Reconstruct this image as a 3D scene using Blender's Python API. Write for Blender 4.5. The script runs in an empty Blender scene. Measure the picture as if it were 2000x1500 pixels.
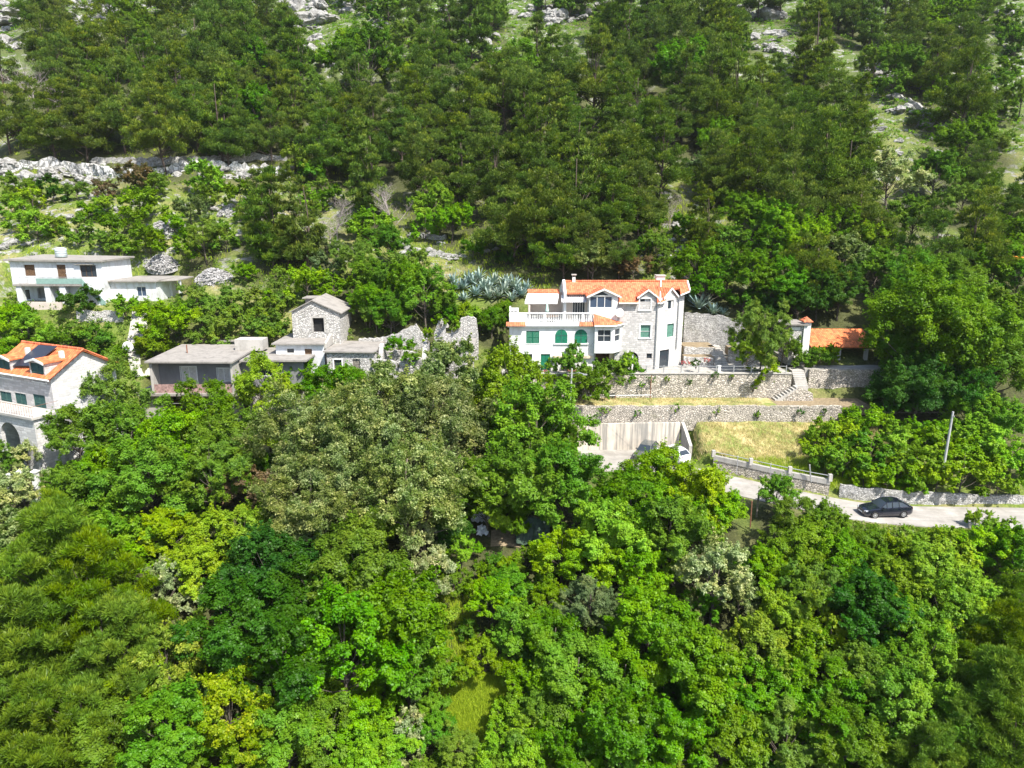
import bpy, bmesh, math, random
import numpy as np
from mathutils import Vector, Matrix, noise as mnoise

# ------------------------------------------------------------------ camera, sky, sun, exposure
SC = bpy.context.scene
COL = SC.collection
PITCH = math.radians(14.0)
FPX = 1400.0                       # focal length in pixels of the 2000 px wide photo
cam_d = bpy.data.cameras.new('camera'); cam = bpy.data.objects.new('camera', cam_d); COL.objects.link(cam)
cam.location = (0, 0, 0); cam.rotation_euler = (math.pi/2 - PITCH, 0, 0)
cam_d.sensor_width = 36.0; cam_d.lens = 36.0*FPX/2000.0; cam_d.clip_end = 3000.0; cam_d.clip_start = 0.5
SC.camera = cam
SUN_EL = math.radians(55.0); SUN_AZ = math.radians(139.0)   # azimuth clockwise from +Y (towards +X)
world = bpy.data.worlds.new('World'); SC.world = world; world.use_nodes = True
wn = world.node_tree; bg = wn.nodes['Background']
sky = wn.nodes.new('ShaderNodeTexSky'); sky.sky_type = 'NISHITA'; sky.sun_disc = False
sky.sun_elevation = SUN_EL; sky.sun_rotation = SUN_AZ; sky.air_density = 1.0; sky.dust_density = 1.5
wn.links.new(sky.outputs[0], bg.inputs[0]); bg.inputs[1].default_value = 0.13
sun_d = bpy.data.lights.new('sun', 'SUN'); sun_d.energy = 4.9; sun_d.angle = math.radians(0.5); sun_d.color = (1.0, 0.95, 0.87)
sun = bpy.data.objects.new('sun', sun_d); COL.objects.link(sun)
to_sun = Vector((math.sin(SUN_AZ)*math.cos(SUN_EL), math.cos(SUN_AZ)*math.cos(SUN_EL), math.sin(SUN_EL)))
sun.rotation_euler = to_sun.to_track_quat('Z', 'Y').to_euler()
SC.view_settings.view_transform = 'Standard'; SC.view_settings.look = 'None'
SC.view_settings.exposure = 1.0; SC.view_settings.gamma = 1.0
SC.cycles.max_bounces = 6; SC.cycles.diffuse_bounces = 3; SC.cycles.transmission_bounces = 4
SC.cycles.glossy_bounces = 2; SC.cycles.transparent_max_bounces = 4
SC.cycles.caustics_reflective = False; SC.cycles.caustics_refractive = False

# ------------------------------------------------------------------ helpers
CT, ST = math.cos(PITCH), math.sin(PITCH)
def ray(px, py):
    a = (px-1000.0)/FPX; b = (750.0-py)/FPX
    return (a, CT+b*ST, -ST+b*CT)
def P(px, py, Y):
    r = ray(px, py); s = Y/r[1]
    return Vector((r[0]*s, Y, r[2]*s))
def PZ(px, py, Z):
    r = ray(px, py); s = Z/r[2]
    return Vector((r[0]*s, r[1]*s, Z))
def proj(p):
    d = p[1]*CT - p[2]*ST; u = p[1]*ST + p[2]*CT
    return 1000+FPX*p[0]/d, 750-FPX*u/d, d
def tag(o, label=None, cat=None, group=None, kind=None):
    if label: o['label'] = label
    if cat: o['category'] = cat
    if group: o['group'] = group
    if kind: o['kind'] = kind
    return o
def thing(name, label, cat, loc=(0,0,0), rotz=0.0, group=None):
    o = bpy.data.objects.new(name, None); COL.objects.link(o)
    o.location = loc; o.rotation_euler = (0,0,rotz); o.empty_display_size = 0.3
    return tag(o, label, cat, group)

class MB:
    """collects simple shapes into one mesh"""
    def __init__(s): s.v = []; s.f = []
    def add(s, vs, fs):
        n = len(s.v); s.v += [tuple(x) for x in vs]; s.f += [tuple(i+n for i in f) for f in fs]; return s
    def box(s, x0, x1, y0, y1, z0, z1):
        return s.add([(x0,y0,z0),(x1,y0,z0),(x1,y1,z0),(x0,y1,z0),(x0,y0,z1),(x1,y0,z1),(x1,y1,z1),(x0,y1,z1)],
                     [(0,3,2,1),(4,5,6,7),(0,1,5,4),(1,2,6,5),(2,3,7,6),(3,0,4,7)])
    def quad(s, a, b, c, d): return s.add([a,b,c,d], [(0,1,2,3)])
    def poly(s, pts): return s.add(pts, [tuple(range(len(pts)))])
    def prism(s, pts, off):
        """closed prism: polygon pts (counter-clockwise seen from the side it faces) pushed along off"""
        n = len(pts); q = [tuple(p[i]+off[i] for i in range(3)) for p in pts]
        fs = [tuple(range(n)), tuple(range(2*n-1, n-1, -1))]
        for i in range(n):
            j = (i+1) % n; fs.append((j, i, n+i, n+j))
        return s.add(list(pts)+q, fs)
    def slab(s, a, b, c, d, t):
        """quad a b c d (top, ccw from above) with thickness t straight down"""
        return s.prism([a,b,c,d], (0,0,-t))
    def tube(s, pts, rads, n=8, cap=True):
        base = len(s.v); pts = [Vector(p) for p in pts]
        for i, p in enumerate(pts):
            t = (pts[min(i+1,len(pts)-1)] - pts[max(i-1,0)])
            if t.length < 1e-6: t = Vector((0,0,1))
            t.normalize(); u = t.orthogonal().normalized() if abs(t.z) > .98 else Vector((0,0,1)).cross(t).normalized()
            w = t.cross(u); r = rads[i] if hasattr(rads,'__len__') else rads
            for k in range(n):
                a = 2*math.pi*k/n; s.v.append(tuple(p + (u*math.cos(a)+w*math.sin(a))*r))
        for i in range(len(pts)-1):
            for k in range(n):
                k2 = (k+1)%n
                s.f.append((base+i*n+k, base+i*n+k2, base+(i+1)*n+k2, base+(i+1)*n+k))
        if cap:
            s.f.append(tuple(base+k for k in range(n-1,-1,-1))); e = base+(len(pts)-1)*n
            s.f.append(tuple(e+k for k in range(n)))
        return s
    def lathe(s, prof, c=(0,0,0), n=16, axis='z'):
        base = len(s.v); m = len(prof)
        for (r, h) in prof:
            for k in range(n):
                a = 2*math.pi*k/n; x, y = r*math.cos(a), r*math.sin(a)
                p = (x,y,h) if axis == 'z' else ((x,h,y) if axis == 'y' else (h,x,y))
                s.v.append((p[0]+c[0], p[1]+c[1], p[2]+c[2]))
        for i in range(m-1):
            for k in range(n):
                k2 = (k+1)%n; s.f.append((base+i*n+k, base+i*n+k2, base+(i+1)*n+k2, base+(i+1)*n+k))
        s.f.append(tuple(base+k for k in range(n-1,-1,-1))); e = base+(m-1)*n
        s.f.append(tuple(e+k for k in range(n)))
        return s
    def panel(s, o, u, L, H, holes=(), depth=0.18, nrm=(0,-1,0)):
        """rectangular wall face from corner o along u (unit xy dir), L by H, with recessed openings (x0,x1,z0,z1); nrm points outwards"""
        xs = sorted({0.0, L} | {min(max(h[i],0),L) for h in holes for i in (0,1)})
        zs = sorted({0.0, H} | {min(max(h[i],0),H) for h in holes for i in (2,3)})
        def pt(x, z, d=0.0): return (o[0]+u[0]*x-nrm[0]*d, o[1]+u[1]*x-nrm[1]*d, o[2]+z)
        for i in range(len(xs)-1):
            for j in range(len(zs)-1):
                cx, cz = (xs[i]+xs[i+1])/2, (zs[j]+zs[j+1])/2
                if any(h[0] < cx < h[1] and h[2] < cz < h[3] for h in holes): continue
                s.quad(pt(xs[i],zs[j]), pt(xs[i+1],zs[j]), pt(xs[i+1],zs[j+1]), pt(xs[i],zs[j+1]))
        for (a,b,c,d) in holes:
            s.quad(pt(a,c),pt(a,d),pt(a,d,depth),pt(a,c,depth)); s.quad(pt(b,c),pt(b,c,depth),pt(b,d,depth),pt(b,d))
            s.quad(pt(a,d),pt(b,d),pt(b,d,depth),pt(a,d,depth)); s.quad(pt(a,c),pt(a,c,depth),pt(b,c,depth),pt(b,c))
        return s
    def build(s, name, mat, parent=None, smooth=False):
        me = bpy.data.meshes.new(name); me.from_pydata(s.v, [], s.f); me.update()
        o = bpy.data.objects.new(name, me); COL.objects.link(o)
        if mat: me.materials.append(mat)
        if smooth:
            me.polygons.foreach_set('use_smooth', [True]*len(me.polygons))
        if parent: o.parent = parent
        return o

def mesh_np(name, V, Fq, mat=None, tint=None, extra=None):
    """fast mesh from numpy: V (n,3), Fq (m,k) equal-sided faces, per-face float attributes"""
    me = bpy.data.meshes.new(name); m, k = Fq.shape
    me.vertices.add(len(V)); me.vertices.foreach_set('co', V.astype(np.float32).ravel())
    me.loops.add(m*k); me.loops.foreach_set('vertex_index', Fq.astype(np.int32).ravel())
    me.polygons.add(m); me.polygons.foreach_set('loop_start', (np.arange(m)*k).astype(np.int32))
    for nm, arr in (('tint', tint), ('tip', extra)):
        if arr is not None:
            a = me.attributes.new(nm, 'FLOAT', 'FACE'); a.data.foreach_set('value', arr.astype(np.float32))
    me.update(calc_edges=True); me.validate()
    if mat: me.materials.append(mat)
    return me

# ------------------------------------------------------------------ materials
MATS = {}
def newmat(name):
    m = bpy.data.materials.new(name); m.use_nodes = True; nt = m.node_tree; nt.nodes.clear()
    out = nt.nodes.new('ShaderNodeOutputMaterial'); MATS[name] = m
    return m, nt, out
def N(nt, t, **kw):
    n = nt.nodes.new(t)
    for k, v in kw.items():
        if k.startswith('i_'):
            key = k[2:]; n.inputs[int(key) if key.isdigit() else key.replace('_',' ')].default_value = v
        else: setattr(n, k, v)
    return n
def ramp(nt, fac, stops, interp='LINEAR'):
    r = nt.nodes.new('ShaderNodeValToRGB'); r.color_ramp.interpolation = interp
    el = r.color_ramp.elements
    while len(el) < len(stops): el.new(0.5)
    for e, (p, c) in zip(el, stops): e.position = p; e.color = (*c, 1) if len(c) == 3 else c
    nt.links.new(fac, r.inputs[0]); return r.outputs[0]
def mixc(nt, fac, a, b, mode='MIX'):
    m = nt.nodes.new('ShaderNodeMix'); m.data_type = 'RGBA'; m.blend_type = mode
    for idx, x in ((0, fac), (6, a), (7, b)):
        if hasattr(x, 'is_linked') or hasattr(x, 'links'): nt.links.new(x, m.inputs[idx])
        elif isinstance(x, (int, float)): m.inputs[idx].default_value = x
        else: m.inputs[idx].default_value = (*x, 1)
    return m.outputs[2]
def noise_tex(nt, co, scale, detail=4, rough=.55, dist=0.0):
    n = N(nt, 'ShaderNodeTexNoise'); n.inputs['Scale'].default_value = scale; n.inputs['Detail'].default_value = detail
    n.inputs['Roughness'].default_value = rough; n.inputs['Distortion'].default_value = dist
    nt.links.new(co, n.inputs['Vector']); return n
def finish(nt, out, col, rough=.8, bump=None, bstr=.4, bdist=.05, spec=.3, metal=0.0):
    b = nt.nodes.new('ShaderNodeBsdfPrincipled')
    if hasattr(col, 'links'): nt.links.new(col, b.inputs['Base Color'])
    else: b.inputs['Base Color'].default_value = (*col, 1)
    b.inputs['Roughness'].default_value = rough; b.inputs['Specular IOR Level'].default_value = spec; b.inputs['Metallic'].default_value = metal
    if bump is not None:
        bp = nt.nodes.new('ShaderNodeBump'); bp.inputs['Strength'].default_value = bstr; bp.inputs['Distance'].default_value = bdist
        nt.links.new(bump, bp.inputs['Height']); nt.links.new(bp.outputs[0], b.inputs['Normal'])
    nt.links.new(b.outputs[0], out.inputs[0]); return b
def objco(nt): return nt.nodes.new('ShaderNodeTexCoord').outputs['Object']
def worldco(nt): return nt.nodes.new('ShaderNodeNewGeometry').outputs['Position']

def m_plain(name, col, rough=.7, var=.12, scale=3.0, spec=.3, metal=0.0):
    m, nt, out = newmat(name); co = objco(nt); n = noise_tex(nt, co, scale, 5)
    dark = tuple(c*(1-var*1.6) for c in col); light = tuple(min(1,c*(1+var)) for c in col)
    finish(nt, out, ramp(nt, n.outputs[0], [(.3,dark),(.7,light)]), rough, n.outputs[0], .15, .02, spec, metal); return m
def m_plaster(name, col, stain=(.45,.42,.37), amount=.35):
    m, nt, out = newmat(name); co = worldco(nt)
    mp = N(nt, 'ShaderNodeMapping'); mp.inputs['Scale'].default_value = (1.6,1.6,.35); nt.links.new(co, mp.inputs[0])
    n1 = noise_tex(nt, mp.outputs[0], 1.3, 6, .65); n2 = noise_tex(nt, co, .9, 5, .6); n3 = noise_tex(nt, co, 14, 3)
    f1 = ramp(nt, n1.outputs[0], [(.48,(0,0,0)),(.8,(amount,)*3)]); f2 = ramp(nt, n2.outputs[0], [(.5,(0,0,0)),(.85,(amount,)*3)])
    c = mixc(nt, f1, col, stain); c = mixc(nt, f2, c, tuple(x*.8 for x in stain))
    finish(nt, out, c, .85, n3.outputs[0], .2, .02); return m
def m_ashlar(name, base, mortar, w=.55, h=.27, var=.25):
    m, nt, out = newmat(name); co = worldco(nt)
    sx = N(nt, 'ShaderNodeSeparateXYZ'); nt.links.new(co, sx.inputs[0])
    ad = N(nt, 'ShaderNodeMath', operation='ADD'); nt.links.new(sx.outputs[0], ad.inputs[0]); nt.links.new(sx.outputs[1], ad.inputs[1])
    nz = noise_tex(nt, co, 1.1, 3); s1 = N(nt, 'ShaderNodeMath', operation='MULTIPLY_ADD', i_1=.22, i_2=0.0)
    nt.links.new(nz.outputs[0], s1.inputs[0])
    a2 = N(nt, 'ShaderNodeMath', operation='ADD'); nt.links.new(sx.outputs[2], a2.inputs[0]); nt.links.new(s1.outputs[0], a2.inputs[1])
    cb = N(nt, 'ShaderNodeCombineXYZ'); nt.links.new(ad.outputs[0], cb.inputs[0]); nt.links.new(a2.outputs[0], cb.inputs[1])
    br = N(nt, 'ShaderNodeTexBrick'); nt.links.new(cb.outputs[0], br.inputs['Vector'])
    br.inputs['Scale'].default_value = 1.0; br.inputs['Brick Width'].default_value = w; br.inputs['Row Height'].default_value = h
    br.inputs['Mortar Size'].default_value = .022; br.inputs['Mortar Smooth'].default_value = .3
    br.inputs['Color1'].default_value = (*[c*(1-var) for c in base],1); br.inputs['Color2'].default_value = (*[min(.85,c*(1+var*.6)) for c in base],1)
    br.inputs['Mortar'].default_value = (*mortar,1); br.offset_frequency = 2; br.squash = .8; br.squash_frequency = 3
    n2 = noise_tex(nt, co, 2.2, 6, .7); c = mixc(nt, ramp(nt, n2.outputs[0], [(.4,(0,0,0)),(.75,(.45,.45,.45))]), br.outputs[0], tuple(x*.62 for x in base))
    n3 = noise_tex(nt, co, 9, 4)
    hh = N(nt, 'ShaderNodeMath', operation='MULTIPLY_ADD', i_1=-.8); nt.links.new(br.outputs[1], hh.inputs[0]); nt.links.new(n3.outputs[0], hh.inputs[2])
    finish(nt, out, c, .9, hh.outputs[0], .6, .05); return m
def m_rubble(name, base, dark, scale=2.6, stretch=1.5, moss=.25):
    m, nt, out = newmat(name); co = worldco(nt)
    mp = N(nt, 'ShaderNodeMapping'); mp.inputs['Scale'].default_value = (1,1,stretch); nt.links.new(co, mp.inputs[0])
    nz = noise_tex(nt, mp.outputs[0], 1.5, 3); w = mixc(nt, .12, mp.outputs[0], nz.outputs[1], 'ADD')
    v1 = N(nt, 'ShaderNodeTexVoronoi', feature='DISTANCE_TO_EDGE'); v1.inputs['Scale'].default_value = scale; nt.links.new(w, v1.inputs['Vector'])
    v2 = N(nt, 'ShaderNodeTexVoronoi'); v2.inputs['Scale'].default_value = scale; nt.links.new(w, v2.inputs['Vector'])
    bw = N(nt, 'ShaderNodeRGBToBW'); nt.links.new(v2.outputs['Color'], bw.inputs[0])
    stone = ramp(nt, bw.outputs[0], [(.15,tuple(c*.62 for c in base)),(.5,base),(.85,tuple(min(.85,c*1.25) for c in base))])
    edge = ramp(nt, v1.outputs['Distance'], [(.0,(0,0,0)),(.09,(1,1,1))])
    c = mixc(nt, edge, dark, stone)
    n2 = noise_tex(nt, co, .7, 6, .65); c = mixc(nt, ramp(nt, n2.outputs[0], [(.52,(0,0,0)),(.75,(moss,)*3)]), c, (.16,.17,.07))
    n4 = noise_tex(nt, co, 2.0, 6, .7); c = mixc(nt, ramp(nt, n4.outputs[0], [(.45,(0,0,0)),(.8,(.5,.5,.5))]), c, tuple(x*.55 for x in base))
    hb = ramp(nt, v1.outputs['Distance'], [(.0,(0,0,0)),(.2,(1,1,1))])
    finish(nt, out, c, .9, hb, .8, .08); return m
def m_tiles(name, base=(.62,.17,.07), axis='x', pitch=.24):
    m, nt, out = newmat(name); co = worldco(nt)
    sx = N(nt, 'ShaderNodeSeparateXYZ'); nt.links.new(co, sx.inputs[0])
    a, b = (0,1) if axis == 'x' else (1,0)
    def saw(src, p, fn='SINE'):
        k = N(nt, 'ShaderNodeMath', operation='MULTIPLY', i_1=2*math.pi/p if fn == 'SINE' else 1/p); nt.links.new(src, k.inputs[0])
        s = N(nt, 'ShaderNodeMath', operation=fn); nt.links.new(k.outputs[0], s.inputs[0]); return s.outputs[0]
    s1 = saw(sx.outputs[a], pitch); s2 = saw(sx.outputs[b], .33, 'FRACT')
    cell = N(nt, 'ShaderNodeCombineXYZ')
    for i, (src, p) in enumerate(((sx.outputs[a], pitch), (sx.outputs[b], .33))):
        k = N(nt, 'ShaderNodeMath', operation='MULTIPLY', i_1=1/p); nt.links.new(src, k.inputs[0])
        fl = N(nt, 'ShaderNodeMath', operation='FLOOR'); nt.links.new(k.outputs[0], fl.inputs[0]); nt.links.new(fl.outputs[0], cell.inputs[i])
    wnz = N(nt, 'ShaderNodeTexWhiteNoise'); nt.links.new(cell.outputs[0], wnz.inputs[0])
    n = noise_tex(nt, co, 1.0, 5)
    c = ramp(nt, wnz.outputs[0], [(0,tuple(x*.60 for x in base)),(.55,base),(1,tuple(min(1,x*1.3) for x in base))])
    c = mixc(nt, ramp(nt, n.outputs[0], [(.45,(0,0,0)),(.75,(.45,.45,.45))]), c, (.36,.13,.07))
    ad = N(nt, 'ShaderNodeMath', operation='MULTIPLY_ADD', i_1=.5); nt.links.new(s1, ad.inputs[0]); nt.links.new(s2, ad.inputs[2])
    finish(nt, out, c, .75, ad.outputs[0], .7, .05); return m
def m_leaf(name, c0, c1, tip=None, tipamt=0.0, transl=.38, rnd=.16, gloss=.012):
    """leaf: colour varies per leaf (tint), per tree (random) and, for new growth, at shoot tips"""
    m, nt, out = newmat(name)
    a = N(nt, 'ShaderNodeAttribute', attribute_name='tint'); oi = N(nt, 'ShaderNodeObjectInfo')
    c = ramp(nt, a.outputs['Fac'], [(0,c0),(1,c1)])
    if tip:
        t = N(nt, 'ShaderNodeAttribute', attribute_name='tip')
        k = N(nt, 'ShaderNodeMath', operation='MULTIPLY', i_1=tipamt); nt.links.new(t.outputs['Fac'], k.inputs[0])
        c = mixc(nt, k.outputs[0], c, tip)
    if rnd > 0:      # sprays of one tree differ: some yellower, some bluer
        wn_ = noise_tex(nt, worldco(nt), .45, 3, .6)
        c = mixc(nt, ramp(nt, wn_.outputs[0], [(.42,(0,0,0)),(.62,(1,1,1))]), mixc(nt, 1.0, c, (.88,.99,1.08), 'MULTIPLY'), mixc(nt, 1.0, c, (1.13,1.05,.92), 'MULTIPLY'))
    hs = N(nt, 'ShaderNodeHueSaturation'); nt.links.new(c, hs.inputs['Color'])
    def rr(lo, hi, mul):
        x = N(nt, 'ShaderNodeMath', operation='MULTIPLY', i_1=mul); nt.links.new(oi.outputs['Random'], x.inputs[0])
        f = N(nt, 'ShaderNodeMath', operation='FRACT'); nt.links.new(x.outputs[0], f.inputs[0])
        r = N(nt, 'ShaderNodeMapRange', i_3=lo, i_4=hi); nt.links.new(f.outputs[0], r.inputs[0]); return r.outputs[0]
    nt.links.new(rr(.5-.016*rnd/.16, .5+.022*rnd/.16, 7.13), hs.inputs['Hue']); nt.links.new(rr(1-rnd*1.3, 1+rnd*1.2, 13.7), hs.inputs['Value'])
    nt.links.new(rr(.98, 1.08, 3.3), hs.inputs['Saturation'])
    d = N(nt, 'ShaderNodeBsdfDiffuse'); t = N(nt, 'ShaderNodeBsdfTranslucent'); g = N(nt, 'ShaderNodeBsdfGlossy'); g.inputs['Roughness'].default_value = .45
    g.inputs['Color'].default_value = (.9,.9,.85,1)
    tc = mixc(nt, .55, hs.outputs[0], (.20,.38,.015), 'MIX')
    nt.links.new(hs.outputs[0], d.inputs[0]); nt.links.new(tc, t.inputs[0])
    x1 = N(nt, 'ShaderNodeMixShader', i_0=transl); nt.links.new(d.outputs[0], x1.inputs[1]); nt.links.new(t.outputs[0], x1.inputs[2])
    x2 = N(nt, 'ShaderNodeMixShader', i_0=gloss); nt.links.new(x1.outputs[0], x2.inputs[1]); nt.links.new(g.outputs[0], x2.inputs[2])
    nt.links.new(x2.outputs[0], out.inputs[0]); return m
def m_glass(name, col=(.03,.04,.05)):
    m, nt, out = newmat(name); finish(nt, out, col, .08, spec=.6); return m

m_plaster('white_plaster', (.68,.69,.67), (.44,.41,.36), .5)
m_plaster('old_white_plaster', (.62,.64,.66), (.32,.29,.25), .7)
m_plaster('grey_render', (.20,.20,.21), (.12,.12,.12), .5)
m_plaster('pale_concrete', (.42,.40,.365), (.20,.19,.17), .75)
m_plaster('roof_concrete', (.28,.26,.235), (.13,.12,.11), .8)
m_plaster('beige_plaster', (.55,.48,.42), (.4,.34,.3), .4)
m_ashlar('white_lit_ashlar', (.58,.57,.55), (.46,.44,.42), .5, .26, .22)  # white stone, lightened in its colour for walls turned to the sun
m_ashlar('grey_dim_ashlar', (.52,.50,.485), (.42,.40,.38), .45, .24, .26)  # stone darkened in its colour for fronts the sun only grazes
m_rubble('pale_rubble', (.52,.505,.48), (.28,.26,.235), 3.6, 1.7, .30)
m_rubble('terrace_rubble', (.51,.46,.395), (.10,.09,.075), 3.6, 1.6, .5)
m_rubble('dry_stone', (.48,.47,.45), (.10,.10,.09), 4.6, 1.9, .30)
m_rubble('limestone', (.50,.495,.48), (.10,.10,.09), 1.3, .7, .4)
m_rubble('scree_stone', (.46,.45,.44), (.10,.10,.10), 6.0, 1.0, .05)
m_tiles('roof_tiles', (.60,.165,.075)); m_tiles('roof_tiles_bright', (.60,.17,.06))
m_plain('white_paint', (.72,.72,.70), .55, .05); m_plain('white_awning', (.72,.72,.72), .8, .04)
m_plain('green_paint', (.012,.16,.09), .5, .18, 5); m_plain('dull_green_paint', (.045,.11,.095), .6, .15, 5)
m_plain('glazed_green', (.10,.22,.17), .45, .15, 5)
m_plain('brown_wood', (.13,.075,.04), .8, .3, 6); m_plain('grey_wood', (.20,.18,.15), .9, .3, 6)
m_plain('dark_interior', (.02,.02,.02), .9, .3); m_plain('galvanised', (.42,.43,.44), .45, .1, 4, .5, .5)
m_plain('pole_concrete', (.42,.42,.41), .8, .12); m_plain('rust_metal', (.22,.10,.06), .8, .3, 6)
m_plain('orange_paint', (.85,.25,.02), .6, .1); m_plain('pink_flower', (.55,.09,.10), .8, .3, 8)
m_plain('beige_paint', (.62,.50,.36), .8, .15); m_plain('teal_tank', (.50,.60,.60), .5, .1); m_plain('solar_black', (.025,.028,.04), .35, .2, 8, .5)
m_glass('window_glass'); m_glass('blue_glass', (.05,.075,.12))
m_plain('curtain', (.55,.53,.5), .9, .15, 4)
m_plain('tarp_green', (.045,.08,.05), .5, .3, 4); m_plain('plastic_white', (.6,.62,.65), .4, .2, 5)
m_plain('bark', (.12,.10,.08), .95, .35, 5); m_plain('pine_bark', (.10,.075,.06), .95, .35, 5); m_plain('dead_wood', (.36,.31,.29), .95, .3, 6)

# car paints
def m_car(name, col):
    m, nt, out = newmat(name); b = finish(nt, out, col, .25, spec=.5); b.inputs['Coat Weight'].default_value = 1.0; b.inputs['Coat Roughness'].default_value = .05; return m
m_car('black_car_paint', (.008,.01,.02)); m_car('white_car_paint', (.78,.79,.8)); m_car('grey_car_paint', (.06,.07,.07))
m_plain('tyre_rubber', (.02,.02,.02), .9, .2); m_plain('alloy', (.55,.56,.57), .3, .05, 3, .5, .7)
m_plain('lamp_glass', (.6,.62,.65), .15, .05, 3, .6); m_plain('red_lamp', (.45,.02,.02), .25, .1, 3, .5)

# leaves
m_leaf('leaf_green',  (.060,.145,.006), (.175,.310,.016))
m_leaf('leaf_bright', (.120,.230,.008), (.285,.430,.020))
m_leaf('leaf_dark',   (.022,.075,.007), (.062,.150,.013), rnd=.12)
m_leaf('leaf_lime',   (.16,.27,.010), (.29,.42,.025), rnd=.08)
m_leaf('leaf_yellow', (.11,.20,.010), (.24,.33,.020), tip=(.40,.44,.05), tipamt=.65, rnd=.08)
m_leaf('leaf_oak',    (.080,.120,.024), (.175,.215,.052), tip=(.46,.48,.20), tipamt=.75, rnd=.12)
m_leaf('leaf_cream',  (.19,.25,.07), (.36,.40,.16), tip=(.64,.64,.34), tipamt=.9, rnd=.08)
m_leaf('leaf_feather',(.100,.180,.016), (.210,.310,.038), rnd=.12)
m_leaf('leaf_grey',   (.085,.130,.042), (.17,.22,.080), rnd=.12)
m_leaf('leaf_rust',   (.14,.085,.04), (.25,.17,.09), rnd=.1)
m_leaf('needle',      (.034,.068,.008), (.108,.162,.017), tip=(.225,.280,.028), tipamt=.8, transl=.2, rnd=.16)
m_leaf('needle_olive',(.055,.110,.008), (.125,.195,.014), tip=(.22,.29,.02), tipamt=.6, transl=.2, rnd=.10)
m_leaf('agave_leaf',  (.17,.23,.20), (.38,.45,.39), transl=.05, rnd=.08)
m_leaf('grass_green', (.24,.36,.016), (.46,.56,.035), transl=.3, rnd=0.0)
m_leaf('grass_dry',   (.42,.35,.15), (.64,.55,.30), transl=.25, rnd=0.0)
m_leaf('undergrowth_leaf', (.055,.125,.010), (.19,.26,.035), rnd=0.0)
# ------------------------------------------------------------------ terrain
YS  = np.array([0, 20, 41.5, 50, 56, 58.5, 66, 72, 76.4, 80.2, 82, 92, 95, 110, 136, 165, 250, 300, 420, 520], float)
ZC  = np.array([-58,-48,-37.4,-33.2,-30.2,-29.0,-27.0,-25.2,-23.4,-21.7,-18.9,-15.2,-13.0,-5.2,6.5,21.5,64,92,170,235], float)
ZL  = np.array([-56,-46,-35.6,-31.0,-28.3,-27.2,-24.6,-23.8,-23.3,-20.6,-19.0,-13.2,-11.9,-5.4,5.6,21.5,64,92,170,235], float)
def sstep(x): x = np.clip(x, 0, 1); return x*x*(3-2*x)
PADS = []   # x0,x1,y0,y1,z,blend
ROADPTS = [(9.0,73.6,-26.5),(13.5,72.0,-26.55),(17.5,69.6,-26.8),(21,67.6,-27.0),(25,65.3,-27.25),(29,63.4,-27.5),(33,62.0,-27.75),(38,61.5,-27.95),(44,61.7,-28.15),(52,61.9,-28.4),(62,61.4,-28.8)]
def road_dist(x, y):
    best = np.full(np.shape(x), 1e9); zz = np.zeros(np.shape(x)); side = np.zeros(np.shape(x))
    for (ax,ay,az),(bx,by,bz) in zip(ROADPTS[:-1], ROADPTS[1:]):
        dx, dy = bx-ax, by-ay; L2 = dx*dx+dy*dy
        t = np.clip(((x-ax)*dx+(y-ay)*dy)/L2, 0, 1)
        d = np.hypot(x-(ax+t*dx), y-(ay+t*dy)); m = d < best
        best = np.where(m, d, best); zz = np.where(m, az+t*(bz-az), zz)
        side = np.where(m, np.sign(dx*(y-ay)-dy*(x-ax)), side)
    return best, zz, side
def T(x, y):
    x = np.asarray(x, float); y = np.asarray(y, float)
    c = sum(np.interp(y+o, YS, ZC) for o in (-1.0,-.4,.4,1.0))/4
    l = sum(np.interp(y+o, YS, ZL) for o in (-1.2,-.4,.4,1.2))/4
    w = sstep((x+16)/13.0)
    z = l*(1-w) + c*w
    g = sstep((y-94)/40); k = sstep((57-y)/12)
    z = z + g*(1.3*np.sin(x*.07+y*.045+.6)+.9*np.sin(x*.16-y*.11)+.45*np.sin(x*.37+y*.29+1)) + k*(.7*np.sin(x*.21+y*.17)+.4*np.sin(x*.43-y*.37))
    z = z + .10*np.sin(x*1.1+.7*y)*np.sin(y*.9-.4*x)
    for (x0,x1,y0,y1,pz,b) in PADS:
        d = np.hypot(np.maximum(np.maximum(x0-x, x-x1),0), np.maximum(np.maximum(y0-y, y-y1),0))
        f = sstep(1-d/b); z = z*(1-f)+pz*f
    d, rz, side = road_dist(x, y)
    bl = np.where(side > 0, .7, 3.0)
    f = sstep(1-(d-2.7)/bl); z = z*(1-f)+(rz-.07)*f
    return z
PADS += [(-70,-45,92.4,104,-12.25,3.0), (-60,-39,61.5,73,-23.8,2.0), (-42,-21,75.2,85,-23.4,1.2),
         (-25,-4,80.3,84,-19.4,1.0), (-.6,34.5,82,93,-18.85,1.2), (5.5,37.5,77.3,80.4,-21.7,.6),
         (7.0,19.8,69.5,76.2,-26.6,.8)]
def Tz(x, y): return float(T(np.array([x]), np.array([y]))[0])
def solve(px, py, hfun, y0=18.0, y1=420.0):
    """distance at which the sight line through a photo point passes hfun(depth) above the ground"""
    r = ray(px, py); ys = np.concatenate([np.arange(y0, 130, .25), np.arange(130, y1, 1.0)])
    s = ys/r[1]; X = r[0]*s; Z = r[2]*s; d = ys*CT - Z*ST
    g = Z - T(X, ys) - hfun(d)
    i = np.argmax(g <= 0) if np.any(g <= 0) else len(ys)-1
    return float(X[i]), float(ys[i]), float(d[i])

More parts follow.
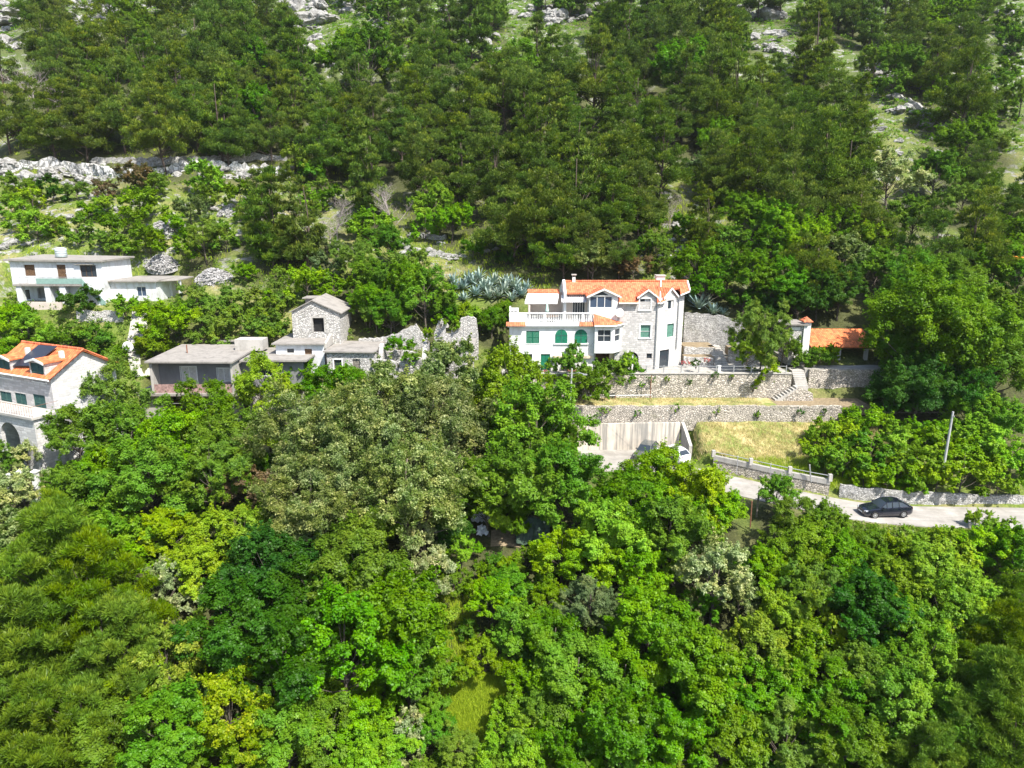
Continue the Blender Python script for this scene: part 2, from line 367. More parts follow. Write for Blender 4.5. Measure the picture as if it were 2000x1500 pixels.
def build_terrain():
    ysn = np.concatenate([np.arange(8,56,1.0), np.arange(56,98,.42), np.arange(98,150,1.1), np.arange(150,520,5.0)])
    us = np.linspace(-1, 1, 420)
    Yg, Ug = np.meshgrid(ysn, us, indexing='ij'); Xg = Ug*(34+.86*Yg)
    Zg = T(Xg, Yg); V = np.stack([Xg.ravel(), Yg.ravel(), Zg.ravel()], 1)
    nr, nc = Xg.shape; i, j = np.meshgrid(np.arange(nr-1), np.arange(nc-1), indexing='ij')
    a = (i*nc+j).ravel(); F = np.stack([a, a+1, a+nc+1, a+nc], 1)
    m, nt, out = newmat('hill_ground'); co = worldco(nt)
    n1 = noise_tex(nt, co, .16, 6, .62); n2 = noise_tex(nt, co, .55, 6, .65); n3 = noise_tex(nt, co, 3.2, 5, .7)
    green = ramp(nt, n3.outputs[0], [(.3,(.055,.095,.012)),(.55,(.125,.175,.026)),(.75,(.24,.26,.065))])
    dry = ramp(nt, n3.outputs[0], [(.3,(.20,.16,.08)),(.6,(.34,.28,.14)),(.8,(.44,.38,.24))])
    vr = N(nt, 'ShaderNodeTexVoronoi', feature='DISTANCE_TO_EDGE'); vr.inputs['Scale'].default_value = .9; nt.links.new(mixc(nt, .25, co, n2.outputs[1], 'ADD'), vr.inputs['Vector'])
    rk = ramp(nt, vr.outputs[0], [(0,(.10,.10,.09)),(.08,(.27,.265,.25)),(.5,(.38,.375,.36))])
    c = mixc(nt, ramp(nt, n1.outputs[0], [(.47,(0,0,0)),(.68,(.85,.85,.85))]), green, dry)
    litter_shade = ramp(nt, n3.outputs[0], [(.3,(.035,.045,.014)),(.7,(.075,.085,.03))])
    sx = N(nt, 'ShaderNodeSeparateXYZ'); nt.links.new(co, sx.inputs[0])
    low = N(nt, 'ShaderNodeMapRange', i_1=60.0, i_2=57.0, i_3=0.0, i_4=.8); nt.links.new(sx.outputs[1], low.inputs[0])
    c = mixc(nt, low.outputs[0], c, litter_shade)
    hi = N(nt, 'ShaderNodeMapRange', i_1=94.0, i_2=104.0, i_3=0.0, i_4=1.0); nt.links.new(sx.outputs[1], hi.inputs[0])
    rf = N(nt, 'ShaderNodeMath', operation='MULTIPLY'); nt.links.new(hi.outputs[0], rf.inputs[0]); nt.links.new(ramp(nt, n2.outputs[0], [(.535,(0,0,0)),(.60,(1,1,1))]), rf.inputs[1])
    far = N(nt, 'ShaderNodeMapRange', i_1=130.0, i_2=175.0, i_3=0.0, i_4=.75); nt.links.new(sx.outputs[1], far.inputs[0])
    scrub = ramp(nt, n3.outputs[0], [(.3,(.040,.070,.014)),(.6,(.085,.125,.030)),(.8,(.16,.18,.07))]); c = mixc(nt, far.outputs[0], c, scrub); c = mixc(nt, rf.outputs[0], c, rk)
    # litter colour round the trees, also painting in the shade of the wood's gaps (attribute filled in once they are planted)
    la = N(nt, 'ShaderNodeAttribute', attribute_name='litter_shade'); c = mixc(nt, la.outputs['Fac'], c, ramp(nt, n3.outputs[0], [(.3,(.030,.032,.012)),(.55,(.062,.070,.022)),(.8,(.11,.10,.05))]))
    finish(nt, out, c, .95, n3.outputs[0], .7, .25)
    me = mesh_np('hillside', V, F, m); me.attributes.new('litter_shade','FLOAT','POINT'); me.polygons.foreach_set('use_smooth', [True]*len(me.polygons))
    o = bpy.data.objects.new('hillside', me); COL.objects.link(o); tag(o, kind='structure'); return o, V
HILL, HILLV = build_terrain()

# ------------------------------------------------------------------ foliage meshes
def unit(v): return v/np.maximum(np.linalg.norm(v, axis=-1, keepdims=True), 1e-9)
def leaf_cards(rng, C, Nrm, L, W, up=.0):
    """rhombic leaves at centres C with normals Nrm; slightly folded size variety"""
    n = len(C); t = unit(np.cross(Nrm, rng.normal(size=(n,3))))
    if up: t = unit(t + np.array([0,0,up]))
    b = unit(np.cross(Nrm, t)); s = rng.uniform(.65, 1.35, (n,1))
    Lh = t*(L*.5)*s; Wh = b*(W*.5)*s
    V = np.stack([C-Lh, C+Wh-.12*Lh, C+Lh, C-Wh-.12*Lh], 1).reshape(-1,3)
    F = np.arange(4*n).reshape(n,4); return V, F
def crown_mesh(name, seed, W, H, nl, nleaf, L, Wd, flat=.8, sub=9, lump=(.17,.32), rag=.22, up=.7, bottom=-.55, tuft=False, top=None, shoots=3):
    """crown W wide and H high, centred on the origin: boughs > sprays > leaves. Returns mesh and bough centres"""
    rng = np.random.default_rng(seed); R = W/2; hz = H/2
    cents = []; rads = []; tries = 0
    while len(cents) < nl and tries < 4000:
        tries += 1
        d = unit(rng.normal(size=3)); 
        if d[2] < bottom: continue
        f = 1 + rag*math.sin(3*math.atan2(d[1],d[0])+seed)*.5 + rng.uniform(-rag, rag)*.7
        r = rng.uniform(.52,.92)*f if rng.random() < .86 else rng.uniform(.1,.5)
        prof = 1.0 if top is None else max(.25, 1-top*max(0, d[2]))
        p = np.array([d[0]*R*r*prof, d[1]*R*r*prof, d[2]*hz*r]); lr = R*rng.uniform(*lump)
        if any(np.linalg.norm(p-c) < .62*(lr+q)*.7 for c, q in zip(cents, rads)): 
            if tries < 2500: continue
        cents.append(p); rads.append(lr)
    cents = np.array(cents); rads = np.array(rads); n = len(cents)
    sc = []; sr = []; sw = []
    for i in range(n):
        k = max(4, int(sub*(rads[i]/rads.mean())**1.5)); od = unit(cents[i]+np.array([0,0,.35*hz]))
        d = unit(rng.normal(size=(k*3,3))); d = d[(d@od) > -.45][:k]
        q = cents[i]+d*rads[i]*rng.uniform(.45,1.05,(len(d),1))*np.array([1,1,flat])
        sc.append(q); sr.append(rads[i]*rng.uniform(.22,.52,len(d))); sw.append(np.full(len(d), i))
        for _ in range(int(shoots)):      # leafy shoots reaching out of the bough
            e = unit(od*.8+rng.normal(size=3)*.6+np.array([0,0,.5])); tt = np.linspace(.7,rng.uniform(1.25,1.75),4)[:,None]
            sc.append(cents[i]+e*rads[i]*tt+rng.normal(size=(4,3))*rads[i]*.06); sr.append(rads[i]*np.array([.30,.25,.19,.12])); sw.append(np.full(4, i))
    sc = np.concatenate(sc); sr = np.concatenate(sr); sw = np.concatenate(sw)
    pr = sr**2; idx = rng.choice(len(sc), nleaf, p=pr/pr.sum())
    d = unit(rng.normal(size=(nleaf,3))+np.array([0,0,.25])); rr = rng.uniform(.05,1.25,(nleaf,1))**.6
    C = sc[idx]+d*sr[idx][:,None]*rr*np.array([1,1,flat])
    out = unit(C-cents[sw[idx]])
    Nr = unit(out*.55+np.array([0,0,up])+rng.normal(size=(nleaf,3))*.40)
    if tuft: Nr = unit(rng.normal(size=(nleaf,3))+out*.2); V, F = leaf_cards(rng, C, Nr, L, Wd, up=.8)
    else: V, F = leaf_cards(rng, C, Nr, L, Wd)
    lt = rng.uniform(0,1,n); st = rng.uniform(0,1,len(sc))
    tint = np.clip(.46*lt[sw[idx]]+.24*st[idx]+.30*rng.uniform(0,1,nleaf),0,1)
    outer = np.clip((np.einsum('ij,ij->i', d, unit(out+np.array([0,0,.6])))-.25)/.5, 0, 1)*np.clip((rr[:,0]-.5)/.4,0,1)
    tip = outer*np.clip(st[idx]*1.5-.25,0,1)
    return mesh_np(name, V, F, None, tint, tip), cents, rads
def pine_mesh(name, seed, W, H, nleaf, L, Wd, tiers=7, bare=.16):
    """Aleppo-like pine: irregular flat pads of needles on up-swept boughs, crown base at z=0"""
    rng = np.random.default_rng(seed); cents = []; rads = []; R = W/2
    lean = rng.normal(size=2)*.10
    for t in range(tiers):
        f = (t+.5)/tiers; z = H*(bare+(1-bare)*f)
        rad = R*(1.0-.75*max(0,f-.25)**1.15/.75)*(0.72+.28*min(1,f/.3)); k = max(2, int(round((1-f)*6+rng.uniform(1.6,3.2))))
        a0 = rng.uniform(0,6.28)
        for j in range(k):
            a = a0+6.283*j/k+rng.uniform(-.4,.4); r = rad*rng.uniform(.45,1.0)
            cents.append([math.cos(a)*r+lean[0]*z, math.sin(a)*r+lean[1]*z, z+rng.uniform(-.5,.5)*H/tiers]); rads.append(R*rng.uniform(.24,.40)*(1-.35*f))
        if rng.random() < .8: cents.append([lean[0]*z+rng.normal()*.2, lean[1]*z+rng.normal()*.2, z]); rads.append(R*rng.uniform(.22,.34))
    cents = np.array(cents); rads = np.array(rads); sc=[]; sr=[]; sw=[]
    for i in range(len(cents)):
        k = max(5,int(9*(rads[i]/rads.mean())**1.6)); d = unit(rng.normal(size=(k,3))+np.array([0,0,.35]))
        sc.append(cents[i]+d*rads[i]*rng.uniform(.45,1.0,(k,1))*np.array([1,1,.42])); sr.append(rads[i]*rng.uniform(.32,.52,k)); sw.append(np.full(k,i))
    sc=np.concatenate(sc); sr=np.concatenate(sr); sw=np.concatenate(sw)
    pr=sr**2; idx=rng.choice(len(sc),nleaf,p=pr/pr.sum())
    d=unit(rng.normal(size=(nleaf,3))+np.array([0,0,.4])); rr=rng.uniform(.2,1.05,(nleaf,1))**.6
    C=sc[idx]+d*sr[idx][:,None]*rr*np.array([1,1,.72])
    t=unit(d+np.array([0,0,.55])+rng.normal(size=(nleaf,3))*.35); Nr=unit(np.cross(t,rng.normal(size=(nleaf,3)))); b=unit(np.cross(Nr,t))
    s=rng.uniform(.7,1.3,(nleaf,1)); Lh=t*L*.5*s; Wh=b*Wd*.5*s
    V=np.stack([C-Lh,C+Wh,C+Lh,C-Wh],1).reshape(-1,3); F=np.arange(4*nleaf).reshape(-1,4)
    lt=rng.uniform(0,1,len(cents)); st=rng.uniform(0,1,len(sc))
    tint=np.clip(.35*lt[sw[idx]]+.3*st[idx]+.35*rng.uniform(0,1,nleaf),0,1)
    tip=np.clip(d[:,2]*1.2-.2,0,1)*np.clip((rr[:,0]-.5)/.4,0,1)*np.clip(st[idx]*1.6-.2,0,1)
    return mesh_np(name,V,F,None,tint,tip), cents, rads
def trunk_mesh(name, seed, cents, rads, zbase, r0, mat, lim=16):
    """tapered stem from zbase up into the crown with limbs to the boughs"""
    rng = random.Random(seed); mb = MB(); cs = sorted(cents.tolist(), key=lambda c: c[2])
    ztop = max(c[2] for c in cs); mid = zbase+(ztop-zbase)*.45
    bend = [rng.uniform(-.06,.06)*(ztop-zbase) for _ in range(4)]
    def axis(z):
        f = (z-zbase)/max(.1,(ztop-zbase)); return Vector((bend[0]*math.sin(3*f), bend[1]*math.sin(2.4*f+.5)-bend[1]*.48, z))
    pts = [axis(zbase+(ztop*.8-zbase)*k/7) for k in range(8)]
    mb.tube(pts, [r0*(1.25 if k == 0 else 1-.11*k) for k in range(8)], 7)
    step = max(1, len(cs)//lim)
    for c in cs[::step]:
        z0 = zbase+(c[2]-zbase)*rng.uniform(.45,.7); a = axis(z0); e = Vector(c)
        m = a.lerp(e,.5)+Vector((0,0,-.06*(e-a).length)); r = r0*.38*(1-.5*(z0-zbase)/max(.1,ztop-zbase))
        mb.tube([a,m,e],[r,r*.65,r*.25],5,False)
    me = bpy.data.meshes.new(name); me.from_pydata(mb.v,[],mb.f); me.materials.append(MATS[mat])
    me.polygons.foreach_set('use_smooth',[True]*len(me.polygons)); return me
def dead_mesh(name, seed, H, spread):
    rng = random.Random(seed); tr = MB(); tw = MB()
    def grow(p, d, L, r, dep, mb):
        pts=[p]; dd=d.copy()
        for k in range(3):
            dd=(dd+Vector((rng.uniform(-.2,.2),rng.uniform(-.2,.2),rng.uniform(-.02,.12)))).normalized(); pts.append(pts[-1]+dd*L/3)
        mb.tube(pts,[r,r*.8,r*.62,r*.4],5 if dep<2 else 3,False)
        if dep>=4: return
        for k in range(6 if dep<3 else 7):
            f=rng.uniform(.25,1); i=min(2,int(f*3)); q=pts[i].lerp(pts[i+1],f*3-i)
            side=Vector((rng.uniform(-1,1),rng.uniform(-1,1),rng.uniform(-.15,.7))).normalized()
            grow(q,(dd*.45+side*spread).normalized(),L*rng.uniform(.42,.62),r*.42,dep+1,tw)
    grow(Vector((0,0,-.5)),Vector((.04,.03,1)),H*.62,.12,0,tr)
    ms=[]
    for mb,nm in ((tr,'trunk'),(tw,'branches')):
        me=bpy.data.meshes.new(name+'_'+nm); me.from_pydata(mb.v,[],mb.f); me.materials.append(MATS['dead_wood']); ms.append(me)
    return ms

# library: class -> list of (crown mesh, trunk mesh, nominal width, crown-centre height over the ground)
LIB = {}
def lib_broad(cls, n, W, H, nl, nleaf, L, Wd, zc, r0, mat='bark', **kw):
    LIB[cls] = []
    for i in range(n):
        me, c, r = crown_mesh(f'{cls}_crown', 31*i+sum(map(ord,cls)), W, H, nl, nleaf, L, Wd, **kw)
        LIB[cls].append((me, trunk_mesh(f'{cls}_trunk', i, c, r, -zc-.5, r0, mat), W, zc))
lib_broad('big', 4, 12.0, 9.6, 50, 85000, .21, .125, 6.3, .26)
lib_broad('mid', 6, 7.6, 6.8, 30, 40000, .185, .115, 4.4, .16)
lib_broad('small', 5, 4.4, 3.5, 18, 14000, .17, .105, 1.9, .07, bottom=-.75)
lib_broad('plume', 4, 7.6, 7.2, 40, 38000, .24, .075, 4.6, .15, lump=(.13,.25), rag=.3, flat=.9)
lib_broad('column', 2, 4.6, 7.4, 22, 17000, .18, .11, 4.2, .12, lump=(.2,.36), top=.35)
lib_broad('oakbig', 4, 12.0, 9.4, 60, 80000, .20, .10, 6.0, .30, lump=(.14,.25), sub=11, up=.3)
lib_broad('oakmid', 3, 6.6, 5.8, 34, 27000, .18, .095, 3.8, .14, lump=(.14,.26), sub=10, up=.3)
LIB['pine'] = []; LIB['nearpine'] = []; LIB['thinpine'] = []
for i in range(7):
    W, H = (7.8, 9.0) if i % 2 else (8.6, 8.0)
    me, c, r = pine_mesh('pine_crown', 50+i, W, H, 27000, .30, .07, tiers=6+i%3)
    LIB['pine'].append((me, trunk_mesh('pine_trunk', i, c, r, -1.6, .17, 'pine_bark'), W, H*.5+1.2))
for i in range(3):
    me, c, r = pine_mesh('near_pine_crown', 90+i, 9.0, 10.0, 60000, .42, .06, tiers=10)
    LIB['nearpine'].append((me, trunk_mesh('near_pine_trunk', i, c, r, -2.0, .2, 'pine_bark'), 9.0, 6.2))
for i in range(3):
    me, c, r = pine_mesh('slim_pine_crown', 120+i, 5.2, 8.8, 15000, .40, .085, tiers=10, bare=.06)
    LIB['thinpine'].append((me, trunk_mesh('slim_pine_trunk', i, c, r, -1.0, .14, 'pine_bark'), 5.2, 5.0))
LIB['dead'] = []
for i in range(3):
    a, b = dead_mesh('dead_tree', 7+i, 8.0, .9); LIB['dead'].append((b, a, 6.2, 4.0))
CENTRED = {'pine': False, 'nearpine': False, 'thinpine': False, 'dead': False}   # these have z=0 at their base
BASEOFF = {'pine': 1.2, 'nearpine': 1.6, 'thinpine': .6, 'dead': 0.0}
# ------------------------------------------------------------------ roads, terraces, walls
def strip_mesh(name, pts, half, mat, lift=.0, kind='structure', thick=.4):
    mb = MB(); L=[]; R=[]
    for i,p in enumerate(pts):
        a=Vector(pts[max(0,i-1)]); b=Vector(pts[min(len(pts)-1,i+1)]); t=(b-a); t.z=0; t.normalize(); n=Vector((-t.y,t.x,0))
        h=half[i] if hasattr(half,'__len__') else half
        q=Vector(p)+Vector((0,0,lift)); L.append(q+n*h); R.append(q-n*h)
    for i in range(len(pts)-1):
        mb.quad(R[i],R[i+1],L[i+1],L[i]); dz=Vector((0,0,-thick))
        mb.quad(R[i]+dz,R[i+1]+dz,R[i+1],R[i]); mb.quad(L[i+1]+dz,L[i]+dz,L[i],L[i+1])
    return tag(mb.build(name, MATS[mat]), kind=kind)
def dense(pts, n=6):
    out=[]
    for i in range(len(pts)-1):
        a,b=Vector(pts[i]),Vector(pts[i+1]); p0=Vector(pts[max(0,i-1)]); p3=Vector(pts[min(len(pts)-1,i+2)])
        for k in range(n):
            t=k/n; out.append(.5*((2*a)+(b-p0)*t+(2*p0-5*a+4*b-p3)*t*t+(3*a-p0-3*b+p3)*t**3))
    out.append(Vector(pts[-1])); return out
m, nt, out = newmat('road_surface'); co = worldco(nt)
n1 = noise_tex(nt, co, .5, 6, .65); n2 = noise_tex(nt, co, 5, 5, .7)
c = ramp(nt, n1.outputs[0], [(.35,(.23,.215,.19)),(.6,(.35,.33,.30)),(.75,(.43,.41,.38))])
c = mixc(nt, ramp(nt, n2.outputs[0], [(.5,(0,0,0)),(.8,(.5,.5,.5))]), c, (.26,.24,.21))
mp = N(nt, 'ShaderNodeMapping'); mp.inputs['Scale'].default_value = (.10,1.1,1); nt.links.new(co, mp.inputs[0]); n3 = noise_tex(nt, mp.outputs[0], 1.5, 4, .6)
c = mixc(nt, ramp(nt, n3.outputs[0], [(.5,(0,0,0)),(.68,(.6,.6,.6))]), c, (.22,.21,.195)); finish(nt, out, c, .95, n2.outputs[0], .4, .03)
strip_mesh('road', dense(ROADPTS[2:]), 2.3, 'road_surface')
mb = MB(); mb.slab((7.2,69.4,-26.56),(19.0,69.4,-26.56),(19.0,75.9,-26.5),(7.2,75.9,-26.5),.5)
tag(mb.build('parking_lot', MATS['road_surface']), kind='structure')
# dirt verges and terrace grounds
m, nt, out = newmat('dry_grass_ground'); co = worldco(nt)
n1 = noise_tex(nt, co, .45, 6, .65); n2 = noise_tex(nt, co, 4.5, 5, .75)
g = ramp(nt, n2.outputs[0], [(.3,(.10,.15,.03)),(.7,(.24,.27,.07))]); d = ramp(nt, n2.outputs[0], [(.3,(.32,.25,.11)),(.55,(.48,.39,.19)),(.8,(.58,.50,.30))])
c = mixc(nt, ramp(nt, n1.outputs[0], [(.43,(0,0,0)),(.60,(1,1,1))]), g, d); finish(nt, out, c, .95, n2.outputs[0], .6, .1)
m, nt, out = newmat('bare_soil'); co = worldco(nt); n2 = noise_tex(nt, co, 3.5, 6, .7)
finish(nt, out, ramp(nt, n2.outputs[0], [(.3,(.13,.10,.06)),(.6,(.27,.21,.13)),(.8,(.36,.30,.20))]), .95, n2.outputs[0], .6, .1)
m, nt, out = newmat('paving'); co = worldco(nt); n2 = noise_tex(nt, co, 1.5, 6, .7)
finish(nt, out, ramp(nt, n2.outputs[0], [(.3,(.26,.245,.22)),(.7,(.40,.385,.35))]), .9, n2.outputs[0], .3, .03)
def sheet(name, x0, x1, y0, y1, z, mat, th=1.0):
    mb = MB(); mb.slab((x0,y0,z),(x1,y0,z),(x1,y1,z),(x0,y1,z),th); return tag(mb.build(name, MATS[mat]), kind='structure')
XW = lambda px, py, Y: P(px,py,Y).x
sheet('lower_terrace', 5.6, XW(1512,780,78), 76.5, 80.1, -21.62, 'dry_grass_ground')
sheet('lower_terrace_soil', XW(1512,780,78)+.002, XW(1690,780,78), 76.5, 80.1, -21.625, 'bare_soil')
sheet('house_terrace', -1.2, XW(1545,728,80.2), 80.3, 92.5, -18.80, 'paving')
sheet('upper_terrace', XW(1580,728,80.2), 44.5, 81.4, 93, -18.45, 'paving')

WALLS = {}
def wall(name, label, pts, thick, mat, group=None, jitter=.05, cap=None, seed=0):
    """retaining wall along pts [(x,y,ztop,zbot)], uneven top and face"""
    rng = random.Random(seed); P2=[]
    for i in range(len(pts)-1):
        a,b=pts[i],pts[i+1]; L=math.hypot(b[0]-a[0],b[1]-a[1]); n=max(1,int(L/.5))
        for k in range(n): t=k/n; P2.append(tuple(a[j]+(b[j]-a[j])*t for j in range(4)))
    P2.append(pts[-1]); mb=MB(); rows=5; F=[];B=[]
    for i,p in enumerate(P2):
        a=P2[max(0,i-1)]; b=P2[min(len(P2)-1,i+1)]; dx,dy=b[0]-a[0],b[1]-a[1]; l=math.hypot(dx,dy) or 1; nx,ny=dy/l,-dx/l
        zt=p[2]+rng.uniform(-jitter,jitter)
        F.append([(p[0]+nx*rng.uniform(-.5,.5)*jitter, p[1]+ny*rng.uniform(-.5,.5)*jitter, p[3]+(zt-p[3])*r/rows) for r in range(rows+1)])
        B.append([(p[0]-nx*thick,p[1]-ny*thick,p[3]),(p[0]-nx*thick,p[1]-ny*thick,zt-rng.uniform(0,jitter))])
    for i in range(len(P2)-1):
        for r in range(rows): mb.quad(F[i][r],F[i+1][r],F[i+1][r+1],F[i][r+1])
        mb.quad(F[i][rows],F[i+1][rows],B[i+1][1],B[i][1]); mb.quad(B[i+1][0],B[i][0],B[i][1],B[i+1][1])
    for E,Bk,rev in ((F[0],B[0],False),(F[-1],B[-1],True)):
        poly=[*E,Bk[1],Bk[0]]; mb.poly(poly if rev else poly[::-1])
    o=mb.build(name, MATS[mat]); tag(o,label,'wall',group); WALLS[name]=o
    if cap:
        c=MB()
        for i in range(len(P2)-1):
            a,b=P2[i],P2[i+1]; dx,dy=b[0]-a[0],b[1]-a[1]; l=math.hypot(dx,dy); nx,ny=dy/l*.08,-dx/l*.08; t=thick+.04
            z0,z1=a[2]+jitter,b[2]+jitter
            c.prism([(a[0]+nx,a[1]+ny,z0+.1),(b[0]+nx,b[1]+ny,z1+.1),(b[0]-dy/l*t,b[1]+dx/l*t,z1+.1),(a[0]-dy/l*t,a[1]+dx/l*t,z0+.1)],(0,0,-.11))
        c.build('coping',MATS[cap],o)
    return o
def wx(px0, px1, Y, ztop, zbot): return [(XW(px0,740,Y),Y,ztop,zbot),(XW(px1,740,Y),Y,ztop,zbot)]
wall('retaining_wall','tall rubble retaining wall holding the paved terrace before the big orange-roofed house', wx(1000,1546,80.2,-18.85,-21.9),.45,'terrace_rubble',cap='pale_concrete',seed=1)
wall('retaining_wall','shaded rubble wall below the open shed with the bright orange roof', [(XW(1580,740,80.9),80.9,-18.5,-21.9),(XW(1706,740,80.9),80.9,-18.5,-21.9)],.45,'terrace_rubble',seed=2)
wall('retaining_wall','long rubble wall between the dry grass strip and the yellow grass bank', wx(1118,1652,76.4,-21.55,-24.4),.4,'terrace_rubble',seed=3,jitter=.07)
m, nt, out = newmat('board_marked_concrete'); co = worldco(nt)
sx = N(nt,'ShaderNodeSeparateXYZ'); nt.links.new(co,sx.inputs[0]); mp = N(nt,'ShaderNodeMapping'); mp.inputs['Scale'].default_value=(2.3,.5,.10); nt.links.new(co,mp.inputs[0])
n1 = noise_tex(nt, mp.outputs[0], 1.6, 4, .6); n2 = noise_tex(nt, co, .45, 6, .65)
c = ramp(nt, n1.outputs[0], [(.40,(.30,.28,.25)),(.50,(.50,.45,.38)),(.60,(.66,.58,.48))])
c = mixc(nt, ramp(nt, n2.outputs[0], [(.5,(0,0,0)),(.75,(.7,.7,.7))]), c, (.28,.27,.25)); finish(nt,out,c,.9,n1.outputs[0],.3,.03)
wall('parking_wall','pale board-marked concrete wall along the back of the parking bay', [(XW(1128,840,75.9),75.9,-23.5,-26.8),(18.62,75.9,-23.35,-26.8)],.3,'board_marked_concrete',jitter=.015,seed=4)
wall('parking_wall','shaded concrete side wall stepping down beside the white car in the bay', [(18.75,76.1,-23.3,-26.8),(18.95,74.8,-24.1,-26.8),(19.15,73.5,-25.2,-26.9)],.35,'pale_concrete',jitter=.02,seed=5)
# walls along the upper edge of the road
def road_edge(t0, t1, off, n=24):
    d = dense(ROADPTS, 8); o=[]
    for i in range(len(d)):
        a=d[max(0,i-1)]; b=d[min(len(d)-1,i+1)]; t=(b-a); t.z=0; t.normalize(); q=d[i]+Vector((-t.y,t.x,0))*off
        px,py,_=proj(q)
        if t0<=px<=t1: o.append(q)
    return o
e = road_edge(1385,1628,2.75); W1=[(q.x,q.y,q.z+1.15,q.z-.4) for q in e]
wall('roadside_wall','rubble road wall with concrete top and stubby posts below the yellow bank', W1,.4,'terrace_rubble',jitter=.03,seed=6)
c = MB(); posts=[]
for i in range(len(W1)-1):
    a,b=W1[i],W1[i+1]; c.prism([(a[0],a[1]-.06,a[2]+.45),(b[0],b[1]-.06,b[2]+.45),(b[0]+.1,b[1]+.3,b[2]+.45),(a[0]+.1,a[1]+.3,a[2]+.45)],(0,0,-.5))
c.build('concrete_top',MATS['pale_concrete'],WALLS['roadside_wall'])
L=len(W1)-1
for f in (0,.33,.66,1.0):
    i=f*L; k=min(L-1,int(i)); a,b=W1[k],W1[k+1]; t=i-k; q=[a[j]+(b[j]-a[j])*t for j in range(3)]
    MB().box(q[0]-.17,q[0]+.17,q[1]-.1,q[1]+.24,q[2]+.3,q[2]+1.0).build('post',MATS['pale_concrete'],WALLS['roadside_wall'])
rb=MB(); rb.tube([(q[0],q[1]+.05,q[2]+.85) for q in W1],.035,6); rb.build('rail',MATS['galvanised'],WALLS['roadside_wall'])
e = road_edge(1632,2150,2.8); W2=[(q.x,q.y,q.z+1.35-.35*min(1,max(0,(proj(q)[0]-1700)/300)),q.z-.4) for q in e]
wall('roadside_wall','low mossy dry-stone wall along the road behind the black car', W2,.5,'dry_stone',jitter=.10,seed=7)
# ------------------------------------------------------------------ building helpers
class Fr:
    """local frame of a building whose front faces -y; photo points are read on its planes"""
    def __init__(s, px, py, Y, z=None, rot=0.0):
        p = P(px,py,Y); s.px = px; s.o = Vector((p.x, Y, p.z if z is None else z)); s.c, s.s = math.cos(rot), math.sin(rot)
    def loc(s, v): return (v[0]*s.c+v[1]*s.s, -v[0]*s.s+v[1]*s.c, v[2])
    def at(s, px, py, y=0.0):
        o = s.loc(-s.o); r = s.loc(ray(px,py)); k = (y-o[1])/r[1]; return o[0]+r[0]*k, o[2]+r[2]*k
    def x(s, px, y=0.0, py=700): return s.at(px,py,y)[0]
    def z(s, py, y=0.0): return s.at(s.px,py,y)[1]
    def atx(s, px, py, xl):
        o = s.loc(-s.o); r = s.loc(ray(px,py)); k=(xl-o[0])/r[0]; return o[1]+r[1]*k, o[2]+r[2]*k
    def rect(s, px0, px1, py0, py1, y=0.0):
        a=s.at(px0,py1,y); b=s.at(px1,py0,y); return (a[0],b[0],a[1],b[1])
def window(par, r, y, frame='white_paint', fill='window_glass', mull=1, rows=1, sur=None, surw=.12, inset=.12, name='window', fr=.05):
    """r = (x0,x1,z0,z1) on a wall at y facing -y: frame bars, glazing bars, pane, optional stone surround"""
    x0,x1,z0,z1=r; mb=MB(); ya=y+inset-.02; yb=y+inset+.04
    mb.box(x0,x0+fr,ya,yb,z0,z1); mb.box(x1-fr,x1,ya,yb,z0,z1); mb.box(x0+fr,x1-fr,ya,yb,z1-fr,z1); mb.box(x0+fr,x1-fr,ya,yb,z0,z0+fr)
    for k in range(1,mull+1): xx=x0+(x1-x0)*k/(mull+1); mb.box(xx-fr*.4,xx+fr*.4,ya+.01,yb-.003,z0+fr,z1-fr)
    for k in range(1,rows): zz=z0+(z1-z0)*k/rows; mb.box(x0+fr,x1-fr,ya+.015,yb-.006,zz-fr*.35,zz+fr*.35)
    w=mb.build(name,MATS[frame],par)
    MB().box(x0+.01,x1-.01,y+inset+.045,y+inset+.07,z0+.01,z1-.01).build('pane',MATS[fill],w)
    if sur:
        s=MB(); ys0,ys1=y-.035,y+.05
        s.box(x0-surw,x0,ys0,ys1,z0,z1); s.box(x1,x1+surw,ys0,ys1,z0,z1); s.box(x0-surw,x1+surw,ys0,ys1,z1,z1+surw); s.box(x0-surw-.04,x1+surw+.04,ys0-.04,ys1,z0-surw*.8,z0)
        s.build('surround',MATS[sur],w)
    return w
def shutters(par, r, y, mat, sur=None, surw=.12, name='window'):
    x0,x1,z0,z1=r; xm=(x0+x1)/2; fr=MB(); t=.05
    fr.box(x0,x1,y+.06,y+.1,z0,z1); w=fr.build(name,MATS['dark_interior'],par)
    for a,b in ((x0+.012,xm-.012),(xm+.012,x1-.012)):
        s=MB(); s.box(a,a+t,y+.0,y+.055,z0,z1); s.box(b-t,b,y+.0,y+.055,z0,z1); s.box(a+t,b-t,y+.0,y+.055,z0,z0+t); s.box(a+t,b-t,y+.0,y+.055,z1-t,z1); s.box(a+t,b-t,y,y+.055,(z0+z1)/2-t/2,(z0+z1)/2+t/2)
        n=max(4,int((z1-z0)/.09))
        for k in range(n):
            zz=z0+t+(z1-z0-2*t)*(k+.5)/n; s.prism([(a+t,y+.012,zz-.02),(b-t,y+.012,zz-.02),(b-t,y+.045,zz+.03),(a+t,y+.045,zz+.03)],(0,.006,.008))
        s.build('shutter',MATS[mat],w)
    if sur:
        s=MB(); ys0,ys1=y-.035,y+.06
        s.box(x0-surw,x0,ys0,ys1,z0,z1); s.box(x1,x1+surw,ys0,ys1,z0,z1); s.box(x0-surw,x1+surw,ys0,ys1,z1,z1+surw); s.box(x0-surw-.04,x1+surw+.04,ys0-.04,ys1,z0-surw*.8,z0)
        s.build('surround',MATS[sur],w)
    return w
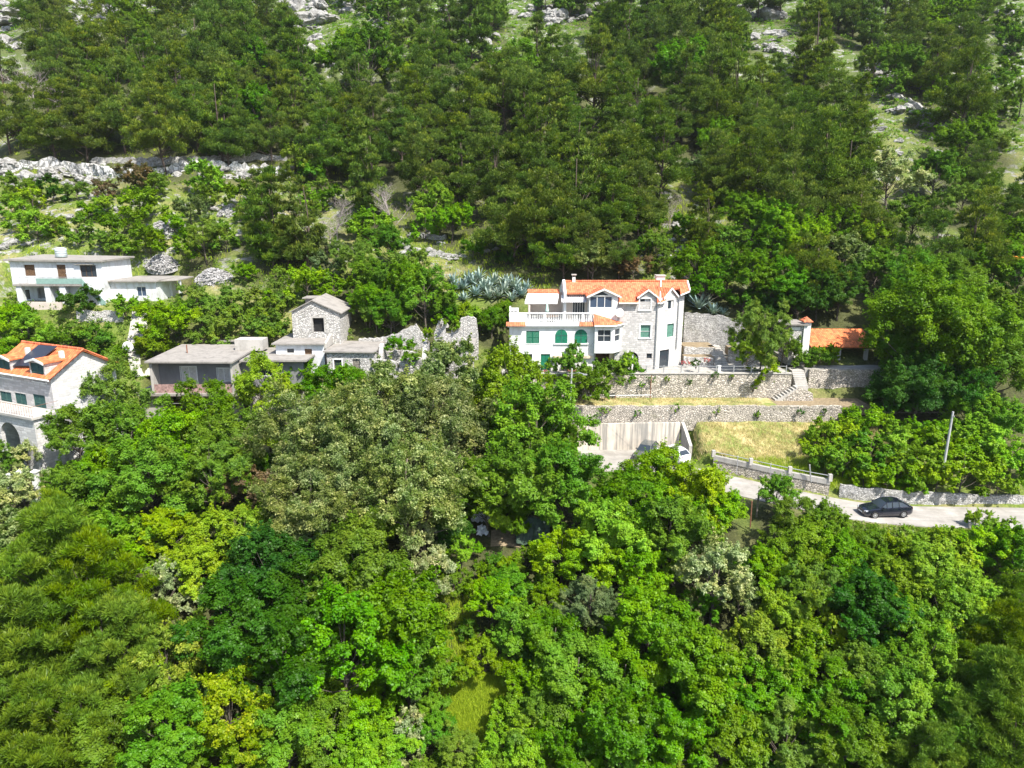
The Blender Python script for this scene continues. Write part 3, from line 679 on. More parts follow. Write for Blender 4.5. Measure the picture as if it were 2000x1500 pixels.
def arch_pts(x0,x1,z0,z1,rise,n=12):
    """outline of an arched opening, counter-clockwise seen from -y"""
    zc=z1-rise; cx=(x0+x1)/2; rx=(x1-x0)/2
    return [(x0,z0),(x1,z0)]+[(cx+rx*math.cos(a),zc+rise*math.sin(a)) for a in [math.pi*k/n for k in range(n+1)]]
def door(par, r, y, mat, sur=None, name='door'):
    x0,x1,z0,z1=r; mb=MB(); mb.box(x0,x1,y+.05,y+.1,z0,z1)
    for k in range(2):
        for j in range(2):
            a=x0+.1+(x1-x0-.1)*k/2; mb.box(a,a+(x1-x0)/2-.2,y+.03,y+.052,z0+.15+(z1-z0)*.5*j,z0+(z1-z0)*(.38+.5*j))
    d=mb.build(name,MATS[mat],par)
    MB().box(x1-.14,x1-.08,y-.01,y+.03,(z0+z1)/2-.08,(z0+z1)/2+.05).build('handle',MATS['galvanised'],d)
    if sur:
        s=MB(); s.box(x0-.13,x0,y-.035,y+.06,z0,z1); s.box(x1,x1+.13,y-.035,y+.06,z0,z1); s.box(x0-.13,x1+.13,y-.035,y+.06,z1,z1+.13); s.build('surround',MATS[sur],d)
    return d
def rect_house(par, F, x0,x1,y0,y1,z0,z1, mat, holes=(), rholes=(), name='wall'):
    mb=MB()
    mb.panel((x0,y0,z0),(1,0),x1-x0,z1-z0,[(a-x0,b-x0,c-z0,d-z0) for a,b,c,d in holes],.22,(0,-1,0))
    mb.panel((x1,y0,z0),(0,1),y1-y0,z1-z0,[(a-y0,b-y0,c-z0,d-z0) for a,b,c,d in rholes],.22,(1,0,0))
    mb.panel((x1,y1,z0),(-1,0),x1-x0,z1-z0,(),.2,(0,1,0)); mb.panel((x0,y1,z0),(0,-1),y1-y0,z1-z0,(),.2,(-1,0,0))
    mb.quad((x0,y0,z1),(x1,y0,z1),(x1,y1,z1),(x0,y1,z1))
    if holes or rholes: mb.quad((x0+.5,y0+1.2,z0),(x1-.5,y0+1.2,z0),(x1-.5,y0+1.2,z1),(x0+.5,y0+1.2,z1))
    return mb.build(name,MATS[mat],par)
def dormer(par, x0,x1,zb,ze,zt,y,yback,wallmat,rise_over=.16,hole=None,roof='roof_tiles',slope=.5):
    """gabled dormer flush with a facade: front wall, cheeks, tiled roof running back, white verge boards"""
    xm=(x0+x1)/2; mb=MB()
    if hole:
        mb.panel((x0,y,zb),(1,0),x1-x0,ze-zb,[(hole[0]-x0,hole[1]-x0,hole[2]-zb,min(hole[3],ze)-zb)],.16,(0,-1,0))
    else: mb.quad((x0,y,zb),(x1,y,zb),(x1,y,ze),(x0,y,ze))
    mb.poly([(x0,y,ze),(x1,y,ze),(xm,y,zt)])
    for xx in (x0,x1): mb.quad((xx,y,zb),(xx,yback,zb),(xx,yback,ze),(xx,y,ze))
    w=mb.build('dormer_wall',MATS[wallmat],par)
    o=rise_over; s=(zt-ze)/((x1-x0)/2); r=MB(); yf=y-.22
    r.slab((x0-o,yf,ze-o*s+.1),(xm,yf,zt+.1),(xm,yback,zt+.1),(x0-o,yback,ze-o*s+.1),.1)
    r.slab((xm,yf,zt+.1),(x1+o,yf,ze-o*s+.1),(x1+o,yback,ze-o*s+.1),(xm,yback,zt+.1),.1)
    r.build('dormer_roof',MATS[roof],w)
    v=MB()
    for sx_ in (x0-o,x1+o): v.prism([(sx_,yf-.05,ze-o*s-.08),(xm,yf-.05,zt-.06),(xm,yf-.05,zt+.14),(sx_,yf-.05,ze-o*s+.12)] if sx_<xm else [(xm,yf-.05,zt-.06),(sx_,yf-.05,ze-o*s-.08),(sx_,yf-.05,ze-o*s+.12),(xm,yf-.05,zt+.14)],(0,.1,0))
    v.build('verge',MATS['white_paint'],w)
    return w

# ------------------------------------------------------------------ the big white and stone house
F=Fr(995,722,82,-18.85)
H=thing('house','large white and stone house with orange tiled roof, dormers and roof terrace','house',F.o)
xw=F.x(1160); zd=F.z(634); sq=F.rect(1027.6,1053.4,646.4,670.5); dr=F.rect(1056,1074.4,691.5,724); dr=(dr[0],dr[1],0.02,dr[3]); sm=F.rect(1017.4,1039.4,691.6,702.5)
rect_house(H,F,0,xw,0,9.0,-1.2,zd,'white_plaster',holes=(sq,dr,sm))
shutters(H,sq,.03,'green_paint','white_paint',.08); door(H,dr,.06,'green_paint',None); window(H,sm,0,'green_paint','window_glass',1)
for a,b in ((1083.4,1109.4),(1121.4,1148.0)):
    r=F.rect(a,b,642.3,670.5); pts=arch_pts(*r,rise=.78); mb=MB(); mb.prism([(x,-.03,z) for x,z in pts],(0,.05,0)); 
    w=mb.build('arched_window',MATS['white_paint'],H)
    g=MB(); q=arch_pts(r[0]+.05,r[1]-.05,r[2]+.03,r[3]-.05,.74)
    cx=(r[0]+r[1])/2
    g.prism([(x,-.055,z) for x,z in q],(0,.02,0)); g.build('shutter',MATS['green_paint'],w)
    b2=MB(); b2.box(cx-.03,cx+.03,-.085,-.056,r[2]+.05,r[3]-.08); b2.box(r[0]+.06,r[1]-.06,-.08,-.0565,r[3]-.80,r[3]-.74); b2.build('glazing_bar',MATS['dull_green_paint'],w)
    MB().box(r[0]-.12,r[1]+.12,-.14,.0,r[2]-.12,r[2]).build('sill',MATS['white_paint'],w)
MB().box(F.x(1080),F.x(1157),-.28,.0,F.z(699),F.z(694.5)).build('ledge',MATS['beige_paint'],H)
MB().box(F.x(1020),F.x(1078),-.35,.0,-.9,.0).build('door_step',MATS['pale_concrete'],H)
# cornice and balustrade
mb=MB(); mb.box(-.3,xw+.15,-.34,1.0,zd-.12,zd+.10); mb.box(-.22,xw+.1,-.27,-.0,zd-.26,zd-.122); mb.box(-.05,xw,1.0,9.0,zd-.0,zd+.06); mb.build('roof_slab',MATS['white_paint'],H)
zt=F.z(610.5); x0,x1=F.x(1024),xw-.1
mb=MB(); mb.box(x0,x1,-.16,.06,zt-.14,zt); mb.box(x0,x1,-.14,.04,zd+.1,zd+.26); n=int((x1-x0)/.2)
for k in range(n): 
    if k%11==0: mb.box(x0+(x1-x0)*(k+.5)/n-.12,x0+(x1-x0)*(k+.5)/n+.12,-.15,.05,zd+.26,zt-.14)
    else: mb.lathe([(.045,zd+.26),(.075,zd+.5),(.04,zd+.8),(.05,zt-.14)],(x0+(x1-x0)*(k+.5)/n,-.05,0),6)
mb.build('balustrade',MATS['white_paint'],H)
mb=MB(); mb.box(0,F.x(1024),-.16,.08,zd+.1,zt); mb.box(0,.18,.08,5.5,zd+.1,zt); mb.build('parapet',MATS['white_plaster'],H)
mb=MB(); xx0,xx1,z0_,z1_=F.rect(996,1013,602.5,612.5,.3); mb.box(xx0,xx1,.15,.9,zt-.35,z1_)
mb.build('barbecue_hood',MATS['white_paint'],H)
mb=MB()
for k in range(5): mb.box(xx0+.12+.16*k,xx0+.2+.16*k,.135,.16,z0_,z0_+.38)
mb.build('vent',MATS['dark_interior'],H)
mb=MB(); 
for a,b in ((-.36,F.x(1026)),(F.x(1130),xw+.14)): MB().slab((a,-.62,zd-.02),(b,-.62,zd-.02),(b,-.165,zd+.34),(a,-.165,zd+.34),.07).build('tile_edging',MATS['roof_tiles'],H)
# stone part, front at y=.6, right bay turned to the sun
yA=.6; xa=F.x(1200,yA); xb=F.x(1281,yA); zeA=F.z(589,yA); ang=math.radians(36)
LB=(F.x(1332,yA+2.0)-xb)/math.cos(ang); ub=(math.cos(ang),math.sin(ang)); nb=(math.sin(ang),-math.cos(ang))
win2=F.rect(1250,1271,634.5,660,yA); win3=F.rect(1262.5,1273.5,690.5,700.5,yA)
archr=F.rect(1217.5,1248,687,722.5,yA); archr=(archr[0],archr[1],0.02,archr[3])
mb=MB(); mb.panel((xa,yA,-1.0),(1,0),xb-xa,zeA+1.0,[(r[0]-xa,r[1]-xa,r[2]+1.0,r[3]+1.0) for r in (win2,win3,archr)],.25,(0,-1,0))
ax,bx,az,bz=archr; zc=bz-(bx-ax)/2
A=arch_pts(ax,bx,az,bz,(bx-ax)/2,14)[2:]
for k in range(len(A)-1):     # stone spandrels that round the opening's top corners
    (u0,v0),(u1,v1)=A[k],A[k+1]; cx=bx if (u0+u1)/2>(ax+bx)/2 else ax
    mb.prism([(u0,yA-.0,v0),(cx,yA-.0,bz),(u1,yA-.0,v1)] if cx==bx else [(u0,yA-.0,v0),(ax,yA-.0,bz),(u1,yA-.0,v1)],(0,.2,0))
mb.quad((xb,yA+.0,-1),(xb,9,-1),(xb,9,zeA),(xb,yA,zeA)); mb.quad((xa,9,-1),(xa,yA,-1),(xa,yA,zeA),(xa,9,zeA)); mb.quad((xb,9.2,-1),(xa,9.2,-1),(xa,9.2,zeA),(xb,9.2,zeA))
mb.build('stone_wall',MATS['grey_dim_ashlar'],H)
window(H,win2,yA,'white_paint','glazed_green',0,2,'white_paint',.16); window(H,win3,yA,'grey_wood','window_glass',0)
dd=MB(); dd.box(ax,bx,yA+.3,yA+.34,az,bz); d_=dd.build('arched_door',MATS['dark_interior'],H)
dd=MB()
for k in range(4): xx=ax+(bx-ax)*(k+.5)/4; dd.box(xx-.09,xx+.09,yA+.24,yA+.3,az,bz-.15-.5*abs(k-1.5)/1.5)
dd.build('door_frame',MATS['white_paint'],d_)
# turned bay
zeB=F.z(586,yA+1.5)
def onB(px0,px1,py0,py1):
    o=[]
    for px in (px0,px1):
        r=ray(px,(py0+py1)/2); kx,ky=xb+F.o.x,yA+F.o.y
        # intersect the sight line with the vertical plane through (kx,ky) along ub
        t=(kx*nb[0]+ky*nb[1])/(r[0]*nb[0]+r[1]*nb[1]); X,Y=r[0]*t,r[1]*t; o.append(((X-kx)*ub[0]+(Y-ky)*ub[1],Y-F.o.y))
    ym=(o[0][1]+o[1][1])/2
    return (o[0][0],o[1][0],F.z(py1,ym),F.z(py0,ym))
hb=[onB(1302,1315.5,632,658),onB(1287.5,1306,683,709),onB(1302,1315.5,582,603)]
hb[1]=(hb[1][0],hb[1][1],.05,hb[1][3])
tb=MB(); zeB2=max(zeB,hb[2][3]+.12)
tb.panel((xb,yA,-1.0),ub,LB,zeB2+1.0,[(r[0],r[1],r[2]+1,r[3]+1) for r in hb],.22,(nb[0],nb[1],0))
eB=(xb+ub[0]*LB,yA+ub[1]*LB); tb.quad((eB[0],eB[1],-1),(eB[0]+.4,9,-1),(eB[0]+.4,9,zeB2),(eB[0],eB[1],zeB2)); tb.quad((eB[0]+.4,9.2,-1),(xb,9.2,-1),(xb,9.2,zeB2),(eB[0]+.4,9.2,zeB2))
B=tb.build('side_bay',MATS['white_lit_ashlar'],H)
def onplane(mbf,name,mat,par):     # builds in bay coordinates (u, outwards, z) and turns it into the house frame
    m=MB(); mbf(m); m.v=[(xb+ub[0]*u+nb[0]*w,yA+ub[1]*u+nb[1]*w,z) for u,w,z in m.v]; m.f=[f[::-1] for f in m.f]; return m.build(name,MATS[mat],par)
for i,r in enumerate(hb):
    def fm(m,r=r):
        for a in ((r[0]-.12,r[0],r[2],r[3]),(r[1],r[1]+.12,r[2],r[3]),(r[0]-.12,r[1]+.12,r[3],r[3]+.12),(r[0]-.15,r[1]+.15,r[2]-.1,r[2])): m.box(a[0],a[1],-.03,.04,a[2],a[3])
    w=onplane(fm,'window','white_paint',H)
    onplane(lambda m,r=r:m.box(r[0],r[1],-.2,-.12,r[2],r[3]),'pane','glazed_green' if i==0 else 'window_glass',w)
    if i==2: onplane(lambda m,r=r:(m.box(r[0],r[0]+.35,-.117,-.10,r[2],r[3]),m.box(r[1]-.3,r[1],-.117,-.10,r[2],r[3])),'curtain','curtain',w)
# roof: front slope over the stone part, set-back slope over the terrace side, bay slope, rear slope
yr=4.9; zr=F.z(549.5,yr); ze=F.z(591,.25); sl=(zr-ze)/(yr-.25); zy=lambda y: ze+(y-.25)*sl
xl=F.x(1100,yr); xm1=F.x(1176,2.2); xr=F.x(1283,yr); xR=F.x(1333,yr)
mb=MB(); mb.slab((xl,2.3,zy(2.3)),(xm1,2.3,zy(2.3)),(xm1,yr,zr),(xl,yr,zr),.16)
def rslab(xa_,xb_,y_,xc_=None): mb.slab((xa_,y_,zy(y_)),(xb_,y_,zy(y_)),(xb_ if xc_ is None else xc_,yr,zr),(xa_,yr,zr),.16)
xd0,xd1,xd2=F.x(1204.5,.5),F.x(1242,yA),F.x(1278,yA)
rslab(xm1,xd0,2.3); rslab(xd0,xd1,.25); rslab(xd1,xd2,2.4); rslab(xd2,xb+.1,.25,xr)
eR=(F.x(1338,yA+2.4),yA+2.2); zR=F.z(568,yA+2.2)
def bl(t,v): a=Vector((xb+.12,.35,ze-.05)).lerp(Vector((eR[0],eR[1],zR)),t); b=Vector((xr+.01,yr,zr+.02)).lerp(Vector((xR,yr,zr+.02)),t); return tuple(a.lerp(b,v))
tb0=max(.02,(hb[2][0]-.5)/LB); tb1=min(.98,(hb[2][1]+.5)/LB)
for t0_,t1_,v_ in ((0,tb0,0),(tb0,tb1,.5),(tb1,1,0)): mb.slab(bl(t0_,v_),bl(t1_,v_),bl(t1_,1),bl(t0_,1),.16)
mb.slab((xR,yr,zr),(xR,9.6,ze),(xl,9.6,ze),(xl,yr,zr),.16)
rf=mb.build('roof',MATS['roof_tiles'],H)
mb=MB(); mb.tube([(xl,yr,zr+.04),(xR,yr,zr+.06)],.11,8); mb.build('ridge',MATS['roof_tiles'],rf)
MB().tube([(xb+.1,.3,ze+.1),(xr,yr,zr+.1)],.09,6).build('flashing',MATS['white_paint'],rf); MB().tube([(eR[0]+.05,eR[1],zR+.05),(xR+.05,yr,zr+.05)],.12,6).build('flashing',MATS['white_paint'],rf)
mb=MB(); mb.prism([(xl-.25,2.0,zd),(xl-.25,2.0,zy(2.0)+.12),(xl-.25,yr,zr+.22),(xl-.25,9.5,zy(2.0)),(xl-.25,9.5,zd)],(.3,0,0)); mb.build('gable_wall',MATS['white_plaster'],H)
[MB().tube([(a_,.2,ze-.10),(b_,.2,ze-.10)],.09,6).build('gutter',MATS['white_paint'],H) for a_,b_ in ((xd0,xd1),(xd2,xb+.1))]; [MB().tube([(bl(t0_,0)[0],bl(t0_,0)[1]-.06,bl(t0_,0)[2]-.1),(bl(t1_,0)[0],bl(t1_,0)[1]-.06,bl(t1_,0)[2]-.1)],.09,6).build('gutter',MATS['white_paint'],H) for t0_,t1_ in ((0,tb0),(tb1,1))]
mb=MB(); mb.tube([(xb-.12,yA-.1,ze-.15),(xb-.12,yA-.1,-.1)],.06,8); k=LB*.76; mb.tube([(xb+ub[0]*k+.07,yA+ub[1]*k-.1,zeB),(xb+ub[0]*k+.07,yA+ub[1]*k-.1,2.2)],.06,8); mb.build('downpipe',MATS['galvanised'],H)
cx=F.x(1117.5,yr); mb=MB(); mb.box(cx-.18,cx+.18,yr-.2,yr+.2,zr-.3,zr+.5); ch=mb.build('chimney',MATS['white_plaster'],rf); MB().box(cx-.3,cx+.3,yr-.28,yr+.28,zr+.75,zr+.86).build('cowl',MATS['pale_concrete'],ch)
[MB().box(cx+a-.04,cx+a+.04,yr-.04,yr+.04,zr+.5,zr+.75).build('cowl_leg',MATS['pale_concrete'],ch) for a in (-.13,.13)]
cx=F.x(1282,6.5); mb=MB(); zc2=F.z(537,6.5); mb.box(cx-.55,cx+.5,6.1,7.0,zr-1,zc2-.12); ch=mb.build('chimney',MATS['white_plaster'],rf); MB().box(cx-.65,cx+.6,6.0,7.1,zc2-.12,zc2).build('cowl',MATS['pale_concrete'],ch)
# upper storey wall behind the terrace, with sliding door
slid=F.rect(1118,1143,590.5,609,2.9); slid=(slid[0],slid[1],zd+.1,slid[3]+.15)
mb=MB(); X0,X1=F.x(1097,2.9),F.x(1212,2.9); mb.panel((X0,2.9,zd+.06),(1,0),X1-X0,zy(2.9)-.16-zd-.06,[(slid[0]-X0,slid[1]-X0,.05,slid[3]-zd-.06)],.2,(0,-1,0)); mb.quad((X1,.6,zd-1),(X1,3.2,zd-1),(X1,3.2,zy(2.9)),(X1,.6,zeA)); mb.build('upper_wall',MATS['beige_plaster'],H)
window(H,slid,2.9,'white_paint','window_glass',4,1,name='sliding_door',inset=.1)
aw=MB(); a0=F.at(1097,577.5,2.4); a1=F.at(1146,577.5,2.4); b0=F.at(1097,590,1.4); b1=F.at(1147,590,1.4)
aw.slab((b0[0],1.4,b0[1]),(b1[0],1.4,b1[1]),(a1[0],2.9,a1[1]),(a0[0],2.9,a0[1]),.04); awn=aw.build('awning',MATS['white_awning'],H)
st=MB()
for k in range(12):
    f=(k+.3)/12; g=(k+.7)/12; lp=lambda p,q,t:(p[0]+(q[0]-p[0])*t,p[1]+(q[1]-p[1])*t)
    p0,p1,q0,q1=lp(b0,b1,f),lp(b0,b1,g),lp(a0,a1,f),lp(a0,a1,g); st.slab((p0[0],1.38,p0[1]+.02),(p1[0],1.38,p1[1]+.02),(q1[0],2.9,q1[1]+.02),(q0[0],2.9,q0[1]+.02),.015)
st.build('awning_stripe',MATS['galvanised'],awn)
# big gabled dormer with three panes and a glazed pediment
r=F.rect(1151,1196.5,579,602,.5); dz=dormer(H,F.x(1148.5,.5),F.x(1203,.5),zd,F.z(578,.5),F.z(565.5,.5),.5,4.2,'white_plaster',.35,hole=(r[0],r[1],r[2],F.z(578,.5)-.02),slope=.5)
window(H,(r[0],r[1],r[2],F.z(578,.5)-.03),.5,'white_paint','blue_glass',2,1,name='picture_window',inset=.08,fr=.09)
xm_=(r[0]+r[1])/2; zt_=F.z(570.5,.5); zb_=F.z(576.5,.5)
pm=MB(); pm.prism([(xm_-.85,.49,zb_),(xm_+.85,.49,zb_),(xm_,.49,zt_+.12)],(0,-.02,0)); pm.build('pediment_glass',MATS['window_glass'],H)
# small dormers over the stone part
r=F.rect(1249,1271,583.5,605.5,yA); dormer(H,F.x(1243.5,yA),F.x(1276.5,yA),zeA-.6,F.z(579,yA),F.z(567,yA),yA-.02,3.8,'grey_dim_ashlar',.25,hole=r)
window(H,r,yA-.02,'white_paint','window_glass',1,1,'white_paint',.14)
MB().box(r[0]+(r[1]-r[0])*.5,r[1]-.08,yA+.125,yA+.14,r[2]+.05,r[3]-.05).build('curtain',MATS['curtain'],H)
def dB(m):
    u0,u1=hb[2][0]-.45,hb[2][1]+.45; um=(u0+u1)/2; ztp=F.z(563.5,2.2); zee=F.z(577,2.2)
    m.poly([(u0,.02,zeB2-.4),(u1,.02,zeB2-.4),(u1,.02,zee),(um,.02,ztp),(u0,.02,zee)][::-1])
onplane(dB,'dormer_wall','white_lit_ashlar',H)
def dR(m):
    u0,u1=hb[2][0]-.7,hb[2][1]+.7; um=(u0+u1)/2; ztp=F.z(563,2.2)+.08; zee=F.z(580,2.2)
    m.slab((u0,.2,zee),(um,.2,ztp),(um,-3.2,ztp),(u0,-3.2,zee),.1); m.slab((um,.2,ztp),(u1,.2,zee),(u1,-3.2,zee),(um,-3.2,ztp),.1)
drf=onplane(dR,'dormer_roof','roof_tiles',H)
def dV(m):
    u0,u1=hb[2][0]-.7,hb[2][1]+.7; um=(u0+u1)/2; ztp=F.z(563,2.2)+.08; zee=F.z(580,2.2)
    m.prism([(u0,.25,zee-.16),(um,.25,ztp-.16),(um,.25,ztp+.06),(u0,.25,zee+.06)],(0,-.08,0)); m.prism([(um,.25,ztp-.16),(u1,.25,zee-.16),(u1,.25,zee+.06),(um,.25,ztp+.06)],(0,-.08,0))
onplane(dV,'verge','white_paint',drf)
# hexagonal bay window with hipped roof, porch beneath
y0=-.75; bx0=F.x(1160.5,y0); bx1=F.x(1196,y0); bx2=F.x(1212.5,.5); zb0=F.z(690,y0); zb1=F.z(637,y0)
wf=F.rect(1166.6,1193.4,644.5,668,y0)
bay=MB(); bay.panel((bx0,y0,zb0),(1,0),bx1-bx0,zb1-zb0,[(wf[0]-bx0,wf[1]-bx0,wf[2]-zb0,wf[3]-zb0)],.2,(0,-1,0))
dx,dy=bx2-bx1,.6-y0; LL=math.hypot(dx,dy); us=(dx/LL,dy/LL); ns=(dy/LL,-dx/LL,0)
bay.panel((bx1,y0,zb0),us,LL,zb1-zb0,[(LL*.2,LL*.78,wf[2]-zb0,wf[3]-zb0)],.2,ns)
bay.quad((bx0,1.0,zb0),(bx0,y0,zb0),(bx0,y0,zb1),(bx0,1.0,zb1)); bay.poly([(bx0,y0,zb0),(bx0,1.2,zb0),(bx2,1.2,zb0),(bx2,.6,zb0),(bx1,y0,zb0)])
bb=bay.build('bay',MATS['white_plaster'],H); window(H,wf,y0,'white_paint','window_glass',1,2,name='bay_window')
sp=MB(); q=[(bx1+us[0]*LL*t-ns[0]*.15,y0+us[1]*LL*t-ns[1]*.15) for t in (.2,.78)]
sp.quad((q[0][0],q[0][1],wf[2]),(q[1][0],q[1][1],wf[2]),(q[1][0],q[1][1],wf[3]),(q[0][0],q[0][1],wf[3])); w=sp.build('bay_window',MATS['window_glass'],H)
sp=MB(); zz=(wf[2]+wf[3])/2; qq=[(a+ns[0]*.04,b+ns[1]*.04) for a,b in q]; sp.prism([(qq[0][0],qq[0][1],zz-.04),(qq[1][0],qq[1][1],zz-.04),(qq[1][0],qq[1][1],zz+.04),(qq[0][0],qq[0][1],zz+.04)],(-ns[0]*.03,-ns[1]*.03,0)); sp.build('glazing_bar',MATS['white_paint'],w)
ap=F.at(1158,612.5,.4); rb_=MB(); o=.28
e=[(bx0-.1,.4,zb1+.1),(bx0-.1,y0-o,zb1+.02),(bx1+.1,y0-o,zb1+.02),(bx2+.25,.58,zb1+.02)]; a_=(ap[0],.4,ap[1]); b_=(bx2,.58,zb1+.25)
rb_.poly([e[1],e[2],a_]); rb_.poly([e[2],e[3],b_,a_]); rb_.poly([e[0],e[1],a_]); rb_.poly([e[1],(bx0-.1,.58,zb1+.02),e[3],e[2]])
rb_.build('bay_roof',MATS['roof_tiles'],H)
gt=MB(); gt.tube([e[1],e[2],e[3]],.09,6); gt.build('gutter',MATS['white_paint'],H)
mb=MB(); pts=[]; c0,c1=F.x(1147,.7),F.x(1188,.7); zp0=F.z(619,.7); zp1=F.z(605,.7)
mb.prism([(c0,.7,zp0-.6),(c1,.7,zp0-.6),(c1,.7,zp0-.1),(c1-.25,.7,zp0+.35),(c0+1.2,.7,zp1),(c0,.7,zp1)],(0,.25,0)); mb.build('terrace_parapet',MATS['white_paint'],H)
mb=MB(); mb.quad((xw,2.2,-1),(xa+.4,2.2,-1),(xa+.4,2.2,zb0),(xw,2.2,zb0)); mb.build('porch_wall',MATS['brown_wood'],H)
MB().box(F.x(1190,1.0),F.x(1206,1.0),.9,1.6,-1,zb0-.002).build('porch_pier',MATS['beige_paint'],H)
mb=MB(); mb.tube([(xw+.08,-.1,zd-.2),(xw+.08,-.1,-.2)],.06,8); mb.build('downpipe',MATS['galvanised'],H)
# terrace annex: beige wall, tiled strip, long white awning
mb=MB(); mb.box(F.x(1034,5),F.x(1097,5),5.0,5.2,zd+.06,F.z(571,5)); mb.box(F.x(1034,5)-.2,F.x(1034,5),2.6,5.2,zd+.06,F.z(592,4)); mb.build('annex_wall',MATS['beige_plaster'],H)
a=F.at(1031,571,4.6); b=F.at(1093,571,4.6); mb=MB(); mb.slab((a[0],4.4,a[1]),(b[0],4.4,b[1]),(b[0],5.9,b[1]+.25),(a[0],5.9,a[1]+.25),.16); mb.build('annex_roof',MATS['roof_tiles'],H)
a0=F.at(1030,573.5,4.4); a1=F.at(1092,573.5,4.4); b0=F.at(1025,590,2.6); b1=F.at(1089,590,2.6)
mb=MB(); mb.slab((b0[0],2.6,b0[1]),(b1[0],2.6,b1[1]),(a1[0],4.38,a1[1]),(a0[0],4.38,a0[1]),.05); mb.prism([(b0[0],2.58,b0[1]-.22),(b1[0],2.58,b1[1]-.22),(b1[0],2.58,b1[1]),(b0[0],2.58,b0[1])],(0,.03,0)); mb.build('awning',MATS['white_awning'],H)
# things on and at the house
def dish(px,py,Y,r,label,tilt):
    p=P(px,py,Y); t=thing('satellite_dish',label,'satellite dish',p,tilt)
    MB().lathe([(.02,.16),(r*.5,.11),(r*.85,.03),(r,-.03),(r*.97,-.05),(r*.5,.06),(.02,.11)],(0,0,0),20,'y').build('reflector',MATS['white_paint'],t,True)
    mb=MB(); mb.tube([(0,.1,-.1),(0,.3,-.2),(0,.55,-.2)],.03,6); mb.tube([(0,.03,-r*.85),(0,-.5,-r*.35)],.018,5); mb.box(-.05,.05,-.6,-.48,-r*.35-.05,-r*.35+.05); mb.build('arm',MATS['galvanised'],t); return t
dish(1210,611,82.1,.52,'white satellite dish on the stone front between the bay roof and a dormer',.25)
p=P(1068.5,600,84.2); zt0=F.o.z+zd+.06
t=thing('parasol','closed pale green parasol standing at the terrace table','parasol',(p.x,p.y,zt0))
MB().lathe([(.27,0),(.27,.06),(.04,.1),(.03,.12)],(0,0,0),12).build('base',MATS['pale_concrete'],t); mb=MB(); mb.tube([(0,0,.1),(0,0,2.35)],.025,8); mb.build('pole',MATS['white_paint'],t)
MB().lathe([(.05,1.0),(.2,1.08),(.22,1.25),(.13,1.8),(.04,2.3)],(0,0,0),9).build('canopy',m_plain('parasol_fabric',(.45,.62,.55),.9,.1,6),t,True)
t=thing('terrace_table','dark round table on the white roof terrace under the awning','table',(p.x+.3,p.y-.8,zt0))
MB().lathe([(1.0,.70),(1.02,.73),(1.0,.76)],(0,0,0),20).build('tabletop',MATS['brown_wood'],t); mb=MB(); mb.tube([(0,0,0),(0,0,.7)],.07,8); mb.build('leg',MATS['brown_wood'],t)
def chair(x,y,rz,label):
    t=thing('terrace_chair',label,'chair',(x,y,zt0),rz,'chairs on the roof terrace')
    MB().box(-.24,.24,-.24,.24,.42,.47).build('seat',MATS['white_paint'],t); mb=MB(); mb.box(-.24,-.2,.2,.25,.47,.95); mb.box(.2,.24,.2,.25,.47,.95)
    [mb.box(-.2+.1*k,-.16+.1*k,.21,.24,.47,.95) for k in range(5)]; mb.build('backrest',MATS['white_paint'],t)
    for a in (-.21,.21):
        for b in (-.21,.21): MB().box(a-.02,a+.02,b-.02,b+.02,0,.42).build('leg',MATS['white_paint'],t)
chair(F.o.x+F.x(1103),82.5,math.pi,'white slatted chair behind the balustrade nearest the striped awning'); chair(F.o.x+F.x(1122),82.7,math.pi,'white slatted chair behind the balustrade by the picture window'); chair(F.o.x+F.x(1043),82.6,math.pi,'white slatted chair behind the balustrade left of the parasol')
# ------------------------------------------------------------------ white flat-roofed house (upper left)
F=Fr(30.7,588,93,-12.3)
H=thing('house','white flat-roofed house with balcony, outside stair and roof tank','house',F.o)
x1=F.x(202.5,0,550); zt=F.z(509); zb=F.z(557); w1=F.rect(50,66.6,517,539); dr=F.rect(115,127,517,551.5); w2=F.rect(158.6,186.5,518,541)
rect_house(H,F,0,x1,0,7.2,zb,zt,'old_white_plaster',holes=(w1,dr,w2))
window(H,w1,0,'brown_wood','brown_wood',1,1); door(H,dr,.05,'brown_wood'); w=window(H,w2,0,'brown_wood','window_glass',2,1)
MB().box(w2[0]-.5,w2[1]-.2,-.35,-.002,w2[3]+.08,w2[3]+.16).build('window_hood',MATS['roof_concrete'],w)
rect_house(H,F,F.x(130,1.6,580),x1,.0,7.2,-.8,zb-.002,'old_white_plaster',name='lower_wall')
rect_house(H,F,0.1,F.x(130,1.6,580)-.002,1.7,7.0,-.8,zb-.05,'old_white_plaster',holes=(F.rect(46,57,566,584,1.7),F.rect(75,91,563,582,1.7),F.rect(111,119,564,573,1.7)),name='porch_wall')
mb=MB(); mb.slab((-.45,-.45,zt+.2),(x1+.3,-.45,zt+.05),(x1+.45,7.6,zt+.05),(-.45,7.6,zt+.3),.22); mb.build('roof',MATS['roof_concrete'],H)
ys=-1.35; xs1=F.x(160,ys,555); xs0=F.x(24,ys,555); zs=F.z(555.5,ys)
mb=MB(); mb.box(xs0,xs1,ys,-.002,zs-.22,zs); mb.build('balcony',MATS['roof_concrete'],H)
m_plain('green_glass',(.22,.34,.30),.3,.1,3,.5)
mb=MB(); mb.box(F.x(70,ys,550),xs1,ys+.05,ys+.1,zs+.05,zs+.75); g=mb.build('railing_panel',MATS['green_glass'],H)
mb=MB(); mb.tube([(xs0,ys+.07,zs+.9),(xs1,ys+.07,zs+.9)],.03,6); [mb.tube([(xs0+(xs1-xs0)*k/9,ys+.07,zs),(xs0+(xs1-xs0)*k/9,ys+.07,zs+.9)],.02,5) for k in range(10)]; mb.build('railing',MATS['galvanised'],H)
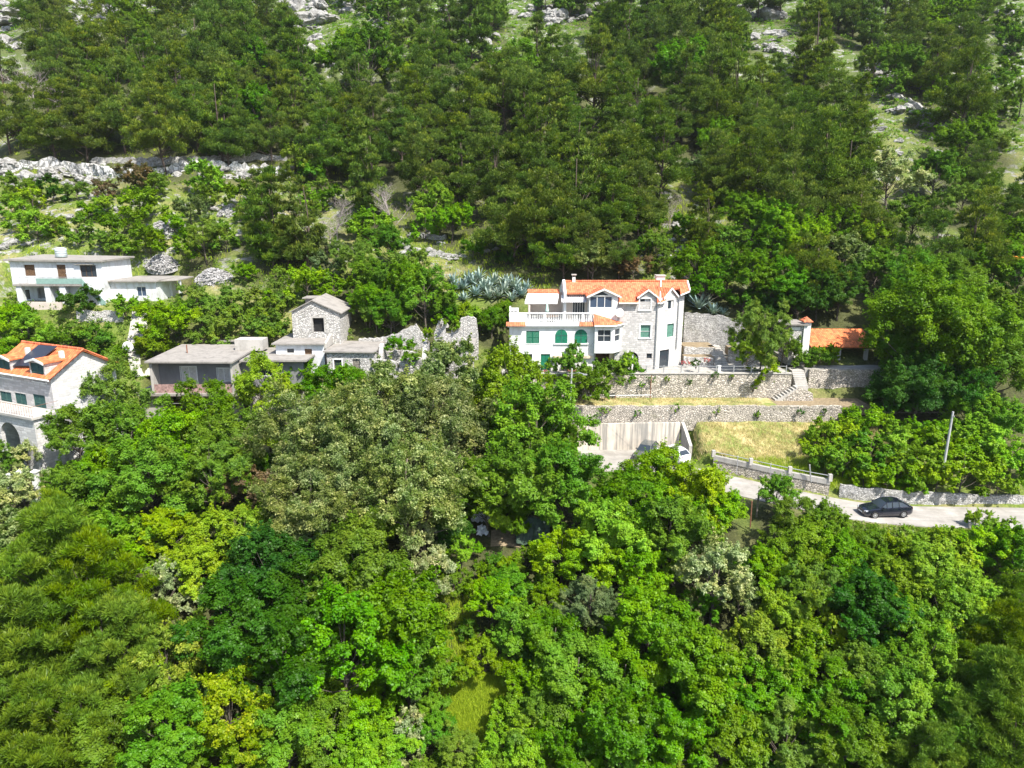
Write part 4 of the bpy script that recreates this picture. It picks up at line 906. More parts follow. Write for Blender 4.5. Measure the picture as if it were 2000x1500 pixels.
for a,b in ((36,41.5),(91,97),(120,127)): r=F.rect(a,b,560,590,ys+.2); MB().box(r[0],r[1],ys+.15,ys+.15+(r[1]-r[0]),-.6,zs-.222).build('pillar',MATS['old_white_plaster'],H)
mb=MB(); n=14; sx0=xs1; sx1=F.x(206,ys,588)
for k in range(n): 
    xa_=sx0+(sx1-sx0)*k/n; xb_=sx0+(sx1-sx0)*(k+1)/n; z_=zs-(zs+.4)*k/n; mb.box(xa_,xb_,ys,-.05,-.9,z_-.02)
stair=mb.build('stair',MATS['old_white_plaster'],H)
mb=MB(); mb.prism([(sx0,ys-.06,zs+.1),(sx0,ys-.06,zs-.2),(sx1,ys-.06,-.65),(sx1,ys-.06,-.25),],(0,.05,0)); mb.prism([(sx0,ys-.04,zs+.75),(sx0,ys-.04,zs+.1),(sx1,ys-.04,-.25),(sx1,ys-.04,.35)],(0,.03,0)); mb.build('stair_railing',MATS['green_glass'],stair)
# annex to the right
ya=1.4; xa0=x1+.002; xa1=F.x(305,ya,560); wn_=F.rect(268,284,560,579,ya); za=F.z(550.5,ya)
rect_house(H,F,xa0,xa1,ya,7.4,-1.0,za,'old_white_plaster',holes=(wn_,),name='annex_wall'); window(H,wn_,ya,'white_paint','blue_glass',1,1)
mb=MB(); mb.slab((xa0-.1,ya-.5,za+.2),(xa1+.35,ya-.5,za+.2),(xa1+.35,7.8,za+.2),(xa0+.5,7.8,za+.2),.19); c0=F.at(356,550,5.0); mb.slab((xa1+.36,ya+.6,za+.12),(c0[0],4.0,za+.02),(c0[0]+.3,8.0,za+.1),(xa1+.36,8.0,za+.15),.14); mb.build('annex_roof',MATS['roof_concrete'],H)
mb=MB(); mb.box(xa1+1.5,xa1+1.8,4.5,4.8,-1.0,za-.1); mb.box(F.x(354,5)-.6,F.x(354,5)-.3,5.2,5.5,-1,za-.1); mb.build('pillar',MATS['old_white_plaster'],H)
p=P(119.5,497,96.5); t=thing('water_tank','pale cylindrical water tank on the white flat roof','water tank',(p.x,96.5,F.o.z+zt+.22))
MB().lathe([(.66,0),(.70,.05),(.70,1.05),(.66,1.15),(.3,1.25),(.02,1.27)],(0,0,0),24).build('tank',MATS['teal_tank'],t,True); mb=MB(); [mb.lathe([(.715,.3*k+.15),(.72,.3*k+.2),(.715,.3*k+.25)],(0,0,0),24) for k in range(3)]; mb.build('band',MATS['galvanised'],t)
r=[XW(54,600,91.0),XW(120,600,91.0)]
wall('garden_wall','beige rendered wall under the porch of the white flat-roofed house',[(r[0],91.0,-11.95,-13.6),(r[1],91.0,-11.95,-13.6)],.3,'beige_plaster',jitter=.01,seed=11)
wall('garden_wall','rubble wall below the outside stair and the two round bushes',[(XW(150,620,89.8),89.8,-12.9,-15.6),(XW(240,625,89.8),89.8,-12.9,-16.0)],.4,'pale_rubble',jitter=.12,seed=12)
# stepped path down beside the upper left house
pp=[P(275,600,91),P(268,630,88.5),P(262,660,86),P(268,690,83.5),P(275,715,81.5)]; pp=[Vector((p.x,p.y,Tz(p.x,p.y)+.10)) for p in pp]; strip_mesh('footpath',dense(pp,5),1.0,'paving')
pp=[P(0,595,91.5),P(40,607,90.3),P(90,628,88.8),P(112,636,88.0)]; pp=[Vector((p.x,p.y,Tz(p.x,p.y)+.12)) for p in pp]; strip_mesh('driveway',dense(pp,5),.9,'paving')
dish(250,677,83.0,.62,'white satellite dish on a post beside the concrete footpath',.1)
# ------------------------------------------------------------------ lower left stone house
ROT=math.radians(-25)
F=Fr(97,735,64.5,-23.85,ROT)
H=thing('house','stone house with orange dormered roof, solar panel and green shutters','house',F.o,ROT)
dep=6.6; X0=F.at(48,672,dep/2)[0]; ze=F.z(737)
sh=[F.rect(4.6,21,767,795),F.rect(69,87,773,802),F.rect(74.5,87.4,830,851),]; dr=F.rect(36,50,770,812)
ya,za=F.atx(157,684,0); 
mb=MB(); mb.panel((X0,0,-1.5),(1,0),-X0,ze+1.5,[(r[0]-X0,r[1]-X0,r[2]+1.5,r[3]+1.5) for r in (*sh,dr)],.2,(0,-1,0)); mb.quad((X0,dep,-1.5),(X0,0,-1.5),(X0,0,ze),(X0,dep,ze)); mb.build('front_wall',MATS['grey_dim_ashlar'],H)
mb=MB(); mb.poly([(0,0,-1.5),(0,dep,-1.5),(0,dep,ze),(0,dep/2,za-.1),(0,0,ze)]); mb.quad((0,dep,-1.5),(X0,dep,-1.5),(X0,dep,ze),(0,dep,ze)); mb.build('gable_wall',MATS['white_lit_ashlar'],H)
for r in sh: shutters(H,r,.05,'dull_green_paint','white_paint',.12)
shutters(H,dr,.05,'dull_green_paint','white_paint',.12,'balcony_door')
o=.35; s=(za-ze)/(dep/2); mb=MB(); mb.slab((X0-o,-o,ze-o*s+.12),(o,-o,ze-o*s+.12),(o,dep/2,za+.12),(X0-o,dep/2,za+.12),.16); mb.slab((o,dep+o,ze-o*s+.12),(X0-o,dep+o,ze-o*s+.12),(X0-o,dep/2,za+.12),(o,dep/2,za+.12),.16); rf=mb.build('roof',MATS['roof_tiles_bright'],H)
mb=MB(); mb.tube([(X0-o,dep/2,za+.14),(o,dep/2,za+.14)],.12,8); mb.tube([(o,-o,ze-o*s+.12),(o,dep/2,za+.14),(o,dep+o,ze-o*s+.12)],.09,6); mb.build('ridge',MATS['roof_tiles'],rf)
mb=MB(); mb.tube([(X0-o,-o-.06,ze-o*s),(o,-o-.06,ze-o*s)],.09,6); mb.build('gutter',MATS['white_paint'],H)
for a,b,c_,d in ((64,83,711,744),(-1,17,704,736)):
    r=F.rect(a,b,c_,d,-.02); dormer(H,r[0]-.16,r[1]+.16,ze-.4,r[3]+.08,r[3]+.36,-.02,dep*.46,'grey_dim_ashlar',.22,hole=(r[0],r[1],r[2],r[3]),roof='roof_tiles_bright'); shutters(H,r,.03,'dull_green_paint','white_paint',.13,'dormer_window')
# solar panel between the dormers, chimneys
def onroof(px,py):
    # sight line meets the front roof plane z = ze + y*s + .16
    o_=F.loc(-F.o); rr=F.loc(ray(px,py)); k=(ze+.16+o_[1]*s-o_[2])/(rr[2]-rr[1]*s); return Vector((o_[0]+rr[0]*k,o_[1]+rr[1]*k,o_[2]+rr[2]*k))
q=[onroof(26,720.5),onroof(64,720.5),onroof(112,682.5),onroof(76,679.5)]; up=Vector((0,0,.32))
mb=MB(); mb.prism([tuple(v+up) for v in q],(0,0,-.08)); sp_=mb.build('solar_panel',MATS['solar_black'],rf)
for a,b in ((55,694),(121,701)):
    v=onroof(a,b); mb=MB(); mb.box(v.x-.16,v.x+.16,v.y-.16,v.y+.2,v.z-.3,v.z+.75); mb.build('chimney',MATS['white_plaster'],rf)
# arched porch carrying a balcony
yp=-2.4; r=F.rect(-20,66,826,890,yp); xp=r[1]; print('left house',dep,za,ze,X0,xp); zp=F.z(824,yp); ar=F.rect(6,34,829,868,yp); px0=X0
mb=MB(); mb.panel((px0,yp,-1.6),(1,0),xp-px0,zp+1.6-.1,[(ar[0]-px0,ar[1]-px0,1.3,ar[3]+1.6)],.35,(0,-1,0)); 
A=arch_pts(ar[0],ar[1],0,ar[3],(ar[1]-ar[0])/2,14)[2:]
for k in range(len(A)-1):
    (u0,v0),(u1,v1)=A[k],A[k+1]; cx=ar[1] if (u0+u1)/2>(ar[0]+ar[1])/2 else ar[0]; mb.prism([(u0,yp,v0),(cx,yp,ar[3]),(u1,yp,v1)],(0,.3,0))
mb.quad((xp,yp,-1.6),(xp,0,-1.6),(xp,0,zp-.1),(xp,yp,zp-.1)); pc=mb.build('porch',MATS['white_lit_ashlar'],H)
mb=MB(); mb.box(px0,xp+.2,yp-.25,-.04,zp-.1,zp+.12); mb.build('balcony',MATS['pale_concrete'],H)
mb=MB(); mb.tube([(px0,yp-.1,zp+1.1),(xp+.1,yp-.1,zp+1.1),(xp+.1,-.05,zp+1.1)],.02,5)
for k in range(26): f=k/25; mb.tube([(px0+(xp+.1-px0)*f,yp-.1,zp+.1),(px0+(xp+.1-px0)*f,yp-.1,zp+1.1)],.011,4)
mb.build('railing',MATS['rust_metal'],H)
yg=59.6; g=lambda a,b: XW(a,890,yg)
wall('garden_wall','low white wall with a gap for the gate before the arched porch',[(g(-60,0),yg,-23.2,-25.6),(g(36,0),yg,-23.2,-25.6)],.3,'white_plaster',jitter=.01,cap='white_paint',seed=13)
for i,(a,lab) in enumerate(((33,'white square gate pillar at the end of the low white wall'),(62,'white square gate pillar near the shaded corner of the stone house'))):
    xg=g(a,0); t=thing('gate_pillar',lab,'pillar',(xg,yg,-25.2),0,'gate pillars at the stone house'); MB().box(-.22,.22,-.22,.22,-.4,2.3).build('shaft',MATS['white_plaster'],t); mb=MB(); mb.box(-.29,.29,-.29,.29,2.3,2.4); mb.add([(-.25,-.25,2.4),(.25,-.25,2.4),(.25,.25,2.4),(-.25,.25,2.4),(0,0,2.6)],[(0,1,4),(1,2,4),(2,3,4),(3,0,4)]); mb.build('cap',MATS['white_paint'],t)
t=thing('garden_gate','dark metal gate between two white gate pillars','gate',(g(36,0)+.1,yg,-25.0)); L_=g(60,0)-g(36,0)-.3
mb=MB(); mb.tube([(0,0,.2),(L_,0,.2),(L_,0,1.5),(0,0,1.5),(0,0,.2)],.03,5); mb.build('gate_frame',MATS['rust_metal'],t); mb=MB(); [mb.tube([(L_*k/9,0,.2),(L_*k/9,0,1.5)],.015,4) for k in range(1,9)]; mb.build('bars',MATS['rust_metal'],t)
# ------------------------------------------------------------------ grey concrete house
F=Fr(305,825,76,-23.45)
H=thing('house','unfinished grey concrete house with deep loggia and flat roof','house',F.o)
zt=F.z(708); zs=F.z(767.5); xr_=F.x(452); yl=1.5; wa=F.rect(355.5,383,716,749,yl); wb=F.rect(426,448,719,745,yl)
mb=MB(); mb.panel((.25,yl,zs),(1,0),xr_-.5,zt-zs,[(r[0]-.25,r[1]-.25,r[2]-zs,r[3]-zs) for r in (wa,wb)],.15,(0,-1,0)); mb.build('loggia_wall',MATS['grey_render'],H)
window(H,wa,yl,'white_paint','curtain',1,1,'white_paint',.07,name='balcony_window',fr=.1); window(H,wb,yl,'white_paint','curtain',1,1,'white_paint',.07,fr=.1)
mb=MB(); mb.box(0,.25,0,8.5,zs,zt); mb.box(xr_-.25,xr_,0,8.5,zs,zt); mb.box(.25,xr_-.25,8.2,8.5,zs,zt); mb.build('side_wall',MATS['pale_concrete'],H)
zr1=F.z(700,0); mb=MB(); mb.slab((-.3,-.35,zt+.18),(xr_+.2,-.35,zt+.14),(xr_+.2,8.8,zt+.30),(-.3,8.8,zt+.34),.18); mb.build('roof',MATS['roof_concrete'],H)
mb=MB(); mb.box(-1.9,xr_+.5,-.5,8.4,zs-.24,zs-.002); mb.build('floor_slab',MATS['roof_concrete'],H)
m_plain('pink_rail',(.34,.22,.20),.8,.3,4)
mb=MB(); mb.box(.25,xr_-.25,.05,.11,zs+.0,zs+.95); mb.build('parapet',MATS['pink_rail'],H)
mb=MB(); mb.box(-1.7,.55,.3,6,-.9,zs-.242); mb.box(xr_-.35,xr_+.25,-.1,.5,-.9,zs-.242); mb.box(1.0,xr_-.4,3.2,3.4,-.9,zs-.242); mb.box(.55,1.0,.4,.9,-.9,zs-.242); mb.build('lower_wall',MATS['pale_concrete'],H)
dr_=F.rect(332,352,780,822,3.15); door(H,(dr_[0],dr_[1],0,dr_[3]),3.1,'brown_wood')
mb=MB(); mb.tube([(1.0,-.2,F.z(787)),(3.2,-.2,F.z(787))],.03,5); mb.build('railing',MATS['galvanised'],H)
xw0=F.x(474,2.5); xw1=F.x(601,2.5); zw=F.z(704,2.5); ww=F.rect(505,530,716,735,2.5)
rect_house(H,F,xr_+.002,xw1-.6,2.5,8.6,zs-.0,zw,'grey_render',name='wing_wall',holes=(ww,)); window(H,ww,2.5,'white_paint','window_glass',1,1)
rect_house(H,F,xr_+.26,xw1-.9,2.9,8.3,-.9,zs-.245,'pale_concrete',name='wing_base')
mb=MB(); mb.slab((xr_+.21,1.6,zw+.20),(xw1,1.9,zw+.16),(xw1+.3,8.9,zw+.2),(xr_+.21,8.9,zw+.24),.19); mb.build('wing_roof',MATS['roof_concrete'],H)
cc=F.rect(460,512,664,690,5.5); mb=MB(); mb.box(cc[0],cc[1],5.5,7.4,zt+.2,cc[3]); mb.build('stair_head',MATS['pale_concrete'],H)
mb=MB(); mb.tube([(F.x(367,4),4,zt),(F.x(367,4),4,zt+1.2)],.07,6); mb.build('flue',MATS['rust_metal'],H)
# rubble store with slab roof behind
F2=Fr(415,690,86.2,None); F2.o.z=-16.6
Hs=thing('stone_shed','low broken rubble store behind the grey concrete house','shed',F2.o)
mb=MB(); mb.box(0,F2.x(470),0,3,-2.5,F2.z(668)); mb.build('wall',MATS['pale_rubble'],Hs); mb=MB(); mb.slab((-.3,-.3,F2.z(666)),(F2.x(474),-.4,F2.z(664)),(F2.x(474),3.2,F2.z(664)+.1),(-.3,3.2,F2.z(666)+.15),.14); mb.build('roof',MATS['roof_concrete'],Hs)
# ------------------------------------------------------------------ gabled stone house
F=Fr(573,660,84,-16.6)
H=thing('house','small rough stone gabled house with one dark square opening','house',F.o)
xe=F.x(668); xm=F.x(617.5); zl=F.z(608); zr=F.z(611); za=F.z(587.5); dep=6.2; wn_=F.rect(612,632,621,649)
mb=MB(); mb.panel((0,0,-2.5),(1,0),xe,zr+2.5,[(wn_[0],wn_[1],wn_[2]+2.5,wn_[3]+2.5)],.35,(0,-1,0)); mb.poly([(0,0,zr),(xe,0,zr),(xm,0,za),(0,0,zl)])
mb.quad((xe,0,-2.5),(xe,dep,-2.5),(xe,dep,zr),(xe,0,zr)); mb.poly([(xe,dep,-2.5),(0,dep,-2.5),(0,dep,zl),(xm,dep,za),(xe,dep,zr)]); mb.quad((0,dep,-2.5),(0,0,-2.5),(0,0,zl),(0,dep,zl)); mb.build('wall',MATS['pale_rubble'],H)
mb=MB(); mb.box(wn_[0],wn_[1],.4,.45,wn_[2],wn_[3]); w=mb.build('window',MATS['dark_interior'],H)
mb=MB(); mb.box(wn_[0]-.18,wn_[0],-.03,.05,wn_[2],wn_[3]); mb.box(wn_[1],wn_[1]+.15,-.03,.05,wn_[2],wn_[3]); mb.box(wn_[0]-.18,wn_[1]+.15,-.03,.05,wn_[3],wn_[3]+.16); mb.build('surround',MATS['pale_concrete'],w)
xe2=F.x(673); o=.25
mb=MB(); mb.slab((-o,-o,zl-.05),(xm,-o,za+.14),(xm,dep+o,za+.14),(-o,dep+o,zl-.05),.12); mb.slab((xm,-o,za+.14),(xe2,-o,zr-.0),(xe2,dep+o,zr-.0),(xm,dep+o,za+.14),.12); mb.build('roof',MATS['roof_concrete'],H)
mb=MB(); mb.box(xm-2.2,xm-.3,dep-1.4,dep+.4,zl,za-.35); mb.slab((xm-2.5,dep-1.7,za-.22),(xm-.3,dep-1.7,za-.2),(xm-.3,dep+.6,za-.2),(xm-2.5,dep+.6,za-.22),.12); mb.build('rear_roof',MATS['roof_concrete'],H)
# ------------------------------------------------------------------ low white house and low stone house in the row
F=Fr(542,722,81,-19.5)
H=thing('house','low white house with flat slab roof below the gabled stone house','house',F.o)
x1=F.x(634); zt=F.z(672.5); w1=F.rect(561,574,681,689.5); dr=F.rect(596,609,681.5,702)
rect_house(H,F,0,x1,0,6.0,-1.5,zt,'old_white_plaster',holes=(w1,dr)); window(H,w1,0,'grey_wood','window_glass',0,1); door(H,dr,.1,'brown_wood')
mb=MB(); mb.slab((-.35,-.4,zt+.16),(x1+.1,-.4,zt+.16),(x1+.5,6.3,zt+.18),(-.2,6.3,zt+.2),.155); mb.build('roof',MATS['roof_concrete'],H)
mb=MB(); a=F.rect(634,658,660,686,2.0); mb.prism([(x1+.01,0,zt-.5),(x1+.01,5.8,zt-.5),(x1+.01,5.8,zt+1.1),(x1+.01,4.5,zt+1.1),(x1+.01,0,zt+.1)],(.3,0,0)); mb.build('party_wall',MATS['pale_concrete'],H)
F=Fr(634,730,80,-20.1)
H=thing('house','low stone house with grey slab roof next to the roofless ruin','house',F.o)
x0=.35; x1=F.x(733); zt=F.z(688); w1=F.rect(653,667,702.5,720); dr=F.rect(690,703,701.5,729)
rect_house(H,F,x0,x1,0,5.6,-1.5,zt,'pale_rubble',holes=(w1,dr)); window(H,w1,0,'grey_wood','window_glass',0,1,'white_paint',.13); door(H,dr,.1,'grey_wood')
mb=MB(); mb.slab((x0-.3,-.35,zt+.2),(x1+.1,-.35,zt+.12),(x1+.1,5.9,zt+.2),(x0+.1,5.9,zt+.26),.16); mb.build('roof',MATS['roof_concrete'],H)
# ------------------------------------------------------------------ roofless ruins: jagged stone walls
def ruin_wall(F,par,outline,y,th,holes=(),mat='pale_rubble',seed=0,name='wall'):
    """outline of the wall top as photo points left to right; broken masonry steps added along it"""
    rng=random.Random(seed); top=[]
    for i in range(len(outline)-1):
        a,b=F.at(*outline[i],y),F.at(*outline[i+1],y); n=max(1,int(abs(b[0]-a[0])/.28))
        for k in range(n): t=k/n; top.append((a[0]+(b[0]-a[0])*t,a[1]+(b[1]-a[1])*t+rng.uniform(-.09,.09)))
    top.append(F.at(*outline[-1],y)); mb=MB()
    for (xa_,za_),(xb_,zb_) in zip(top[:-1],top[1:]):
        if xb_-xa_<.01: xb_=xa_+.01
        xc=(xa_+xb_)/2; hh=[h for h in holes if h[0]<xc<h[1]]; z=max(.2,(za_+zb_)/2); segs=[(-2.5,z)]
        for h in hh: segs=[s_ for s0,s1 in segs for s_ in ((s0,min(s1,h[2])),(max(s0,h[3]),s1)) if s_[1]>s_[0]+.05]
        j=rng.uniform(-.03,.03)
        for s0,s1 in segs:
            zz0=za_ if s1==z else s1; zz1=zb_ if s1==z else s1
            mb.prism([(xa_,y+j,s0),(xb_,y+j,s0),(xb_,y+j,max(s0+.02,zz1)),(xa_,y+j,max(s0+.02,zz0))],(0,th,0))
    return mb.build(name,MATS[mat],par)
F=Fr(733,735,79.4,-20.3)
H=thing('ruin','roofless stone ruin with two pointed gable stumps and ivy inside','ruin',F.o)
ruin_wall(F,H,[(727,704),(745,703),(770,706),(800,699),(838,703)],0,.5,[F.rect(739,753,706,736),F.rect(774,782,709,719)],seed=1,name='front_wall')
for x_,pts in ((0.2,[(0,0),(0,2.4),(1.2,3.4),(2.2,4.6),(2.8,4.7),(3.2,3.9),(4.5,2.6),(5.4,2.2)]),(F.x(822),[(0,0),(0,2.6),(1.0,3.5),(2.0,4.3),(2.6,4.9),(2.9,4.8),(3.5,3.4),(4.6,2.5),(5.4,2.4)])):
    mb=MB(); poly=[(x_,y_,z_) for y_,z_ in pts]+[(x_,5.4,-2)]; poly[0]=(x_,0,-2); mb.prism(poly[::-1],(.5,0,0)); mb.build('gable_stump',MATS['pale_rubble'],H)
ruin_wall(F,H,[(738,690),(770,684),(815,688)],5.0,.5,seed=3,name='rear_wall')
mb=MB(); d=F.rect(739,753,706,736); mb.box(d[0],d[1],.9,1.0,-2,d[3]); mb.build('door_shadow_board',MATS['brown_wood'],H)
F=Fr(845,735,80.0,-19.9)
H=thing('ruin','broken stone hut with slab roof and a dark doorway beside the ruin','ruin',F.o)
dr=F.rect(856,869,694,714)
ruin_wall(F,H,[(838,690),(850,682),(890,680),(925,684)],0,.5,[dr],seed=4,name='front_wall'); ruin_wall(F,H,[(845,680),(925,678)],4.0,.4,seed=5,name='rear_wall')
mb=MB(); mb.box(dr[0],dr[1],.9,1.0,-.5,dr[3]); mb.build('door',MATS['brown_wood'],H)
a=F.at(868,679,-.2); b=F.at(926,678,-.2); mb=MB(); mb.slab((a[0],-.3,a[1]+.1),(b[0],-.3,b[1]+.08),(b[0]+.2,3.9,b[1]+.3),(a[0]+.2,3.9,a[1]+.3),.16); mb.build('roof',MATS['roof_concrete'],H)
ruin_wall(F,H,[(870,668),(885,660),(905,660),(922,672)],1.8,.6,seed=6,name='rubble_stack')
F=Fr(775,690,85.6,-17.5)
H=thing('ruin','tall jagged remnant of stone walls standing behind the ruins','ruin',F.o)
ruin_wall(F,H,[(700,662),(740,660),(775,652),(790,644),(812,634),(822,648),(838,656)],0,.6,seed=7)
ruin_wall(F,H,[(848,650),(856,628),(864,622),(876,636),(886,652),(893,640),(900,622),(914,618),(930,622),(934,655)],-.8,.6,[F.rect(868,880,640,652,-.8)],seed=8)
# ------------------------------------------------------------------ shed, oven chimney and stairs on the right
F=Fr(1525,711,84.5,-18.45)
H=thing('stone_shed','grey stone oven hut with slab roof and red-capped chimney','shed',F.o)
r=F.rect(1538,1569,636,712); wv=F.rect(1546,1563,639,645)
rect_house(H,F,r[0],r[1],0,3.2,-.3,F.z(636),'pale_rubble'); mb=MB(); mb.box(wv[0],wv[1],-.03,.01,wv[2],wv[3]); mb.build('vent',MATS['white_paint'],H)
mb=MB(); a=F.x(1524); mb.slab((a,-.4,F.z(631.5)),(F.x(1571),-.4,F.z(632.5)),(F.x(1571),3.5,F.z(632.5)),(a,3.5,F.z(631.5)),.16); mb.build('roof',MATS['roof_concrete'],H)
c=F.rect(1568.5,1585,629,662,-.2); mb=MB(); mb.box(c[0],c[1],-.2,.75,-.3,c[3]); ch=mb.build('chimney',MATS['white_plaster'],H)
cp=MB(); zc=c[3]; x0,x1=c[0]-.22,c[1]+.12; cp.box(x0,x1,-.45,1.0,zc+.0,zc+.08); cp.add([(x0,-.45,zc+.08),(x1,-.45,zc+.08),(x1,1.0,zc+.08),(x0,1.0,zc+.08),((x0+x1)/2,.28,zc+.62)],[(0,1,4),(1,2,4),(2,3,4),(3,0,4)]); cp.build('chimney_cap',MATS['roof_tiles'],ch)
S=thing('open_shed','open shed with bright orange tiled lean-to roof on pale pillars','shed',(F.o.x+F.x(1580),84.5,-18.45)); sx_=F.x(1580)
za=F.z(676); zb_=za+1.5; x1=F.x(1706)-sx_; mb=MB(); mb.slab((0,-.3,za),(x1,-.3,za),(x1,3.6,zb_),(0,3.6,zb_),.14); mb.build('roof',MATS['roof_tiles_bright'],S)
mb=MB(); mb.box(.05,x1,3.2,3.5,-.3,zb_-.3); mb.build('rear_wall',MATS['grey_render'],S)
for a in (1637,1690): xx=F.x(a)-sx_; MB().box(xx-.2,xx+.2,-.15,.2,-.3,za-.142).build('pillar',MATS['pale_concrete'],S)
MB().box(.0,x1,-.2,-.05,za-.30,za-.145).build('beam',MATS['brown_wood'],S)
# stone stairs
S=thing('stone_stairs','stone steps turning down from the shed terrace to the lower grass strip','stairs',(XW(1565,740,80.2),80.2,-21.65)); o=S.location
mb=MB(); x0=XW(1553,735,80.2)-o.x; x1=XW(1577,735,80.2)-o.x
for k in range(8): mb.box(x0,x1,-.5+.22*k,-.5+.22*(k+1)+(1.4 if k==7 else 0),-.2,1.6+.2*k)
mb.build('upper_flight',MATS['pale_concrete'],S); mb=MB(); xl=XW(1513,775,79)-o.x
for k in range(8): a=xl+(x0-xl)*k/8; b=xl+(x0-xl)*(k+1)/8; mb.box(a,b,-1.4,-.3,-.2,.2+.2*k)
mb.build('lower_flight',MATS['pale_concrete'],S); mb=MB(); mb.prism([(xl+.4,-1.45,-.2),(x1+.4,-1.45,-.2),(x1+.2,-1.45,.9),(x0+.3,-1.45,1.5),(x0-.1,-1.45,1.5)],(0,.9,0)); mb.build('stair_wall',MATS['terrace_rubble'],S)
S=thing('stone_stairs','pale stone steps rising behind the flower beds beside the big house','stairs',(XW(1410,712,84),84,-18.8)); mb=MB()
for k in range(9): mb.box(-.85+.02*k,.85-.02*k,.42*k,.42*(k+1)+(.6 if k==8 else 0),-.2,.2*(k+1))
mb.build('flight',MATS['pale_concrete'],S)
wall('garden_wall','curved dry-stone wall of the terraced garden right of the big house',[(XW(1336,640,90.5),90.5,-13.2,-18.5),(XW(1400,640,90.2),90.2,-13.5,-18.5),(XW(1460,640,89),89,-14.2,-18.5)],.5,'dry_stone',jitter=.12,seed=21)
wall('garden_wall','low rubble bed wall with flowers beside the stone steps',[(XW(1336,690,86.6),86.6,-16.9,-19),(XW(1396,690,86.4),86.4,-17.0,-19)],.4,'pale_rubble',jitter=.08,seed=22)
wall('garden_wall','lowest rubble bed wall behind the clipped round bush',[(XW(1336,700,84.3),84.3,-17.7,-19),(XW(1394,700,84.3),84.3,-17.8,-19)],.4,'pale_rubble',jitter=.06,seed=23)
wall('garden_wall','rubble bed wall rising right of the pale stone steps',[(XW(1424,690,85.8),85.8,-16.8,-19),(XW(1478,690,85.8),85.8,-17.0,-19)],.4,'pale_rubble',jitter=.08,seed=24)
sheet('garden_bed',XW(1337,690,87),XW(1396,690,87),86.9,90.3,-17.0,'bare_soil'); sheet('lower_garden_bed',XW(1337,690,85),XW(1394,690,85),84.65,86.3,-17.75,'bare_soil'); sheet('side_garden_bed',XW(1424,690,87),XW(1470,690,87),86.2,88.8,-17.1,'bare_soil')
# terrace railing on the big retaining wall
t=thing('terrace_railing','thin metal railing with pale posts on the terrace wall','railing',(XW(1262,728,80.4),80.4,-18.7)); x1=XW(1535,728,80.4)-t.location.x; mb=MB(); mb.tube([(0,0,.75),(x1,0,.75)],.03,5); mb.tube([(0,0,.4),(x1,0,.4)],.02,5); mb.build('rail',MATS['galvanised'],t)
for k in range(9): xx=x1*k/8; MB().box(xx-.05,xx+.05,-.05,.05,0,.85).build('post',MATS['galvanised'],t)
t=thing('gate_post','short white post on the terrace wall beside the clipped round bush','post',(XW(1405,716,80.5),80.5,-18.7)); MB().box(-.15,.15,-.12,.12,0,.75).build('shaft',MATS['white_plaster'],t); MB().box(-.19,.19,-.16,.16,.75,.82).build('cap',MATS['white_paint'],t)
# pipe rail along the vine strip
t=thing('vine_trellis','grey pipe trellis under the climbing vine on the grass strip','trellis',(XW(1130,775,79.2),79.2,-21.6)); x1=XW(1273,775,79.2)-t.location.x; mb=MB(); mb.tube([(0,0,.45),(x1*.5,0,.5),(x1,0,.55)],.05,6); mb.build('pipe',MATS['galvanised'],t)
for f in (.02,.5,.98):
    mb=MB(); mb.tube([(x1*f,0,-.1),(x1*f,0,2.9 if f>.9 else .55)],.05,6); mb.build('post',MATS['rust_metal'],t)
# ------------------------------------------------------------------ poles, posts, odds and ends
def pole(px,pyt,pyb,Y,label,arm,lean):
    b=P(px-3,pyb,Y); tp=P(px+3,pyt,Y); t=thing('utility_pole',label,'pole',(b.x,Y,b.z-2)); h=tp.z-b.z+2
    mb=MB(); mb.tube([(0,0,0),(lean,0,h)],[.13,.09],10); mb.build('shaft',MATS['pole_concrete'],t)
    if arm:
        mb=MB(); mb.tube([(lean,0,h-.6),(lean+.7,-.25,h-.35),(lean+1.3,-.45,h-.5)],.035,6); mb.build('arm',MATS['galvanised'],t)
        mb=MB(); mb.box(lean+1.15,lean+1.6,-.58,-.36,h-.6,h-.48); mb.build('lamp_head',MATS['galvanised'],t); mb=MB(); mb.box(lean-.45,lean+.45,-.05,.05,h-.28,h-.2); [mb.box(lean+a-.04,lean+a+.04,-.04,.04,h-.2,h-.06) for a in (-.4,0,.4)]; mb.build('crossarm',MATS['rust_metal'],t)
    else:
        mb=MB(); [mb.box(lean+a-.04,lean+a+.04,-.15,-.1,h-.5,h-.35) for a in (-.08,.08)]; mb.build('insulator',MATS['galvanised'],t)
    return t
pole(1113,720,822,75.2,'grey pole with lamp arm in front of the vine by the concrete wall',True,.28); pole(1851,804,878,64.6,'bare grey pole rising out of the bright hedge above the road',False,.10)
def post(px,pyt,pyb,Y,label,mat,lean=0.0,r=.05):
    b=P(px,pyb,Y); tp=P(px,pyt,Y); t=thing('post',label,'post',(b.x,Y,b.z-.5),0,'odd posts by the road'); mb=MB(); mb.tube([(0,0,0),(lean,0,tp.z-b.z+.5)],r,6); mb.build('shaft',MATS[mat],t)
    MB().lathe([(r*1.15,tp.z-b.z+.5),(r*1.15,tp.z-b.z+.56),(.01,tp.z-b.z+.6)],(lean,0,0),6).build('cap',MATS[mat],t)
post(1585,909,932,66.0,'pale leaning metal stake behind the roadside wall','galvanised',-.3,.06); post(1506,907,922,67.5,'short pale stake in the yellow grass behind the roadside wall','galvanised',-.1,.04); post(1439,892,918,69,'thin upright stake left of the other pale stakes','galvanised',0,.04)
post(1478,960,1000,61.2,'dark wooden post at the gap beside the road','grey_wood',.05,.08); post(1466,980,1020,59.6,'rusty red post below the gap beside the road','rust_metal',-.05,.06)
